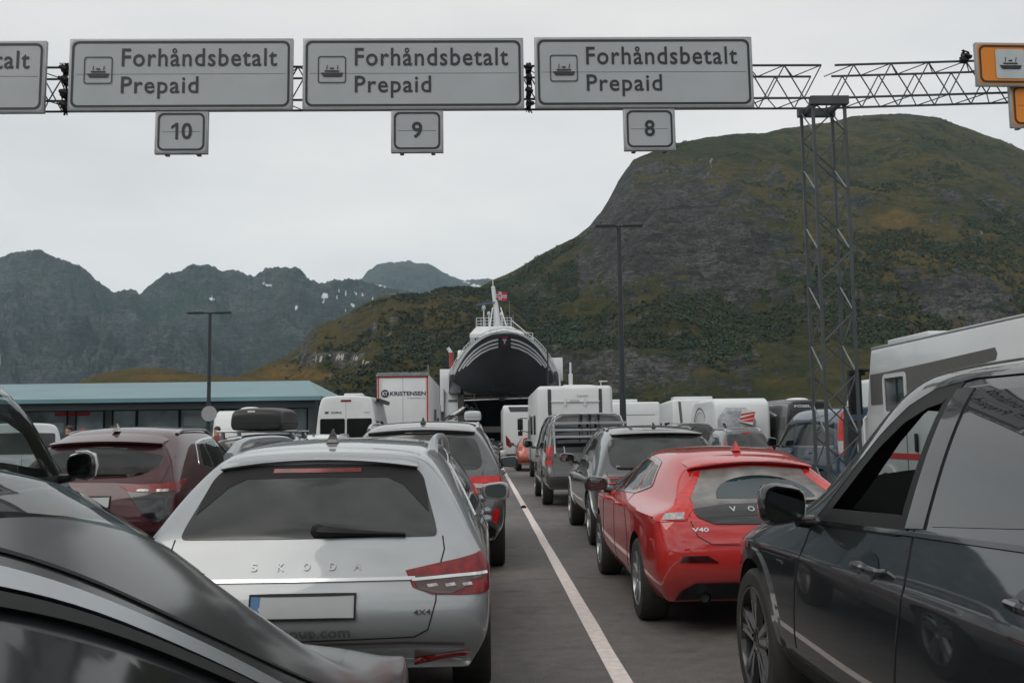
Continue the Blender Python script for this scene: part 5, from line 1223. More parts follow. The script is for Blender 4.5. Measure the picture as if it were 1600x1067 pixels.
def rrect(cx, cz, w, h, r, n=6):
    o = []
    for sx, sz, a0 in ((1, 1, 0), (-1, 1, 90), (-1, -1, 180), (1, -1, 270)):
        for k in range(n + 1):
            a = rad(a0 + 90 * k / n); o.append((cx + sx * (w / 2 - r) + r * math.cos(a), cz + sz * (h / 2 - r) + r * math.sin(a)))
    return o
def ring2(mb, outer, inner, y, mi=0):
    n = len(outer); V = [(x, y, z) for x, z in outer] + [(x, y, z) for x, z in inner]
    mb.add(V, [(i, (i + 1) % n, (i + 1) % n + n, i + n) for i in range(n)], mi)
def flat(name, poly, y, m, parent):
    return mkobj(name, [(x, y, z) for x, z in poly], [tuple(range(len(poly)))], m, parent, False)
def ferry_icon(parent, cx, cz, s, boxed=True, y=-.052, m='signink'):
    if boxed:
        mb = MB(); ring2(mb, rrect(cx, cz, s, s, s * .1), rrect(cx, cz, s * .93, s * .93, s * .08), y); mb.build('pictogram_frame', m, parent, False)
    mb = MB()
    def q(pts): mb.add([(cx + a * s, y, cz + b * s) for a, b in pts], [tuple(range(len(pts)))])
    q([(-.40, -.12), (.40, -.12), (.34, -.26), (-.30, -.26)]); q([(-.26, -.03), (.26, -.03), (.26, -.08), (-.26, -.08)])
    q([(-.18, .16), (-.15, .16), (-.17, .0), (-.20, .0)]); q([(.20, .16), (.23, .16), (.20, .0), (.17, .0)]); q([(-.07, .07), (.07, .07), (.07, .02), (-.07, .02)])
    mb.build('ferry_pictogram', m, parent, False)
def panel(r, cx, cz, w, h, face, border=.035, rr=.10, seam=True):
    mb = MB(); mb.box((cx, 0, cz), (w, .07, h)); b = mb.build('panel_back', 'signback', r, bevel=.006)
    f = flat('sign_face', rrect(cx, cz, w - .05, h - .05, rr * .7), -.040, face, r)
    mb = MB(); ring2(mb, rrect(cx, cz, w - .09, h - .09, rr), rrect(cx, cz, w - .09 - border * 2, h - .09 - border * 2, rr - border * .6), -.046); mb.build('border', 'signink', r, False)
    if seam:
        mb = MB(); mb.box((cx, -.0415, cz), (w - .22, .002, .006)); mb.build('panel_joint', 'camper_grey', r, False)
    mb = MB()
    for x in (cx - w * .3, cx + w * .3):
        mb.box((x, .08, cz - .05), (.06, .10, h * .85)); 
    mb.build('bracket', 'steel', r)
def lane_sign(x, num, label1, label2, dz=0):
    r = empty('road_sign', (x, 14.90, 7.06 + dz), label1, 'road sign'); r.rotation_euler = (rad(-1.5), 0, 0)
    panel(r, 0, 0, 3.40, 1.14, 'signface')
    ferry_icon(r, -1.25, .06, .43)
    for s_, z0, z1, x1 in (('Forhåndsbetalt', .12, .41, 1.46), ):
        V, F = text2d(s_, 1., .010, 'LEFT', 1.10); V = fit(V, -.90, x1, z0, z1); mkobj('sign_text', [(a, -.048, b) for a, b in V], F, 'signink', r, False)
    V, F = text2d('Prepaid', 1., .010, 'LEFT', 1.10); V = fit(V, -.90, .27, -.39, -.04); mkobj('sign_text', [(a, -.048, b) for a, b in V], F, 'signink', r, False)
    if num:
        x0, s_ = num
        q = empty('lane_number_sign', (x + x0, 14.90, 6.155 + dz), label2, 'road sign'); q.rotation_euler = (rad(-1.5), 0, 0)
        panel(q, 0, 0, .80, .68, 'signface', .03, .09)
        V, F = text2d(s_[-1], 1., .02, 'LEFT'); V = fit(V, (-.08 if len(s_) == 1 else .005), (.08 if len(s_) == 1 else .165), -.12, .14)
        if len(s_) == 2:
            k = len(V); V = V + [(-.085, -.12), (-.045, -.12), (-.045, .14), (-.08, .14), (-.15, .085), (-.15, .045), (-.085, .09)]; F = F + [(k, k + 1, k + 2, k + 3, k + 6), (k + 3, k + 4, k + 5, k + 6)]
            if s_ == '11': V = V[k:] + [(a + .16, b) for a, b in V[k:]]; F = [(0, 1, 2, 3, 6), (3, 4, 5, 6), (7, 8, 9, 10, 13), (10, 11, 12, 13)]
        mkobj('lane_number', [(a, -.048, b) for a, b in V], F, 'signink', q, False)
lane_sign(-4.57, (.02, '10'), 'wide Forhåndsbetalt sign over the burgundy car, left of centre', 'small square grey sign with the number 10')
lane_sign(-1.02, (.05, '9'), 'middle Forhåndsbetalt sign, above the silver estate car and lorry', 'small square grey sign hanging over the silver estate car, digit nine')
lane_sign(2.55, (.06, '8'), 'Forhåndsbetalt sign nearest the lattice tower, partly before the green mountain', 'small square grey sign with digit eight, in front of the green mountain', .01)
lane_sign(-8.32, None, 'wide grey sign cut by the left edge, ending in talt', '', -.03)
# orange signs
r = empty('road_sign', (9.17, 14.55, 7.03), 'orange sign with a pale ferry pictogram panel at the right edge', 'road sign'); r.rotation_euler = (0, 0, rad(2))
panel(r, 0, 0, 3.2, .68, 'signorange', .03, .09, False)
flat('pictogram_panel', rrect(-1.07, 0, .46, .46, .04), -.048, 'signwhite', r); ferry_icon(r, -1.07, .03, .44, False, -.054)
r = empty('lane_number_sign', (8.52, 14.6, 6.41), 'blank-looking small orange sign below the orange ferry sign', 'road sign'); panel(r, 0, 0, .80, .68, 'signorange', .03, .09)
def clamp(x, y, z, label, rnd, hh=1.):
    r = empty('cable_bundle', (x, y, z), label, 'cable bundle'); g_ = random.Random(rnd); mb = MB()
    for zz in ((.05, .24, .45, .62) if hh > .5 else (.05,)): mb.box((g_.uniform(-.01, .01), 0, zz), (.07, .2, .10)); mb.tube([(g_.uniform(-.08, -.04), -.1, zz + .02), (g_.uniform(.04, .08), -.1, zz - .02)], .03, 6)
    mb.build('clamp', 'trim', r); mb = MB()
    for k in range(7):
        a = [Vector((g_.uniform(-.05, .05), g_.uniform(-.05, .05), z_ * hh)) for z_ in np.linspace(-.08, .72, 7)]; mb.tube([tuple(q) for q in catmull(a, 3, False)], .008, 4)
    mb.build('cable', 'trim', r)
clamp(.76, 14.98, 6.55, 'black clamps and cables on the gantry between the number 9 and number 8 signs', 1)
clamp(-6.36, 14.98, 6.55, 'black clamps and cables on the gantry left of the number 10 sign', 2)
clamp(7.60, 14.85, 7.22, 'black clamp on the gantry at the left end of the orange sign', 3, .25)
r = empty('cable_bundle', (-6.3, 15.0, 6.6), 'loose black cables sagging between the lattice chords left of sign 10', 'cable bundle'); mb = MB()
for k in range(6):
    a = Vector((-.15 + .03 * k, -.04, .68)); b = Vector((.05 + .02 * k, .1, .05)); mb.tube([a, a.lerp(b, .4) + Vector((.12 + .03 * k, 0, 0)), b], .009, 4)
mb.build('cable', 'trim', r)

# ------------------------------------------------------------------ lamp posts
def lamp_post(x, y, h, arm, label, r0=.11, r1=.065, disc=False, two=True):
    r = empty('lamp_post', (x, y, 0), label, 'lamp post', 'dark T-shaped lamp posts' if two else None)
    mb = MB(); mb.tube([(0, 0, 0), (0, 0, h)], [r0, r1], 12); mb.build('pole', 'pole', r)
    mb = MB(); mb.tube([(-arm if two else 0, 0, h), (arm, 0, h)], .03, 8); mb.build('crossarm', 'pole', r)
    for s in ((-1, 1) if two else (1,)):
        mb = MB(); mb.box((s * (arm - .0), -.05, h), (.62 if two else .5, .28, .07)); mb.build('lamp_head', 'pole' if two else 'galv', r, bevel=.02)
    mb = MB(); mb.box((0, 0, .15), (.5, .5, .3)); mb.build('footing', 'galv', r, bevel=.03)
lamp_post(4.22, 30, 7.85, .42, 'tall dark T-shaped lamp post right of the banded white motorhome')
lamp_post(-10.42, 38, 6.30, .52, 'dark T-shaped lamp post in front of the low building, round sign on it', .09, .055)
lamp_post(4.91, 75, 9.45, .6, 'distant dark T-shaped lamp post right of the ferry bow', .09, .05)
lamp_post(11.4, 80, 6.2, .45, 'short pale lamp post with a single head, right of the tall dark post', .05, .04, two=False)
r = empty('round_sign', (-10.36, 37.86, 2.46), 'round grey sign back fixed to the lamp post by the building', 'road sign'); mb = MB(); mb.lathe([(-.01, .001), (-.01, .29), (.01, .29), (.01, .001)], (0, 0, 0), 'y', 32); mb.build('disc', 'signback', r); mb = MB(); mb.box((0, .05, 0), (.06, .08, .3)); mb.build('bracket', 'galv', r)
r = empty('mast', (7.95, 90, 0), 'slim white mast standing right of the ferry', 'mast'); mb = MB(); mb.tube([(0, 0, 0), (0, 0, 8.0)], [.14, .09], 10); mb.box((0, 0, 6.3), (.35, .3, 1.3)); mb.build('pole', 'shipwhite', r)

# ------------------------------------------------------------------ low building with turquoise roof
r = empty('terminal_building', (0, 45, 0), 'long low shop building with a pale turquoise hipped roof and dark eaves', 'building')
xl, xr = -45.0, -7.35
V = [(xl, 0, 3.34), (xr, 0, 3.34), (xr, 14, 3.34), (xl, 14, 3.34), (xl + 2, 6.2, 4.42), (xr - 1.6, 6.2, 4.42)]
mkobj('roof', V, [(0, 1, 5, 4), (1, 2, 5), (2, 3, 4, 5), (3, 0, 4), (3, 2, 1, 0)], 'roofblue', r, False)
mb = MB(); mb.box(((xl + xr) / 2, .02, 3.28), (xr - xl + .04, .10, .18)); mb.box((xr, 7, 3.28), (.10, 14, .18)); mb.build('gutter', 'roofblue', r, False)
mb = MB(); mb.box(((xl + xr) / 2 - .1, .6, 3.03), (xr - xl - .3, .9, .32)); mb.build('fascia', 'fasciadark', r, False)
mb = MB(); mb.box(((xl + xr) / 2 - .6, 8, 1.6), (xr - xl - 1.6, 11.4, 3.0)); mb.build('wall', 'facade', r, False)
mb = MB(); mb.box(((xl + xr) / 2, 0, .08), (xr - xl + 3, 8, .16)); mb.build('plinth', 'facade', r, False)
rng = random.Random(3); x = xl + 1.5; k = 0
while x < xr - 2.2:
    wd = rng.choice((1.15, 1.35, 1.7, 2.0))
    door = k % 6 == 4
    fr = MB()
    for a, b, c, d in ((x + wd / 2, 2.90, wd, .06), (x + wd / 2, .20, wd, .08), (x + .03, 1.55, .06, 2.76), (x + wd - .03, 1.55, .06, 2.76)): fr.box((a, 2.27, b), (c, .08, d))
    if door: fr.box((x + wd / 2, 2.27, 2.0), (wd, .08, .12)); fr.box((x + wd / 2, 2.27, 1.1), (.06, .08, 1.8))
    f = fr.build('door_frame' if door else 'window_frame', 'trim', r, False)
    mb = MB(); mb.box((x + wd / 2, 2.285, 1.55), (wd - .1, .02, 2.64)); mb.build('pane', 'shopglass', f, False)
    if k % 4 == 1 and not door:
        mb = MB(); mb.box((x + wd / 2, 2.265, rng.uniform(1.9, 2.5)), (wd - .4, .01, rng.uniform(.2, .5))); mb.build('poster', rng.choice(['facade', 'signwhite', 'plateblue']), f, False)
    x += wd + (.0 if rng.random() < .6 else .35); k += 1
for px, pw, pz, ph, pm in ((-19.3, 1.6, 2.75, .16, 'flagred'), (-19.4, 1.0, 1.2, 1.2, 'facade'), (-15.4, .5, 1.55, .7, 'orange_paint')):
    mb = MB(); mb.box((px, 2.24, pz), (pw, .02, ph)); mb.build('window_notice', pm, r, False)

# ------------------------------------------------------------------ people (bodies as one skinned surface)
def person(loc, rz, jacket, label, h=1.76, arms=0, hair='hair', hat=None):
    r = empty('person', loc, label, 'person', None, rz); s = h / 1.76
    J = {'pel': (0, 0, .95, .15), 'wst': (0, .0, 1.10, .14), 'chs': (0, .01, 1.30, .165), 'nck': (0, .0, 1.47, .07), 'hd0': (0, .01, 1.56, .085), 'hd1': (0, .015, 1.66, .10), 'hd2': (0, .01, 1.73, .07)}
    for q, sd_ in (('L', -1), ('R', 1)):
        J['sh' + q] = (sd_ * .19, 0, 1.41, .075); J['el' + q] = (sd_ * .25, -.03, 1.13, .05); J['wr' + q] = (sd_ * (.24 - .1 * arms), .08 + .14 * arms, .90 + .2 * arms, .036); J['hn' + q] = (sd_ * (.235 - .12 * arms), .12 + .16 * arms, .82 + .25 * arms, .034)
        J['hp' + q] = (sd_ * .10, 0, .88, .105); J['kn' + q] = (sd_ * .11, .02, .50, .072); J['an' + q] = (sd_ * .12, -.02, .10, .045); J['to' + q] = (sd_ * .13, .14, .04, .04)
    ks = list(J); V = [tuple(c * s for c in J[k][:3]) for k in ks]; ix = {k: i for i, k in enumerate(ks)}
    E_ = [('pel', 'wst'), ('wst', 'chs'), ('chs', 'nck'), ('nck', 'hd0'), ('hd0', 'hd1'), ('hd1', 'hd2')]
    for q in 'LR': E_ += [('chs', 'sh' + q), ('sh' + q, 'el' + q), ('el' + q, 'wr' + q), ('wr' + q, 'hn' + q), ('pel', 'hp' + q), ('hp' + q, 'kn' + q), ('kn' + q, 'an' + q), ('an' + q, 'to' + q)]
    me = bpy.data.meshes.new('body'); me.from_pydata(V, [(ix[a], ix[b]) for a, b in E_], [])
    o = bpy.data.objects.new('body', me); COL.objects.link(o)
    md = o.modifiers.new('k', 'SKIN'); me.skin_vertices[0] if me.skin_vertices else None
    for i, k in enumerate(ks):
        me.skin_vertices[0].data[i].radius = (J[k][3] * s, J[k][3] * s * (.75 if k in ('chs', 'wst', 'pel') else 1)); me.skin_vertices[0].data[i].use_root = (k == 'pel')
    m2 = o.modifiers.new('s', 'SUBSURF'); m2.levels = 1
    bpy.context.view_layer.update(); bake(o); o.parent = r
    for m in ('skin', jacket, 'trousers'): o.data.materials.append(M_[m])
    for p in o.data.polygons:
        c = p.center / s; p.use_smooth = True
        p.material_index = 0 if c.z > 1.50 or (abs(c.x) > .1 and .7 < c.z < .89 + .2 * arms and c.y > .07) else (1 if c.z > .90 else 2)
    mb = MB(); mb.ball((0, -.015 * s, 1.70 * s), (.20 * s, .22 * s, .19 * s), n=12); mb.build('hair', hat or hair, r)
person((-12.75, 31, .16), 2.2, 'jacket', 'person in a black jacket by the shop, right of the small white van', 1.80)
person((-12.15, 30.6, .10), -2.0, 'jacket', 'person with reddish hair facing the one in the black jacket', 1.76, 1, 'jacket2')
person((-11.42, 31, .14), .5, 'jacket3', 'person standing alone, head just above the burgundy car roof', 1.78)
person((-10.35, 31.5, .14), 3.0, 'jacket2', 'person in a rust coloured jacket behind the burgundy car roof', 1.77)
person((-8.1, 30.5, .10), 2.8, 'jacket2', 'person in a rust jacket between the lamp post and the roof box car', 1.76)

# ------------------------------------------------------------------ ferry with raised bow
FX, FY = 2.10, 100.0
r = empty('ferry', (FX, FY, 0), 'car ferry with its black striped bow raised over the open car deck', 'ferry')
zs = [5.85, 6.0, 6.3, 6.9, 7.6, 8.3, 9.0, 9.7, 10.3, 10.8, 11.15, 11.38]
ws = [5.15, 5.3, 5.36, 5.30, 5.08, 4.75, 4.3, 3.75, 3.1, 2.3, 1.4, .15]
n = 33; V = []; F = []
for z, w_ in zip(zs, ws):
    t = (z - 5.85) / 5.53
    for k in range(n):
        u = -1 + 2 * k / (n - 1); x = w_ * math.copysign(abs(u) ** .9, u)
        bulge = 5.2 * (1 - (abs(x) / 5.7) ** 1.9) * (.30 + .75 * t ** .8) if abs(x) < 5.7 else 0
        V.append((x, -bulge + 1.0 * (1 - t), z + .22 * math.cos(u * PI / 2) * (1 - t) * -1))
m = len(zs)
for i in range(m - 1):
    for k in range(n - 1): F.append((i * n + k, i * n + k + 1, (i + 1) * n + k + 1, (i + 1) * n + k))
nb = len(V)
for i, (z, w_) in enumerate(zip(zs, ws)):  # inside skin
    for k in range(n): V.append((V[i * n + k][0] * .97, V[i * n + k][1] * .5 + 1.6, V[i * n + k][2] - .1))
for i in range(m - 1):
    for k in range(n - 1): F.append((nb + i * n + k, nb + (i + 1) * n + k, nb + (i + 1) * n + k + 1, nb + i * n + k + 1))
for k in range(n - 1): F += [(k, nb + k, nb + k + 1, k + 1), ((m - 1) * n + k, (m - 1) * n + k + 1, nb + (m - 1) * n + k + 1, nb + (m - 1) * n + k)]
for i in range(m - 1): F += [(i * n, (i + 1) * n, nb + (i + 1) * n, nb + i * n), (i * n + n - 1, nb + i * n + n - 1, nb + (i + 1) * n + n - 1, (i + 1) * n + n - 1)]
visor = mkobj('bow_visor', V, F, 'hullblack', r, True, None, 50)
bm = bmesh.new(); bm.from_mesh(visor.data); bmesh.ops.recalc_face_normals(bm, faces=bm.faces); bm.to_mesh(visor.data); bm.free()
md = visor.modifiers.new('s', 'SUBSURF'); md.levels = 1; bpy.context.view_layer.update(); bake(visor)
bv = bvh_of(visor)
for dz, x1 in ((.95, 4.55), (1.30, 4.15), (1.68, 3.75)):
    mb = MB()
    for s in (-1, 1):
        pts = []
        for t in np.linspace(0, 1, 14):
            x = .62 + (x1 - .62) * t; zt = np.interp(x, ws[::-1], zs[::-1]); pts.append((s * x, zt - dz * (.75 if dz < 1 else .82) + .08 - .05 * t))
        ribbon(bv, pts, 'rear', .15, .04, False, mb, .2)
    mb.build('bow_stripe', 'shipwhite', visor)
e = overlay('bow_emblem', bv, [(-.5, 10.20), (.5, 10.20), (.5, 10.75), (-.5, 10.75)], 'rear', 'inkblue', visor, .05, .2)
overlay('emblem_cap', bv, [(-.3, 10.77), (.3, 10.77), (.3, 10.88), (-.3, 10.88)], 'rear', 'flagred', e, .06, .2)
overlay('emblem_cap', bv, [(-.25, 10.11), (.25, 10.11), (.25, 10.18), (-.25, 10.18)], 'rear', 'flagred', e, .06, .2)
overlay('emblem_mark', bv, [(-.06, 10.28), (.06, 10.28), (.06, 10.55), (.22, 10.55), (.16, 10.66), (-.16, 10.66), (-.22, 10.55), (-.06, 10.55)], 'rear', 'shipwhite', e, .08, .2)
# bulwark rail round the bow rim
mb = MB(); pl = MB(); tops = []
for s in (-1, 1):
    for t in np.linspace(0, 1, 22):
        x = 5.0 * t; z = float(np.interp(x, ws[1:][::-1][0:11], zs[1:][::-1][0:11])); tops.append((s * x, -3.6 + .8 * t + 3.0 * (x / 5.6) ** 2, z))
L1 = [q for q in tops[:22]]; R1 = [q for q in tops[22:]]
path = L1[::-1] + R1[1:]
path = [p for p in path if p[2] > 6.9]
for hh, rr_ in ((.62, .05), (.32, .035)): mb.tube([(p[0] * 1.04, p[1] + .5, p[2] + hh) for p in path], rr_, 5)
for p in path[::1]: mb.tube([(p[0] * 1.0, p[1] + .5, p[2] - .15), (p[0] * 1.04, p[1] + .5, p[2] + .62)], .035, 4)
for i in range(len(path) - 1):
    a, b = path[i], path[i + 1]
    pl.add([(a[0] * 1.0, a[1] + .55, a[2] - .1), (b[0] * 1.0, b[1] + .55, b[2] - .1), (b[0] * 1.03, b[1] + .55, b[2] + .34), (a[0] * 1.03, a[1] + .55, a[2] + .34)], [(0, 1, 2, 3)])
mb.build('bow_railing', 'shipwhite', visor); pl.build('bulwark', 'shipwhite', visor, False)
# door jaws hanging at the sides
for s in (-1, 1):
    prism('bow_cheek', [(-.4, 5.75), (1.6, 5.75), (1.6, 8.4), (.8, 7.6)], s * 4.35, s * 5.6, 'hullblack', r, .05)
    mb = MB(); V = [(s * 5.72, -.5, 5.80), (s * 5.62, -.2, 7.6), (s * 5.30, .4, 8.5), (s * 5.2, .45, 8.4), (s * 5.52, -.15, 7.5), (s * 5.55, -.4, 5.9)]; mb.add(V + [(x, y + .5, z) for x, y, z in V], [(0, 1, 2, 3, 4, 5), (11, 10, 9, 8, 7, 6)] + [(i, (i + 1) % 6, (i + 1) % 6 + 6, i + 6) for i in range(6)]); mb.build('cheek_edge', 'shipwhite', r, False)
    mb = MB(); mb.box((s * 4.5, .6, 3.1), (.35, 1.0, 6.2)); mb.box((s * 4.2, .45, 3.0), (.22, .7, 5.9)); mb.build('door_post', 'shipbrown', r, False)
mb = MB(); mb.box((0, .6, 5.75), (8.8, 1.0, .35)); mb.box((0, .5, 5.30), (8.8, .5, .14))
for x in (-3.0, -1.4, .2, 1.6, 3.1): mb.box((x, .3, 5.55), (.16, .5, .9))
mb.build('header_beam', 'shipbrown', r, False)
mb = MB(); mb.tube([(-4.1, .1, 5.02), (-.5, .1, 5.12)], .06, 6); mb.tube([(-.05, .1, 5.14), (3.6, .1, 5.20)], .06, 6); mb.build('white_bar', 'shipwhite', r); mb = MB(); mb.box((-.25, .0, 5.08), (.55, .4, .4)); mb.build('latch', 'trim', r, bevel=.05)
# car deck tunnel
mb = MB(); mb.box((-4.85, 30, 3.2), (.3, 58, 5.4)); mb.box((4.85, 30, 3.2), (.3, 58, 5.4)); mb.box((0, 30, 6.0), (10, 58, .3)); mb.box((0, 30, .35), (10, 60, .3)); mb.box((0, 59, 3.2), (9.4, .3, 5.4)); mb.build('car_deck', 'shipbrown', r, False)
for y in range(3, 56, 9): mb = MB(); mb.box((0, y, 5.6), (9.4, .25, .4)); mb.build('deck_beam', 'shipbrown', r, False)
mb = MB(); mb.box((0, 3.5, 2.1), (7.5, .4, .6)); mb.build('inner_gate', 'camper_grey', r, False)
mb = MB(); V = [(-4.4, -8, .03), (4.4, -8, .03), (4.4, .5, .9), (-4.4, .5, .9)]; mb.add(V + [(x, y, z - .25) for x, y, z in V], [(0, 1, 2, 3), (0, 4, 5, 1), (0, 3, 7, 4), (1, 5, 6, 2), (4, 7, 6, 5)]); mb.build('ramp', 'shipbrown', r, False)
# hull sides and superstructure
prism('hull', [(2.5, -1.5), (70, -1.5), (72, 6.2), (3.2, 6.2)], -7.6, -5.1, 'hullblack', r, .3); prism('hull', [(2.5, -1.5), (70, -1.5), (72, 6.2), (3.2, 6.2)], 5.1, 7.6, 'hullblack', r, .3)
mb = MB(); mb.box((-5.55, 2.4, 6.1), (1.9, 3.0, 4.3)); mb.box((-5.1, 2.0, 3.0), (1.9, 2.6, 6.0)); mb.build('side_house', 'shipwhite', r, bevel=.06)
mb = MB(); mb.box((-5.2, .66, 5.02), (.9, .03, .22)); mb.box((-6.08, .5, 4.2), (.08, .5, 4.0)); mb.build('side_vent', 'camper_grey', r, False)
mb = MB(); mb.box((5.45, 2.4, 8.1), (1.2, 2.6, 2.4)); mb.box((5.3, 4, 5.5), (1.2, 2.6, 3.4)); mb.build('side_house', 'shipwhite', r, bevel=.06)
prism('deckhouse', [(8, 6.2), (60, 6.2), (60, 9.0), (50, 11.3), (14, 11.3), (10, 9)], -5.0, 5.0, 'shipwhite', r, .15)
V = [(-3.6, 14.0, 12.75), (2.7, 14.0, 12.75), (2.7, 24, 12.75), (-3.6, 24, 12.75), (-3.6, 14.0, 13.15), (2.7, 14.0, 13.15), (2.7, 24, 13.15), (-3.6, 24, 13.15), (-2.8, 15.6, 14.2), (1.2, 15.6, 14.2), (1.2, 23, 14.2), (-2.8, 23, 14.2)]
mkobj('bridge_roof', V, [(0, 1, 5, 4), (1, 2, 6, 5), (2, 3, 7, 6), (3, 0, 4, 7), (4, 5, 9, 8), (5, 6, 10, 9), (6, 7, 11, 10), (7, 4, 8, 11), (8, 9, 10, 11), (3, 2, 1, 0)], 'shipwhite', r, False)
prism('bridge', [(14.7, 11.2), (14.4, 12.75), (23, 12.75), (23, 11.2)], -3.1, 2.4, 'glass', r, .05)
mb = MB()
for x in np.linspace(-3.15, 2.45, 8): mb.tube([(x, 14.66, 11.2), (x, 14.36, 12.75)], .07, 5)
mb.build('window_pillar', 'shipwhite', r)
mb = MB()
for z in (14.5, 14.85, 15.2): mb.tube([(-2.8, 15.7, z), (1.3, 15.7, z), (1.3, 22, z), (-2.8, 22, z), (-2.8, 15.7, z)], .035, 5)
for x in np.linspace(-2.8, 1.3, 9): mb.tube([(x, 15.7, 14.15), (x, 15.7, 15.2)], .035, 4)
mb.tube([(1.3, 15.7, 14.9), (2.9, 14.3, 13.3), (3.7, 14.3, 13.2), (3.7, 14.3, 12.2)], .05, 5); mb.tube([(2.7, 14.2, 12.6), (3.7, 14.3, 12.6)], .05, 5)
mb.build('bridge_railing', 'shipwhite', r)
mb = MB(); mb.tube([(-.35, 16.0, 14.0), (-.5, 16.0, 16.5), (-.80, 16.0, 18.7)], [.50, .32, .24], 10); mb.tube([(-.80, 16, 18.6), (-.84, 16, 19.7)], .06, 5); mb.ball((-.80, 16, 18.8), (.5, .5, .45), n=8)
for dx in (-1.0, .9): mb.tube([(dx * 1.5 - .1, 13.5, 11.8), (dx * .5 - .4, 15.7, 16.4)], .08, 6)
mb.build('mast', 'shipwhite', r)
for x, z, s_ in ((-1.95, 16.3, .5), (-1.35, 15.6, .42), (.15, 15.5, .45)):
    mb = MB(); mb.tube([(x, 16, 14.1), (x, 16, z)], .09, 6); mb.ball((x, 16, z + .15), (s_, s_, s_ * 1.3), n=10); mb.build('radome', 'shipwhite', r)
mb = MB(); mb.box((-1.7, 15.7, 16.9), (2.2, .2, .14), rot=Matrix.Rotation(-.12, 3, 'Y')); mb.build('radar_bar', 'plateblue', r, False)
mb = MB(); mb.tube([(1.15, 16, 13.6), (1.1, 16, 17.2)], .04, 5); mb.tube([(1.55, 16, 13.6), (1.5, 16, 15.6)], .05, 5); mb.tube([(-2.9, 16, 13.6), (-2.95, 16, 15.2)], .04, 5); mb.build('whip_aerial', 'galv', r)
mb = MB(); mb.box((-.65, 15.5, 13.85), (.45, .2, .45)); mb.build('fire_box', 'shipred', r, bevel=.03)
mb = MB(); mb.tube([(-5.35, 3, 8.2), (-5.4, 3, 10.1)], .27, 10); mb.build('vent_pipe', 'shipred', r)
mb = MB(); mb.tube([(-5.4, 3, 10.05), (-5.75, 3, 10.6)], .2, 8); mb.build('vent_cap', 'shipwhite', r)
q = empty('flag', (FX - .45, FY + 15.7, 18.05), 'red flag with a blue and white cross flying from the ferry mast', 'flag')
def fx(u, v): return (u, .10 * math.sin(u * 4), v - .06 * u + .05 * math.sin(u * 5))
def fq(name, u0, u1, v0, v1, m, off):
    V = []; F = []; k = 8
    for i in range(k + 1):
        u = u0 + (u1 - u0) * i / k
        for v in (v0, v1): p = fx(u, v); V += [(p[0], p[1] - off, p[2]), (p[0], p[1] + off, p[2])]
    for i in range(k):
        a, b = i * 4, i * 4 + 4; F += [(a, b, b + 2, a + 2), (a + 1, a + 3, b + 3, b + 1), (a, a + 1, b + 1, b), (a + 2, b + 2, b + 3, a + 3)]
    mkobj(name, V, F, m, q, False)
fq('red_field', 0, 1.25, -.75, .25, 'flagred', .01); fq('white_cross', 0, 1.25, -.40, -.12, 'flagwhite', .02); fq('white_cross', .30, .58, -.75, .25, 'flagwhite', .02); fq('blue_cross', 0, 1.25, -.32, -.20, 'flagblue', .03); fq('blue_cross', .38, .50, -.75, .25, 'flagblue', .03)

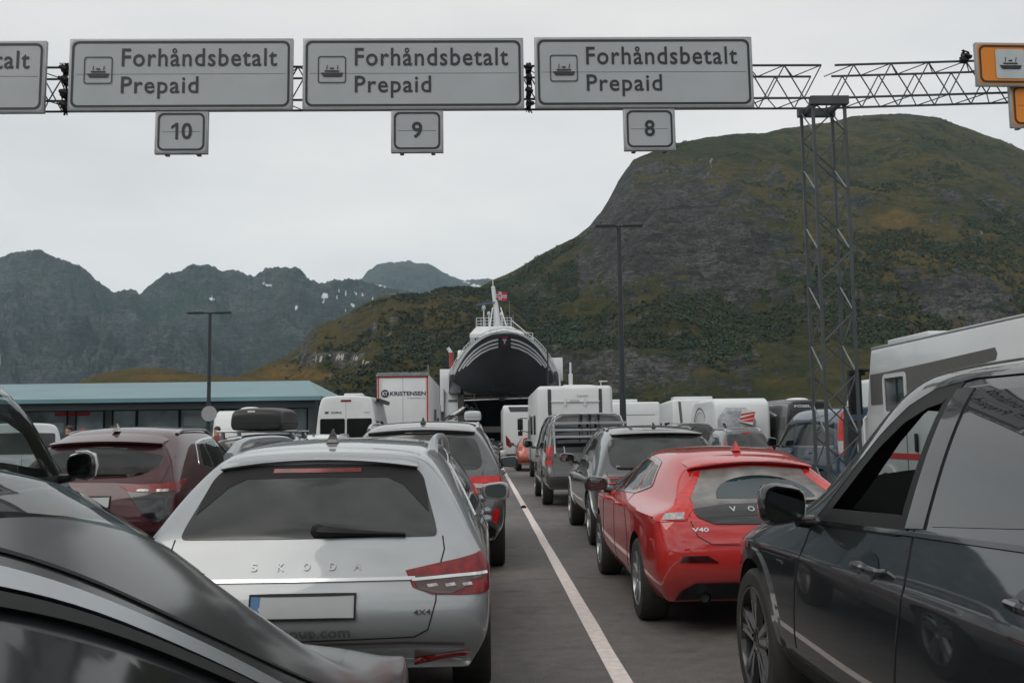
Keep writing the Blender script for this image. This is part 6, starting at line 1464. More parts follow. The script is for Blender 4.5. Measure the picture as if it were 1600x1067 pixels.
# ------------------------------------------------------------------ ground, markings, water
def groundmat():
    m = bpy.data.materials.new('asphalt'); m.use_nodes = True; t = m.node_tree; b = t.nodes['Principled BSDF']; Nn = t.nodes.new; K = t.links.new
    tcn = Nn('ShaderNodeTexCoord'); n1 = Nn('ShaderNodeTexNoise'); n1.inputs['Scale'].default_value = .35; n1.inputs['Detail'].default_value = 8; n1.inputs['Roughness'].default_value = .6
    n2 = Nn('ShaderNodeTexNoise'); n2.inputs['Scale'].default_value = 90; n2.inputs['Detail'].default_value = 3
    n3 = Nn('ShaderNodeTexNoise'); n3.inputs['Scale'].default_value = 1.6; n3.inputs['Detail'].default_value = 4
    for q in (n1, n2, n3): K(tcn.outputs['Object'], q.inputs['Vector'])
    r1 = Nn('ShaderNodeValToRGB'); r1.color_ramp.elements[0].position = .35; r1.color_ramp.elements[0].color = (.096, .089, .085, 1); r1.color_ramp.elements[1].position = .7; r1.color_ramp.elements[1].color = (.172, .162, .154, 1)
    K(n1.outputs[0], r1.inputs[0])
    m1 = Nn('ShaderNodeMix'); m1.data_type = 'RGBA'; m1.blend_type = 'MULTIPLY'; m1.inputs['Factor'].default_value = 1
    r2 = Nn('ShaderNodeValToRGB'); r2.color_ramp.elements[0].position = .3; r2.color_ramp.elements[0].color = (.62, .62, .62, 1); r2.color_ramp.elements[1].position = .7; r2.color_ramp.elements[1].color = (1.25, 1.25, 1.25, 1)
    K(n2.outputs[0], r2.inputs[0]); K(r2.outputs[0], m1.inputs[7])
    # cracks and tar seams
    wv = Nn('ShaderNodeTexVoronoi'); wv.feature = 'DISTANCE_TO_EDGE'; wv.inputs['Scale'].default_value = .16; wa = Nn('ShaderNodeVectorMath'); wa.operation = 'ADD'; wn = Nn('ShaderNodeTexNoise'); wn.inputs['Scale'].default_value = .9; wn.inputs['Detail'].default_value = 6; K(tcn.outputs['Object'], wn.inputs['Vector']); K(tcn.outputs['Object'], wa.inputs[0]); K(wn.outputs['Color'], wa.inputs[1]); K(wa.outputs[0], wv.inputs['Vector'])
    rw_ = Nn('ShaderNodeValToRGB'); rw_.color_ramp.elements[0].position = .0; rw_.color_ramp.elements[0].color = (.55, .55, .55, 1); rw_.color_ramp.elements[1].position = .004; rw_.color_ramp.elements[1].color = (1, 1, 1, 1); K(wv.outputs['Distance'], rw_.inputs[0])
    n8 = Nn('ShaderNodeTexNoise'); n8.inputs['Scale'].default_value = 6.5; n8.inputs['Detail'].default_value = 6; n8.inputs['Roughness'].default_value = .7; K(tcn.outputs['Object'], n8.inputs['Vector']); m5 = Nn('ShaderNodeMix'); m5.data_type = 'RGBA'; m5.blend_type = 'MULTIPLY'; m5.inputs['Factor'].default_value = 1; r8 = Nn('ShaderNodeValToRGB'); r8.color_ramp.elements[0].position = .32; r8.color_ramp.elements[0].color = (.78, .77, .77, 1); r8.color_ramp.elements[1].position = .68; r8.color_ramp.elements[1].color = (1.22, 1.2, 1.18, 1); K(n8.outputs[0], r8.inputs[0]); K(r8.outputs[0], m5.inputs[7]); K(r1.outputs[0], m5.inputs[6])
    m4 = Nn('ShaderNodeMix'); m4.data_type = 'RGBA'; m4.blend_type = 'MULTIPLY'; m4.inputs['Factor'].default_value = 1; K(m5.outputs[2], m4.inputs[6]); K(rw_.outputs[0], m4.inputs[7]); K(m4.outputs[2], m1.inputs[6])
    # oil drips
    m2 = Nn('ShaderNodeMix'); m2.data_type = 'RGBA'; m2.inputs[7].default_value = (.03, .028, .026, 1)
    r3 = Nn('ShaderNodeValToRGB'); r3.color_ramp.elements[0].position = .60; r3.color_ramp.elements[0].color = (0, 0, 0, 1); r3.color_ramp.elements[1].position = .76; r3.color_ramp.elements[1].color = (.7, .7, .7, 1)
    K(n3.outputs[0], r3.inputs[0]); K(r3.outputs[0], m2.inputs['Factor']); K(m1.outputs[2], m2.inputs[6]); K(m2.outputs[2], b.inputs['Base Color'])
    b.inputs['Roughness'].default_value = .72
    bn = Nn('ShaderNodeBump'); bn.inputs['Distance'].default_value = .004; K(n2.outputs[0], bn.inputs['Height']); K(bn.outputs[0], b.inputs['Normal'])
    return m
M_['asphalt'] = groundmat()
V = []; F = []; gx = np.concatenate([np.linspace(-400, -30, 8), np.linspace(-25, 25, 26), np.linspace(30, 400, 8)]); gy = np.concatenate([[-300, -100, -40], np.linspace(-20, 97.0, 30)])
for y in gy:
    for x in gx: V.append((x, y, 0))
nx = len(gx)
for j in range(len(gy) - 1):
    for i in range(nx - 1): F.append((j * nx + i, j * nx + i + 1, (j + 1) * nx + i + 1, (j + 1) * nx + i))
g_ = mkobj('ground', V, F, 'asphalt', None, False); tag(g_, kind='structure')
mb = MB(); mb.box((0, 96.95, -2), (800, .5, 3.9)); tag(mb.build('quay_edge', 'facade', None, False), kind='structure')
M_['linepaint'] = mat('worn_road_paint', (.72, .64, .60), .6, var=.15, nscale=14)
def line(x, y0, y1, w_, name='lane_line'):
    V = []; F = []; n = int((y1 - y0) / 1.0); rg = random.Random(int(x * 10))
    for i in range(n + 1):
        y = y0 + (y1 - y0) * i / n; V += [(x - w_ / 2 + rg.uniform(-.004, .004), y, .005), (x + w_ / 2 + rg.uniform(-.004, .004), y, .005)]
    F = [(2 * i, 2 * i + 1, 2 * i + 3, 2 * i + 2) for i in range(n)]
    tag(mkobj(name, V, F, 'linepaint', None, False), kind='structure')
line(.825, -3, 92, .115)
for x in (-2.80, -6.4, -10.0, 4.45, 8.05, 11.65): line(x, -3, 92, .11)
r = empty('road_stud', (.80, 20.6, 0), 'small dark stud sitting on the white lane line', 'road stud'); mb = MB(); mb.ball((0, 0, .02), (.12, .14, .09), n=10); mb.build('stud_cap', 'trim', r)
M_['water'] = mat('fjord_water', (.02, .035, .04), .12, ior=1.33, var=.1, nscale=.5, bump=.02)
V = [(-9000, 90, -2.2), (9000, 90, -2.2), (9000, 12000, -2.2), (-9000, 12000, -2.2)]
tag(mkobj('water', V, [(0, 1, 2, 3)], 'water', None, False), kind='structure')
M_['land'] = mat('dry_ground', (.06, .06, .05), .9, nscale=.02)
V = [(-9000, -9000, -2.4), (9000, -9000, -2.4), (9000, 90, -2.4), (-9000, 90, -2.4)]
tag(mkobj('terrain', V, [(0, 1, 2, 3)], 'land', None, False), kind='structure')
# ------------------------------------------------------------------ mountains
def vnoise(x, y, seed):
    xi = np.floor(x).astype(np.int64); yi = np.floor(y).astype(np.int64); xf = x - xi; yf = y - yi
    def h(a, b):
        n_ = (a * 374761393 + b * 668265263 + seed * 1442695041) & 0x7fffffff
        n_ = ((n_ ^ (n_ >> 13)) * 1274126177) & 0x7fffffff
        return ((n_ ^ (n_ >> 16)) & 0xffff) / 65535.
    u = xf * xf * (3 - 2 * xf); v = yf * yf * (3 - 2 * yf)
    return (h(xi, yi) * (1 - u) + h(xi + 1, yi) * u) * (1 - v) + (h(xi, yi + 1) * (1 - u) + h(xi + 1, yi + 1) * u) * v
def fbm(x, y, seed, o=6, ridged=False, gain=.5):
    s = np.zeros_like(x); a = 1.; t = 0
    for k in range(o):
        n_ = vnoise(x * 2 ** k + 17.3 * k, y * 2 ** k - 9.1 * k, seed + k) * 2 - 1
        if ridged: n_ = 1 - 2 * np.abs(n_)
        s += a * n_; t += a; a *= gain
    return s / t
def hillmat(name, grass, grass2, shrub, rock, rock2, sc, snow=False, slope=(.62, .80), veg=.5, bumpd=1.5):
    m = bpy.data.materials.new(name); m.use_nodes = True; t = m.node_tree; b = t.nodes['Principled BSDF']; Nn = t.nodes.new; K = t.links.new
    tcn = Nn('ShaderNodeTexCoord'); geo = Nn('ShaderNodeNewGeometry')
    def noise(s, d=6, r_=.6, dist=0):
        q = Nn('ShaderNodeTexNoise'); q.inputs['Scale'].default_value = s; q.inputs['Detail'].default_value = d; q.inputs['Roughness'].default_value = r_; q.inputs['Distortion'].default_value = dist
        K(tcn.outputs['Object'], q.inputs['Vector']); return q
    def ramp(src, p0, p1, c0=(0, 0, 0, 1), c1=(1, 1, 1, 1)):
        q = Nn('ShaderNodeValToRGB'); q.color_ramp.elements[0].position = p0; q.color_ramp.elements[1].position = p1; q.color_ramp.elements[0].color = c0; q.color_ramp.elements[1].color = c1; K(src, q.inputs[0]); return q.outputs[0]
    def mix(f, a, b_):
        q = Nn('ShaderNodeMix'); q.data_type = 'RGBA'
        for s_, v in (('Factor', f), (6, a), (7, b_)):
            if isinstance(v, (tuple, float)): q.inputs[s_].default_value = v if isinstance(v, float) else v + ((1,) if len(v) == 3 else ())
            else: K(v, q.inputs[s_])
        return q.outputs[2]
    def madd(a_, k, c_):
        q = Nn('ShaderNodeMath'); q.operation = 'MULTIPLY_ADD'; q.inputs[1].default_value = k; K(a_, q.inputs[0])
        if isinstance(c_, float): q.inputs[2].default_value = c_
        else: K(c_, q.inputs[2])
        return q.outputs[0]
    n1 = noise(.006 * sc, 7, .62, .3); n2 = noise(.035 * sc, 8, .68); n3 = noise(.16 * sc, 6, .72); n4 = noise(.03 * sc, 8, .72, .6); n7 = noise(.55 * sc, 5, .75)
    lay = Nn('ShaderNodeMapping'); lay.inputs['Scale'].default_value = (.035 * sc, .035 * sc, .20 * sc); lay.inputs['Rotation'].default_value = (.12, -.1, 0); K(tcn.outputs['Object'], lay.inputs['Vector'])
    nl = Nn('ShaderNodeTexNoise'); nl.inputs['Scale'].default_value = 1; nl.inputs['Detail'].default_value = 7; nl.inputs['Roughness'].default_value = .7; K(lay.outputs[0], nl.inputs['Vector'])
    g1 = mix(ramp(madd(n1.outputs[0], .5, madd(nl.outputs[0], .5, 0.)), .44, .58), grass, grass2)
    g1 = mix(ramp(n7.outputs[0], .42, .66), g1, mix(.55, g1, (.015, .02, .01)))
    g2 = mix(ramp(madd(n2.outputs[0], .5, madd(n3.outputs[0], .5, 0.)), .52 - .1 * (veg - .5), .56 - .1 * (veg - .5)), g1, shrub)
    g2 = mix(ramp(n3.outputs[0], .60, .70), g2, mix(.45, g2, (.06, .085, .03)))
    rk = mix(ramp(n4.outputs[0], .38, .62), rock, rock2)
    mpn = Nn('ShaderNodeMapping'); mpn.inputs['Scale'].default_value = (.06 * sc, .06 * sc, .30 * sc); mpn.inputs['Rotation'].default_value = (.2, .16, 0); K(tcn.outputs['Object'], mpn.inputs['Vector'])
    n5 = Nn('ShaderNodeTexNoise'); n5.inputs['Scale'].default_value = 1; n5.inputs['Detail'].default_value = 8; n5.inputs['Roughness'].default_value = .75; K(mpn.outputs[0], n5.inputs['Vector'])
    rk = mix(ramp(n5.outputs[0], .42, .52), mix(.75, rk, (.012, .013, .013)), rk)
    vo = Nn('ShaderNodeTexVoronoi'); vo.feature = 'DISTANCE_TO_EDGE'; vo.inputs['Scale'].default_value = 2.2; vm = Nn('ShaderNodeVectorMath'); vm.operation = 'ADD'; K(mpn.outputs[0], vm.inputs[0]); vs_ = Nn('ShaderNodeVectorMath'); vs_.operation = 'SCALE'; vs_.inputs['Scale'].default_value = .9; K(n5.outputs['Color'], vs_.inputs[0]); K(vs_.outputs[0], vm.inputs[1]); K(vm.outputs[0], vo.inputs['Vector'])
    rk = mix(ramp(vo.outputs['Distance'], .02, .10), mix(.8, rk, (.010, .010, .011)), rk)
    rk = mix(ramp(n7.outputs[0], .52, .58), rk, mix(.55, rk, (.018, .018, .018)))
    rk = mix(ramp(n3.outputs[0], .54, .60), rk, mix(.75, rk, (.020, .030, .012)))
    rk = mix(ramp(n7.outputs[0], .28, .33), mix(.5, rk, (.24, .22, .20)), rk)
    at = Nn('ShaderNodeAttribute'); at.attribute_name = 'rock'
    ad = Nn('ShaderNodeMath'); ad.operation = 'ADD'; K(at.outputs['Fac'], ad.inputs[0]); s1 = Nn('ShaderNodeMath'); s1.operation = 'MULTIPLY_ADD'; s1.inputs[1].default_value = 1.3; s1.inputs[2].default_value = -.65; K(n2.outputs[0], s1.inputs[0]); K(s1.outputs[0], ad.inputs[1])
    s3 = Nn('ShaderNodeMath'); s3.operation = 'MULTIPLY_ADD'; s3.inputs[1].default_value = 1.0; s3.inputs[2].default_value = -.5; K(n3.outputs[0], s3.inputs[0])
    ad2 = Nn('ShaderNodeMath'); ad2.operation = 'ADD'; K(ad.outputs[0], ad2.inputs[0]); K(s3.outputs[0], ad2.inputs[1])
    f = ramp(ad2.outputs[0], .44, .56)
    col = mix(f, g2, rk)
    aw = Nn('ShaderNodeAttribute'); aw.attribute_name = 'warm'; col = mix(ramp(aw.outputs['Fac'], .45, .62), col, mix(ramp(n3.outputs[0], .40, .60), mix(.35, g2, grass2), (.135, .082, .024)))
    if snow:
        sn = Nn('ShaderNodeAttribute'); sn.attribute_name = 'snow';col = mix(ramp(sn.outputs['Fac'], .42, .55), col, snow if isinstance(snow, tuple) else (.62, .68, .72))
    K(col, b.inputs['Base Color']); b.inputs['Roughness'].default_value = .95; b.inputs['Specular IOR Level'].default_value = .15
    bn = Nn('ShaderNodeBump'); bn.inputs['Distance'].default_value = bumpd; bn.inputs['Strength'].default_value = .8
    sm = Nn('ShaderNodeMath'); sm.operation = 'MULTIPLY_ADD'; sm.inputs[1].default_value = .7; K(n5.outputs[0], sm.inputs[0]); K(n3.outputs[0], sm.inputs[2]); K(sm.outputs[0], bn.inputs['Height']); K(bn.outputs[0], b.inputs['Normal'])
    return m
def ridge_hill(name, rp, Db, Dr, nu, nv, m, seed, amp, nsc, prof=1.25, base=-3., slopes=None, rockf=None, warmf=None, snowf=None, label=None, ridgej=.0, steep=None, relief=None, crag=0):
    "rp: (x/y direction, height/distance) of the skyline; Dr(u) its distance; terrain rises from Db to the skyline and falls behind"
    U = np.array([p[0] for p in rp]); E_ = np.array([p[1] for p in rp])
    u = np.linspace(U[0], U[-1], nu)
    e = np.interp(u, U, E_)
    dr = Dr(u) if callable(Dr) else np.full(nu, Dr); db = Db(u) if callable(Db) else np.full(nu, Db)
    v = np.linspace(0, 1.30, nv)
    uu, vv = np.meshgrid(u, v, indexing='ij')
    D = db[:, None] + (dr - db)[:, None] * vv
    X = uu * D; Y = D
    e = e + ridgej * fbm(X[:, 0] * 0 + u * dr / (nsc * .12), u * 0, seed + 50, 4) + .5 * ridgej * (fbm(u * dr / (nsc * .015), u * 0, seed + 77, 4, True, .65) - .35)
    top = (e * dr + 1.5)[:, None]
    pf = steep(uu, np.clip(vv, 0, 1)) if steep else np.clip(vv, 0, 1) ** prof
    h = np.where(vv <= 1, base + (top - base) * pf, top - (vv - 1) / .30 * top * .45)
    win = np.clip(vv * 6, 0, 1) * np.clip(1 - (np.clip(vv, 0, 1)) ** 6, 0, 1) + np.where(vv > 1, .3, 0)
    nz1 = fbm(X / nsc, Y / nsc, seed, 7, True, .55); nz2 = fbm(X / (nsc * .25), Y / (nsc * .25), seed + 20, 6, False, .6)
    h = h + win * amp * (nz1 * .8 + nz2 * .45)
    if relief:
        wp_ = fbm(uu * 9, vv * 3, seed + 95, 4); g_ = fbm(uu * dr.mean() / relief[0] + wp_ * 1.6 + vv * 1.2, vv * relief[1] + wp_ * 1.2, seed + 90, 6, True, .6); h = h + win * relief[2] * g_
    if crag:
        rm = np.clip((rockf(uu, (h - 1.5) / D) if rockf else 0) * 1.3, 0, 1); h = h + win * rm * (crag * fbm(X / 16, Y / 16, seed + 60, 5, True, .62) + crag * .6 * fbm(uu * 55, h / 9., seed + 61, 4, True, .6)) + win * (1 - rm) * crag * .35 * fbm(X / 12, Y / 12, seed + 62, 4)
    # never above the skyline seen from the quay
    lim = 1.5 + (e[:, None]) * D
    h = np.where((vv < .985), np.minimum(h, lim - .004 * D * (1 - vv)), np.minimum(h, lim))
    co = np.stack([X, Y, h], -1).reshape(-1, 3)
    ii = np.arange(nu * nv).reshape(nu, nv); q = np.stack([ii[:-1, :-1], ii[1:, :-1], ii[1:, 1:], ii[:-1, 1:]], -1).reshape(-1, 4)
    me = bpy.data.meshes.new(name); me.vertices.add(len(co)); me.vertices.foreach_set('co', co.ravel()); me.loops.add(q.size); me.loops.foreach_set('vertex_index', q.ravel().astype(np.int32))
    me.polygons.add(len(q)); me.polygons.foreach_set('loop_start', (np.arange(len(q)) * 4).astype(np.int32)); me.polygons.foreach_set('loop_total', np.full(len(q), 4, np.int32)); me.polygons.foreach_set('use_smooth', np.ones(len(q), bool)); me.update(); me.validate()
    dzu = np.gradient(h, axis=0) / np.maximum(1e-3, np.abs(np.gradient(X, axis=0))); dzv = np.gradient(h, axis=1) / np.maximum(1e-3, np.gradient(Y, axis=1))
    sl = np.sqrt(dzu ** 2 + dzv ** 2); rock = (np.clip(g_ * 1.2 + .1, 0, .8) if relief else 0) + np.clip((sl - (slopes or (.8, 1.6))[0]) / ((slopes or (.8, 1.6))[1] - (slopes or (.8, 1.6))[0]), 0, 1) * .75  # with relief, gully light and dark is put into the rock tone
    el = (h - 1.5) / D
    if rockf: rock = rock + rockf(uu, el)
    for nm, arr in (('rock', rock), ('warm', warmf(uu, el) if warmf else rock * 0), ('snow', snowf(uu, el) if snowf else rock * 0)):
        a = me.attributes.new(nm, 'FLOAT', 'POINT'); a.data.foreach_set('value', arr.ravel().astype(np.float32))
    me.materials.append(m); o = bpy.data.objects.new(name, me); COL.objects.link(o); tag(o, label, None, None, 'structure')
    return o, uu, vv, co.reshape(nu, nv, 3), rock, el
def blobs(L):
    def f(u, e):
        s = np.zeros_like(u)
        for cu, ce, su, se, a in L: s += a * np.exp(-((u - cu) / su) ** 2 - ((e - ce) / se) ** 2)
        return s
    return f
RA = [(-0.584, 0.1419), (-0.547, 0.1609), (-0.5221, 0.1704), (-0.4971, 0.1786), (-0.4846, 0.1831), (-0.472, 0.1882), (-0.4563, 0.192), (-0.4455, 0.1925), (-0.437, 0.1866), (-0.4242, 0.1825), (-0.4049, 0.1771), (-0.3952, 0.1699), (-0.3821, 0.1587), (-0.3704, 0.1494), (-0.3616, 0.152), (-0.3501, 0.1512), (-0.3449, 0.1472), (-0.3405, 0.1524), (-0.3312, 0.1614), (-0.3172, 0.1685), (-0.3089, 0.1671), (-0.2994, 0.1729), (-0.2898, 0.1754), (-0.2737, 0.174), (-0.2621, 0.1673), (-0.2531, 0.1705), (-0.2383, 0.1658), (-0.2299, 0.1644), (-0.219, 0.1709), (-0.203, 0.1733), (-0.1888, 0.1745), (-0.1823, 0.1705), (-0.1745, 0.1613), (-0.1642, 0.1572), (-0.1513, 0.1584), (-0.1351, 0.1596), (-0.1254, 0.1569), (-0.0995, 0.1533), (-0.0348, 0.1363), (0.0297, 0.1029)]
RA2 = [(-0.1768, 0.1052), (-0.1448, 0.1374), (-0.1254, 0.1569), (-0.1157, 0.1666), (-0.106, 0.1744), (-0.093, 0.1756), (-0.0735, 0.1774), (-0.0638, 0.1747), (-0.0553, 0.1759), (-0.0411, 0.1679), (-0.0281, 0.1612), (-0.0184, 0.1572), (-0.0054, 0.1597), (0.0076, 0.1582), (0.0238, 0.1489), (0.0624, 0.1157)]
RB = [(-0.272, 0.0548), (-0.253, 0.0597), (-0.2277, 0.0696), (-0.2022, 0.0796), (-0.1831, 0.0923), (-0.1768, 0.102), (-0.1672, 0.1129), (-0.1511, 0.1179), (-0.1351, 0.1243), (-0.1254, 0.132), (-0.106, 0.1416), (-0.0866, 0.1434), (-0.0607, 0.1431), (-0.0412, 0.1495), (-0.0217, 0.1493), (0.0043, 0.1477), (0.0302, 0.1409), (0.0624, 0.1157), (0.0942, 0.0762), (0.1323, 0.0368)]
RK_ = [(-0.4299, 0.0517), (-0.408, 0.0565), (-0.3862, 0.0658), (-0.361, 0.0706), (-0.3357, 0.0716), (-0.304, 0.0693), (-0.2785, 0.0645), (-0.2467, 0.0609), (-0.2084, 0.0591), (-0.1637, 0.0534)]
RC = [(-0.0738, 0.1041), (-0.0348, 0.1363), (-0.0087, 0.1479), (0.0109, 0.1575), (0.024, 0.162), (0.0405, 0.1718), (0.057, 0.1816), (0.0768, 0.1913), (0.0967, 0.2011), (0.1101, 0.211), (0.1236, 0.2276), (0.1339, 0.2443), (0.1409, 0.2577), (0.1477, 0.2678), (0.158, 0.2812), (0.1715, 0.2879), (0.1985, 0.298), (0.2321, 0.3046), (0.2657, 0.3078), (0.2993, 0.3097), (0.3163, 0.3144), (0.3332, 0.3164), (0.3671, 0.321), (0.3876, 0.3264), (0.4148, 0.329), (0.4487, 0.3288), (0.4825, 0.3246), (0.509, 0.3134), (0.529, 0.3064), (0.5556, 0.296), (0.5688, 0.2891), (0.6354, 0.2647), (0.7677, 0.2092)]
SNA = [(-0.1461, 0.1479, 0.00258, 0.00103), (-0.159, 0.1428, 0.0029, 0.00258), (-0.1377, 0.1445, 0.00194, 0.00065), (-0.128, 0.1471, 0.00194, 0.00097), (-0.1241, 0.1438, 0.00452, 0.00077), (-0.117, 0.1411, 0.00323, 0.00077), (-0.1312, 0.1327, 0.00194, 0.00142), (-0.1377, 0.1282, 0.00116, 0.00077), (-0.1609, 0.1363, 0.00129, 0.00097), (-0.1473, 0.1414, 0.00097, 0.00097), (-0.1615, 0.1409, 0.00129, 0.00097), (-0.1112, 0.139, 0.00103, 0.0009), (-0.1505, 0.114, 0.00097, 0.00077), (-0.3506, 0.1162, 0.00226, 0.0009), (-0.2732, 0.1407, 0.00323, 0.00097), (-0.2157, 0.1538, 0.00387, 0.00097), (-0.2202, 0.1558, 0.00194, 0.00077), (-0.1879, 0.1313, 0.00129, 0.00097)]
SNB = [(-0.1047, 0.1527, 0.00258, 0.00103), (-0.1008, 0.1507, 0.00323, 0.0011), (-0.0963, 0.1487, 0.00387, 0.00129), (-0.0905, 0.1474, 0.00516, 0.00194), (-0.095, 0.1454, 0.00581, 0.00116), (-0.0996, 0.1461, 0.00258, 0.00097), (-0.0081, 0.1518, 0.00387, 0.00097), (-0.0035, 0.1504, 0.00258, 0.00142), (-0.0165, 0.1552, 0.00387, 0.00052)]

GR = (.030, .035, .012); GR2 = (.084, .064, .020); SH = (.009, .018, .009); RK = (.052, .051, .051); RK2 = (.118, .113, .109)
def snf(L):
    def f(u, e):
        o = np.zeros_like(u)
        for cu, ce, su, se in L: o = np.maximum(o, np.exp(-(((u - cu) / (su * 1.25)) ** 2 + ((e - ce + (u - cu) * .15) / (se * 1.3)) ** 2) ** 1.5))
        return o * (.62 + .76 * vnoise(u * 1500, e * 2600, 5))
    return f
mC = hillmat('green_mountain', GR, GR2, SH, RK, RK2, 1.0, bumpd=2.2, snow=(.17, .16, .15))
oC, uC, vC, cC, rC, eC = ridge_hill('mountain', RC, lambda u: 300 + 60 * np.clip(-u, 0, 1), lambda u: 760 + 260 * np.clip((u - .1) / .3, 0, 1), 620, 330, mC, 11, 26, 150, 1.15, slopes=(.75, 1.5),
    rockf=blobs([(.255, .180, .058, .046, .90), (.195, .238, .048, .034, .56), (.15, .19, .05, .06, .34), (.140, .165, .030, .016, .35), (.10, .072, .09, .018, .62), (.22, .055, .12, .022, .42), (.50, .135, .05, .026, .95), (.40, .11, .06, .02, .35), (.33, .25, .05, .03, .15), (.45, .23, .05, .02, .18), (.45, .30, .05, .01, .3), (.12, .13, .06, .02, -.35), (.25, .115, .1, .02, -.35), (.37, .29, .1, .02, -.3)]),
    warmf=blobs([(.43, .215, .035, .014, .75), (.47, .175, .05, .014, .60), (.10, .185, .03, .012, .5), (.33, .285, .10, .012, .5), (.42, .245, .05, .02, .42)]), ridgej=.0012, crag=4.5, snowf=snf([(.2395, .2815, .0010, .0012), (.2385, .2790, .0012, .0014), (.2370, .2765, .0016, .0007), (.2390, .2735, .0010, .0006), (.2350, .2660, .0016, .0006), (.2310, .2610, .0022, .0005), (.2260, .2490, .0018, .0007), (.2235, .2470, .0014, .0005), (.2550, .1600, .0040, .0008), (.5200, .2030, .0025, .0015), (.4650, .2150, .0020, .0010)]), label='green and rocky mountain')
mB = hillmat('brown_green_hill', (.048, .044, .016), (.086, .064, .022), (.014, .024, .011), RK, (.16, .15, .14), 1.3, bumpd=1.4, veg=.4, snow=(.33, .31, .28))
oB, uB, vB, cB, rB, eB = ridge_hill('hill', RB, 230, lambda u: 560 + 60 * u, 300, 200, mB, 31, 14, 80, 1.0, slopes=(.6, 1.3), rockf=blobs([(-.148, .082, .035, .004, .8), (-.16, .095, .01, .006, .3), (-.19, .06, .05, .01, -.2)]),
    warmf=blobs([(-.20, .070, .06, .010, .6), (-.10, .115, .06, .012, .5), (-.16, .06, .09, .006, .55), (-.05, .13, .03, .008, .5)]), ridgej=.0016, crag=2., snowf=snf([(-.150, .0800, .012, .0016), (-.165, .0775, .006, .0012), (-.128, .0790, .004, .0012), (-.142, .0815, .005, .0010), (-.118, .075, .004, .0008)]), label='brown and green hill')
mK = hillmat('yellow_brown_knoll', (.060, .052, .018), (.095, .066, .022), (.022, .030, .012), RK, RK2, 2.2, bumpd=.8, veg=.2)
ridge_hill('knoll', RK_, 150, 260, 160, 90, mK, 41, 4, 40, .9, slopes=(.9, 1.8), warmf=blobs([(-.32, .062, .08, .008, .6)]), ridgej=.0010, label='low yellow brown knoll')
mA = hillmat('far_mountain', (.014, .030, .020), (.028, .042, .024), (.006, .014, .011), (.040, .046, .050), (.10, .105, .11), .20, snow=True, bumpd=9)
sn, sn2 = snf(SNA), snf(SNB)
ridge_hill('mountain', RA, 1700, 3100, 560, 260, mA, 51, 150, 620, 1.15, slopes=(.9, 1.7), snowf=sn, relief=(300, 5.5, 110), ridgej=.0040, label='dark blue green mountain range')
ridge_hill('mountain', RA2, 3000, 4700, 200, 140, mA, 61, 150, 800, 1.1, slopes=(.9, 1.7), snowf=sn2, relief=(300, 5., 90), ridgej=.0030, label='farthest mountain with snow patches')

# unseen ridges added behind and beside the viewer for glass and paint reflections
RN = [(-2.2, .10), (-1.8, .15), (-1.5, .12), (-1.2, .19), (-.9, .23), (-.7, .17), (-.45, .21), (-.2, .14), (0, .10), (.2, .13), (.5, .19), (.8, .16), (1.1, .22), (1.5, .14), (2.2, .12)]
oN = ridge_hill('hill', RN, 260, 900, 260, 80, mC, 71, 20, 150, 1.1, ridgej=.004, label='unseen ridge added behind the viewer for reflections')[0]; oN.rotation_euler = (0, 0, PI)
RW = [(-1.3, .16), (-1.0, .20), (-.8, .15), (-.5, .22), (-.2, .18), (.1, .24), (.4, .17), (.7, .13), (1.0, .18), (1.3, .12)]
oW = ridge_hill('hill', RW, 500, 1500, 200, 70, mC, 72, 30, 220, 1.1, ridgej=.004, label='unseen ridge added left of the viewer for reflections')[0]; oW.rotation_euler = (0, 0, PI / 2 + .25)

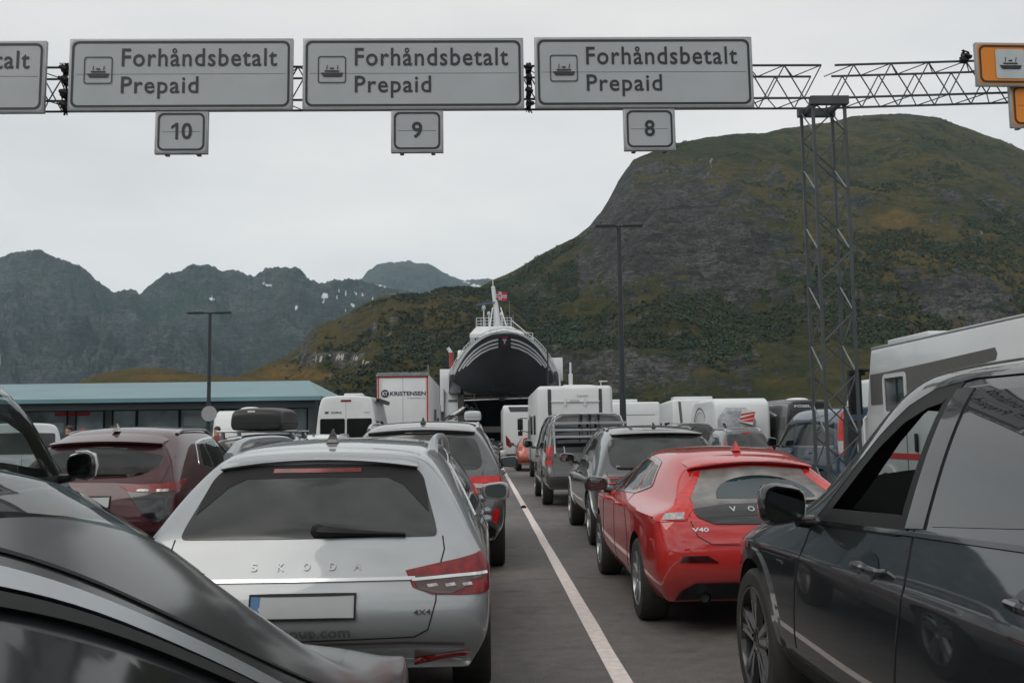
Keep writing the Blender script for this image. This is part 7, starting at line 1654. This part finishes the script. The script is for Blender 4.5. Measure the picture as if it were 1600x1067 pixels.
# scrub and low birch wood on the slopes: one mass of leaf clumps per hill
def scrub(name, uu, vv, co, rock, el, n, seed, size, dens, label, m):
    rg = np.random.default_rng(seed); nu, nv = uu.shape
    P = []; 
    i = rg.uniform(0, nu - 1.01, n * 8); j = rg.uniform(0, nv * .78, n * 8)
    ii = i.astype(int); jj = j.astype(int); p = co[ii, jj]
    q = fbm(p[:, 0] / 45., p[:, 1] / 45., seed, 5); d = dens(uu[ii, jj], el[ii, jj])
    ok = (rock[ii, jj] < .42) & (q + d > .12 + rg.uniform(-.15, .15, n * 8)); ii, jj = ii[ok][:n], jj[ok][:n]
    k = len(ii); fi = (i[ok][:n] - ii)[:, None]; fj = (j[ok][:n] - jj)[:, None]
    P = co[ii, jj] * (1 - fi) * (1 - fj) + co[ii + 1, jj] * fi * (1 - fj) + co[ii, jj + 1] * (1 - fi) * fj + co[ii + 1, jj + 1] * fi * fj
    s = size * rg.uniform(.5, 1.35, k)
    leaf = 10
    # each clump: leafy facets scattered over a lumpy dome
    th = rg.uniform(0, 2 * np.pi, (k, leaf)); ph = np.arccos(rg.uniform(-.1, 1, (k, leaf))); rr = rg.uniform(.55, 1.05, (k, leaf))
    nrm = np.stack([np.sin(ph) * np.cos(th), np.sin(ph) * np.sin(th), np.cos(ph)], -1)
    c = P[:, None, :] + nrm * (rr * s[:, None])[..., None] * np.array([1, 1, 1.15]) + np.array([0, 0, .2])
    t1 = np.cross(nrm, rg.normal(size=(k, leaf, 3))); t1 /= np.linalg.norm(t1, axis=-1, keepdims=True) + 1e-9; t2 = np.cross(nrm, t1)
    a = (s[:, None] * rg.uniform(.35, .6, (k, leaf)))[..., None]
    tri = np.stack([c + t1 * a, c - t1 * a * .5 + t2 * a * .87, c - t1 * a * .5 - t2 * a * .87], 2).reshape(-1, 3)
    me = bpy.data.meshes.new(name); me.vertices.add(len(tri)); me.vertices.foreach_set('co', tri.ravel()); nt_ = len(tri) // 3
    me.loops.add(len(tri)); me.loops.foreach_set('vertex_index', np.arange(len(tri), dtype=np.int32)); me.polygons.add(nt_); me.polygons.foreach_set('loop_start', (np.arange(nt_) * 3).astype(np.int32)); me.polygons.foreach_set('loop_total', np.full(nt_, 3, np.int32)); me.update()
    me.materials.append(m); o = bpy.data.objects.new(name, me); COL.objects.link(o); tag(o, label, None, None, 'stuff'); return o
mS = mat('scrub_foliage', (.020, .037, .013), .8, var=.55, nscale=.035)
mS2 = mat('scrub_foliage_dark', (.015, .028, .012), .8, var=.5, nscale=.05)
scrub('scrub', uC, vC, cC, rC, eC, 52000, 3, 1.05, lambda u, e: .30 * np.exp(-((e - .115 - .05 * (u - .2)) / .035) ** 2) + .25 * np.exp(-((e - .14) / .05) ** 2) * (u > .33) + .22 * (u < .1) * (e > .08) - .22 * (e > .22) - .25 * (e < .06), 'green birch scrub on the mountain slope', mS)
scrub('scrub', uB, vB, cB, rB, eB, 12000, 4, .85, lambda u, e: .22 * (u > -.11) - .30 * (u < -.16), 'dark scrub on the brown hill', mS2)
# two power poles on the brown hill, set on the slope
bvB = BVHTree.FromPolygons([v.co[:] for v in oB.data.vertices], [p.vertices[:] for p in oB.data.polygons])
for x, y, lab in ((-57.5, 420, 'left one of two wooden power poles on the brown hill'), (-38.5, 400, 'right one of two wooden power poles on the brown hill, nearer the lorry')):
    p, _, _, _ = bvB.ray_cast(Vector((x, y, 500)), Vector((0, 0, -1)))
    r = empty('power_pole', p, lab, 'power pole', 'power poles on the hill')
    for s_ in (-1.6, 1.6): mb = MB(); mb.tube([(s_, 0, -2), (s_, 0, 9)], .13, 6); mb.build('pole', 'steel', r)
    mb = MB(); mb.box((0, 0, 8.4), (5.5, .2, .2)); mb.build('crossarm', 'steel', r, False)

# ------------------------------------------------------------------ air
hz = bpy.data.materials.new('haze'); hz.use_nodes = True; t = hz.node_tree; t.nodes.clear(); o_ = t.nodes.new('ShaderNodeOutputMaterial'); pv = t.nodes.new('ShaderNodeVolumePrincipled')
pv.inputs['Color'].default_value = (.58, .80, .90, 1); pv.inputs['Density'].default_value = .000085; pv.inputs['Anisotropy'].default_value = .2; t.links.new(pv.outputs[0], o_.inputs['Volume'])
M_['haze'] = hz
mb = MB(); mb.box((0, 2200, 500), (14000, 10600, 1008)); h_ = mb.build('haze', 'haze', None, False); tag(h_, kind='stuff')
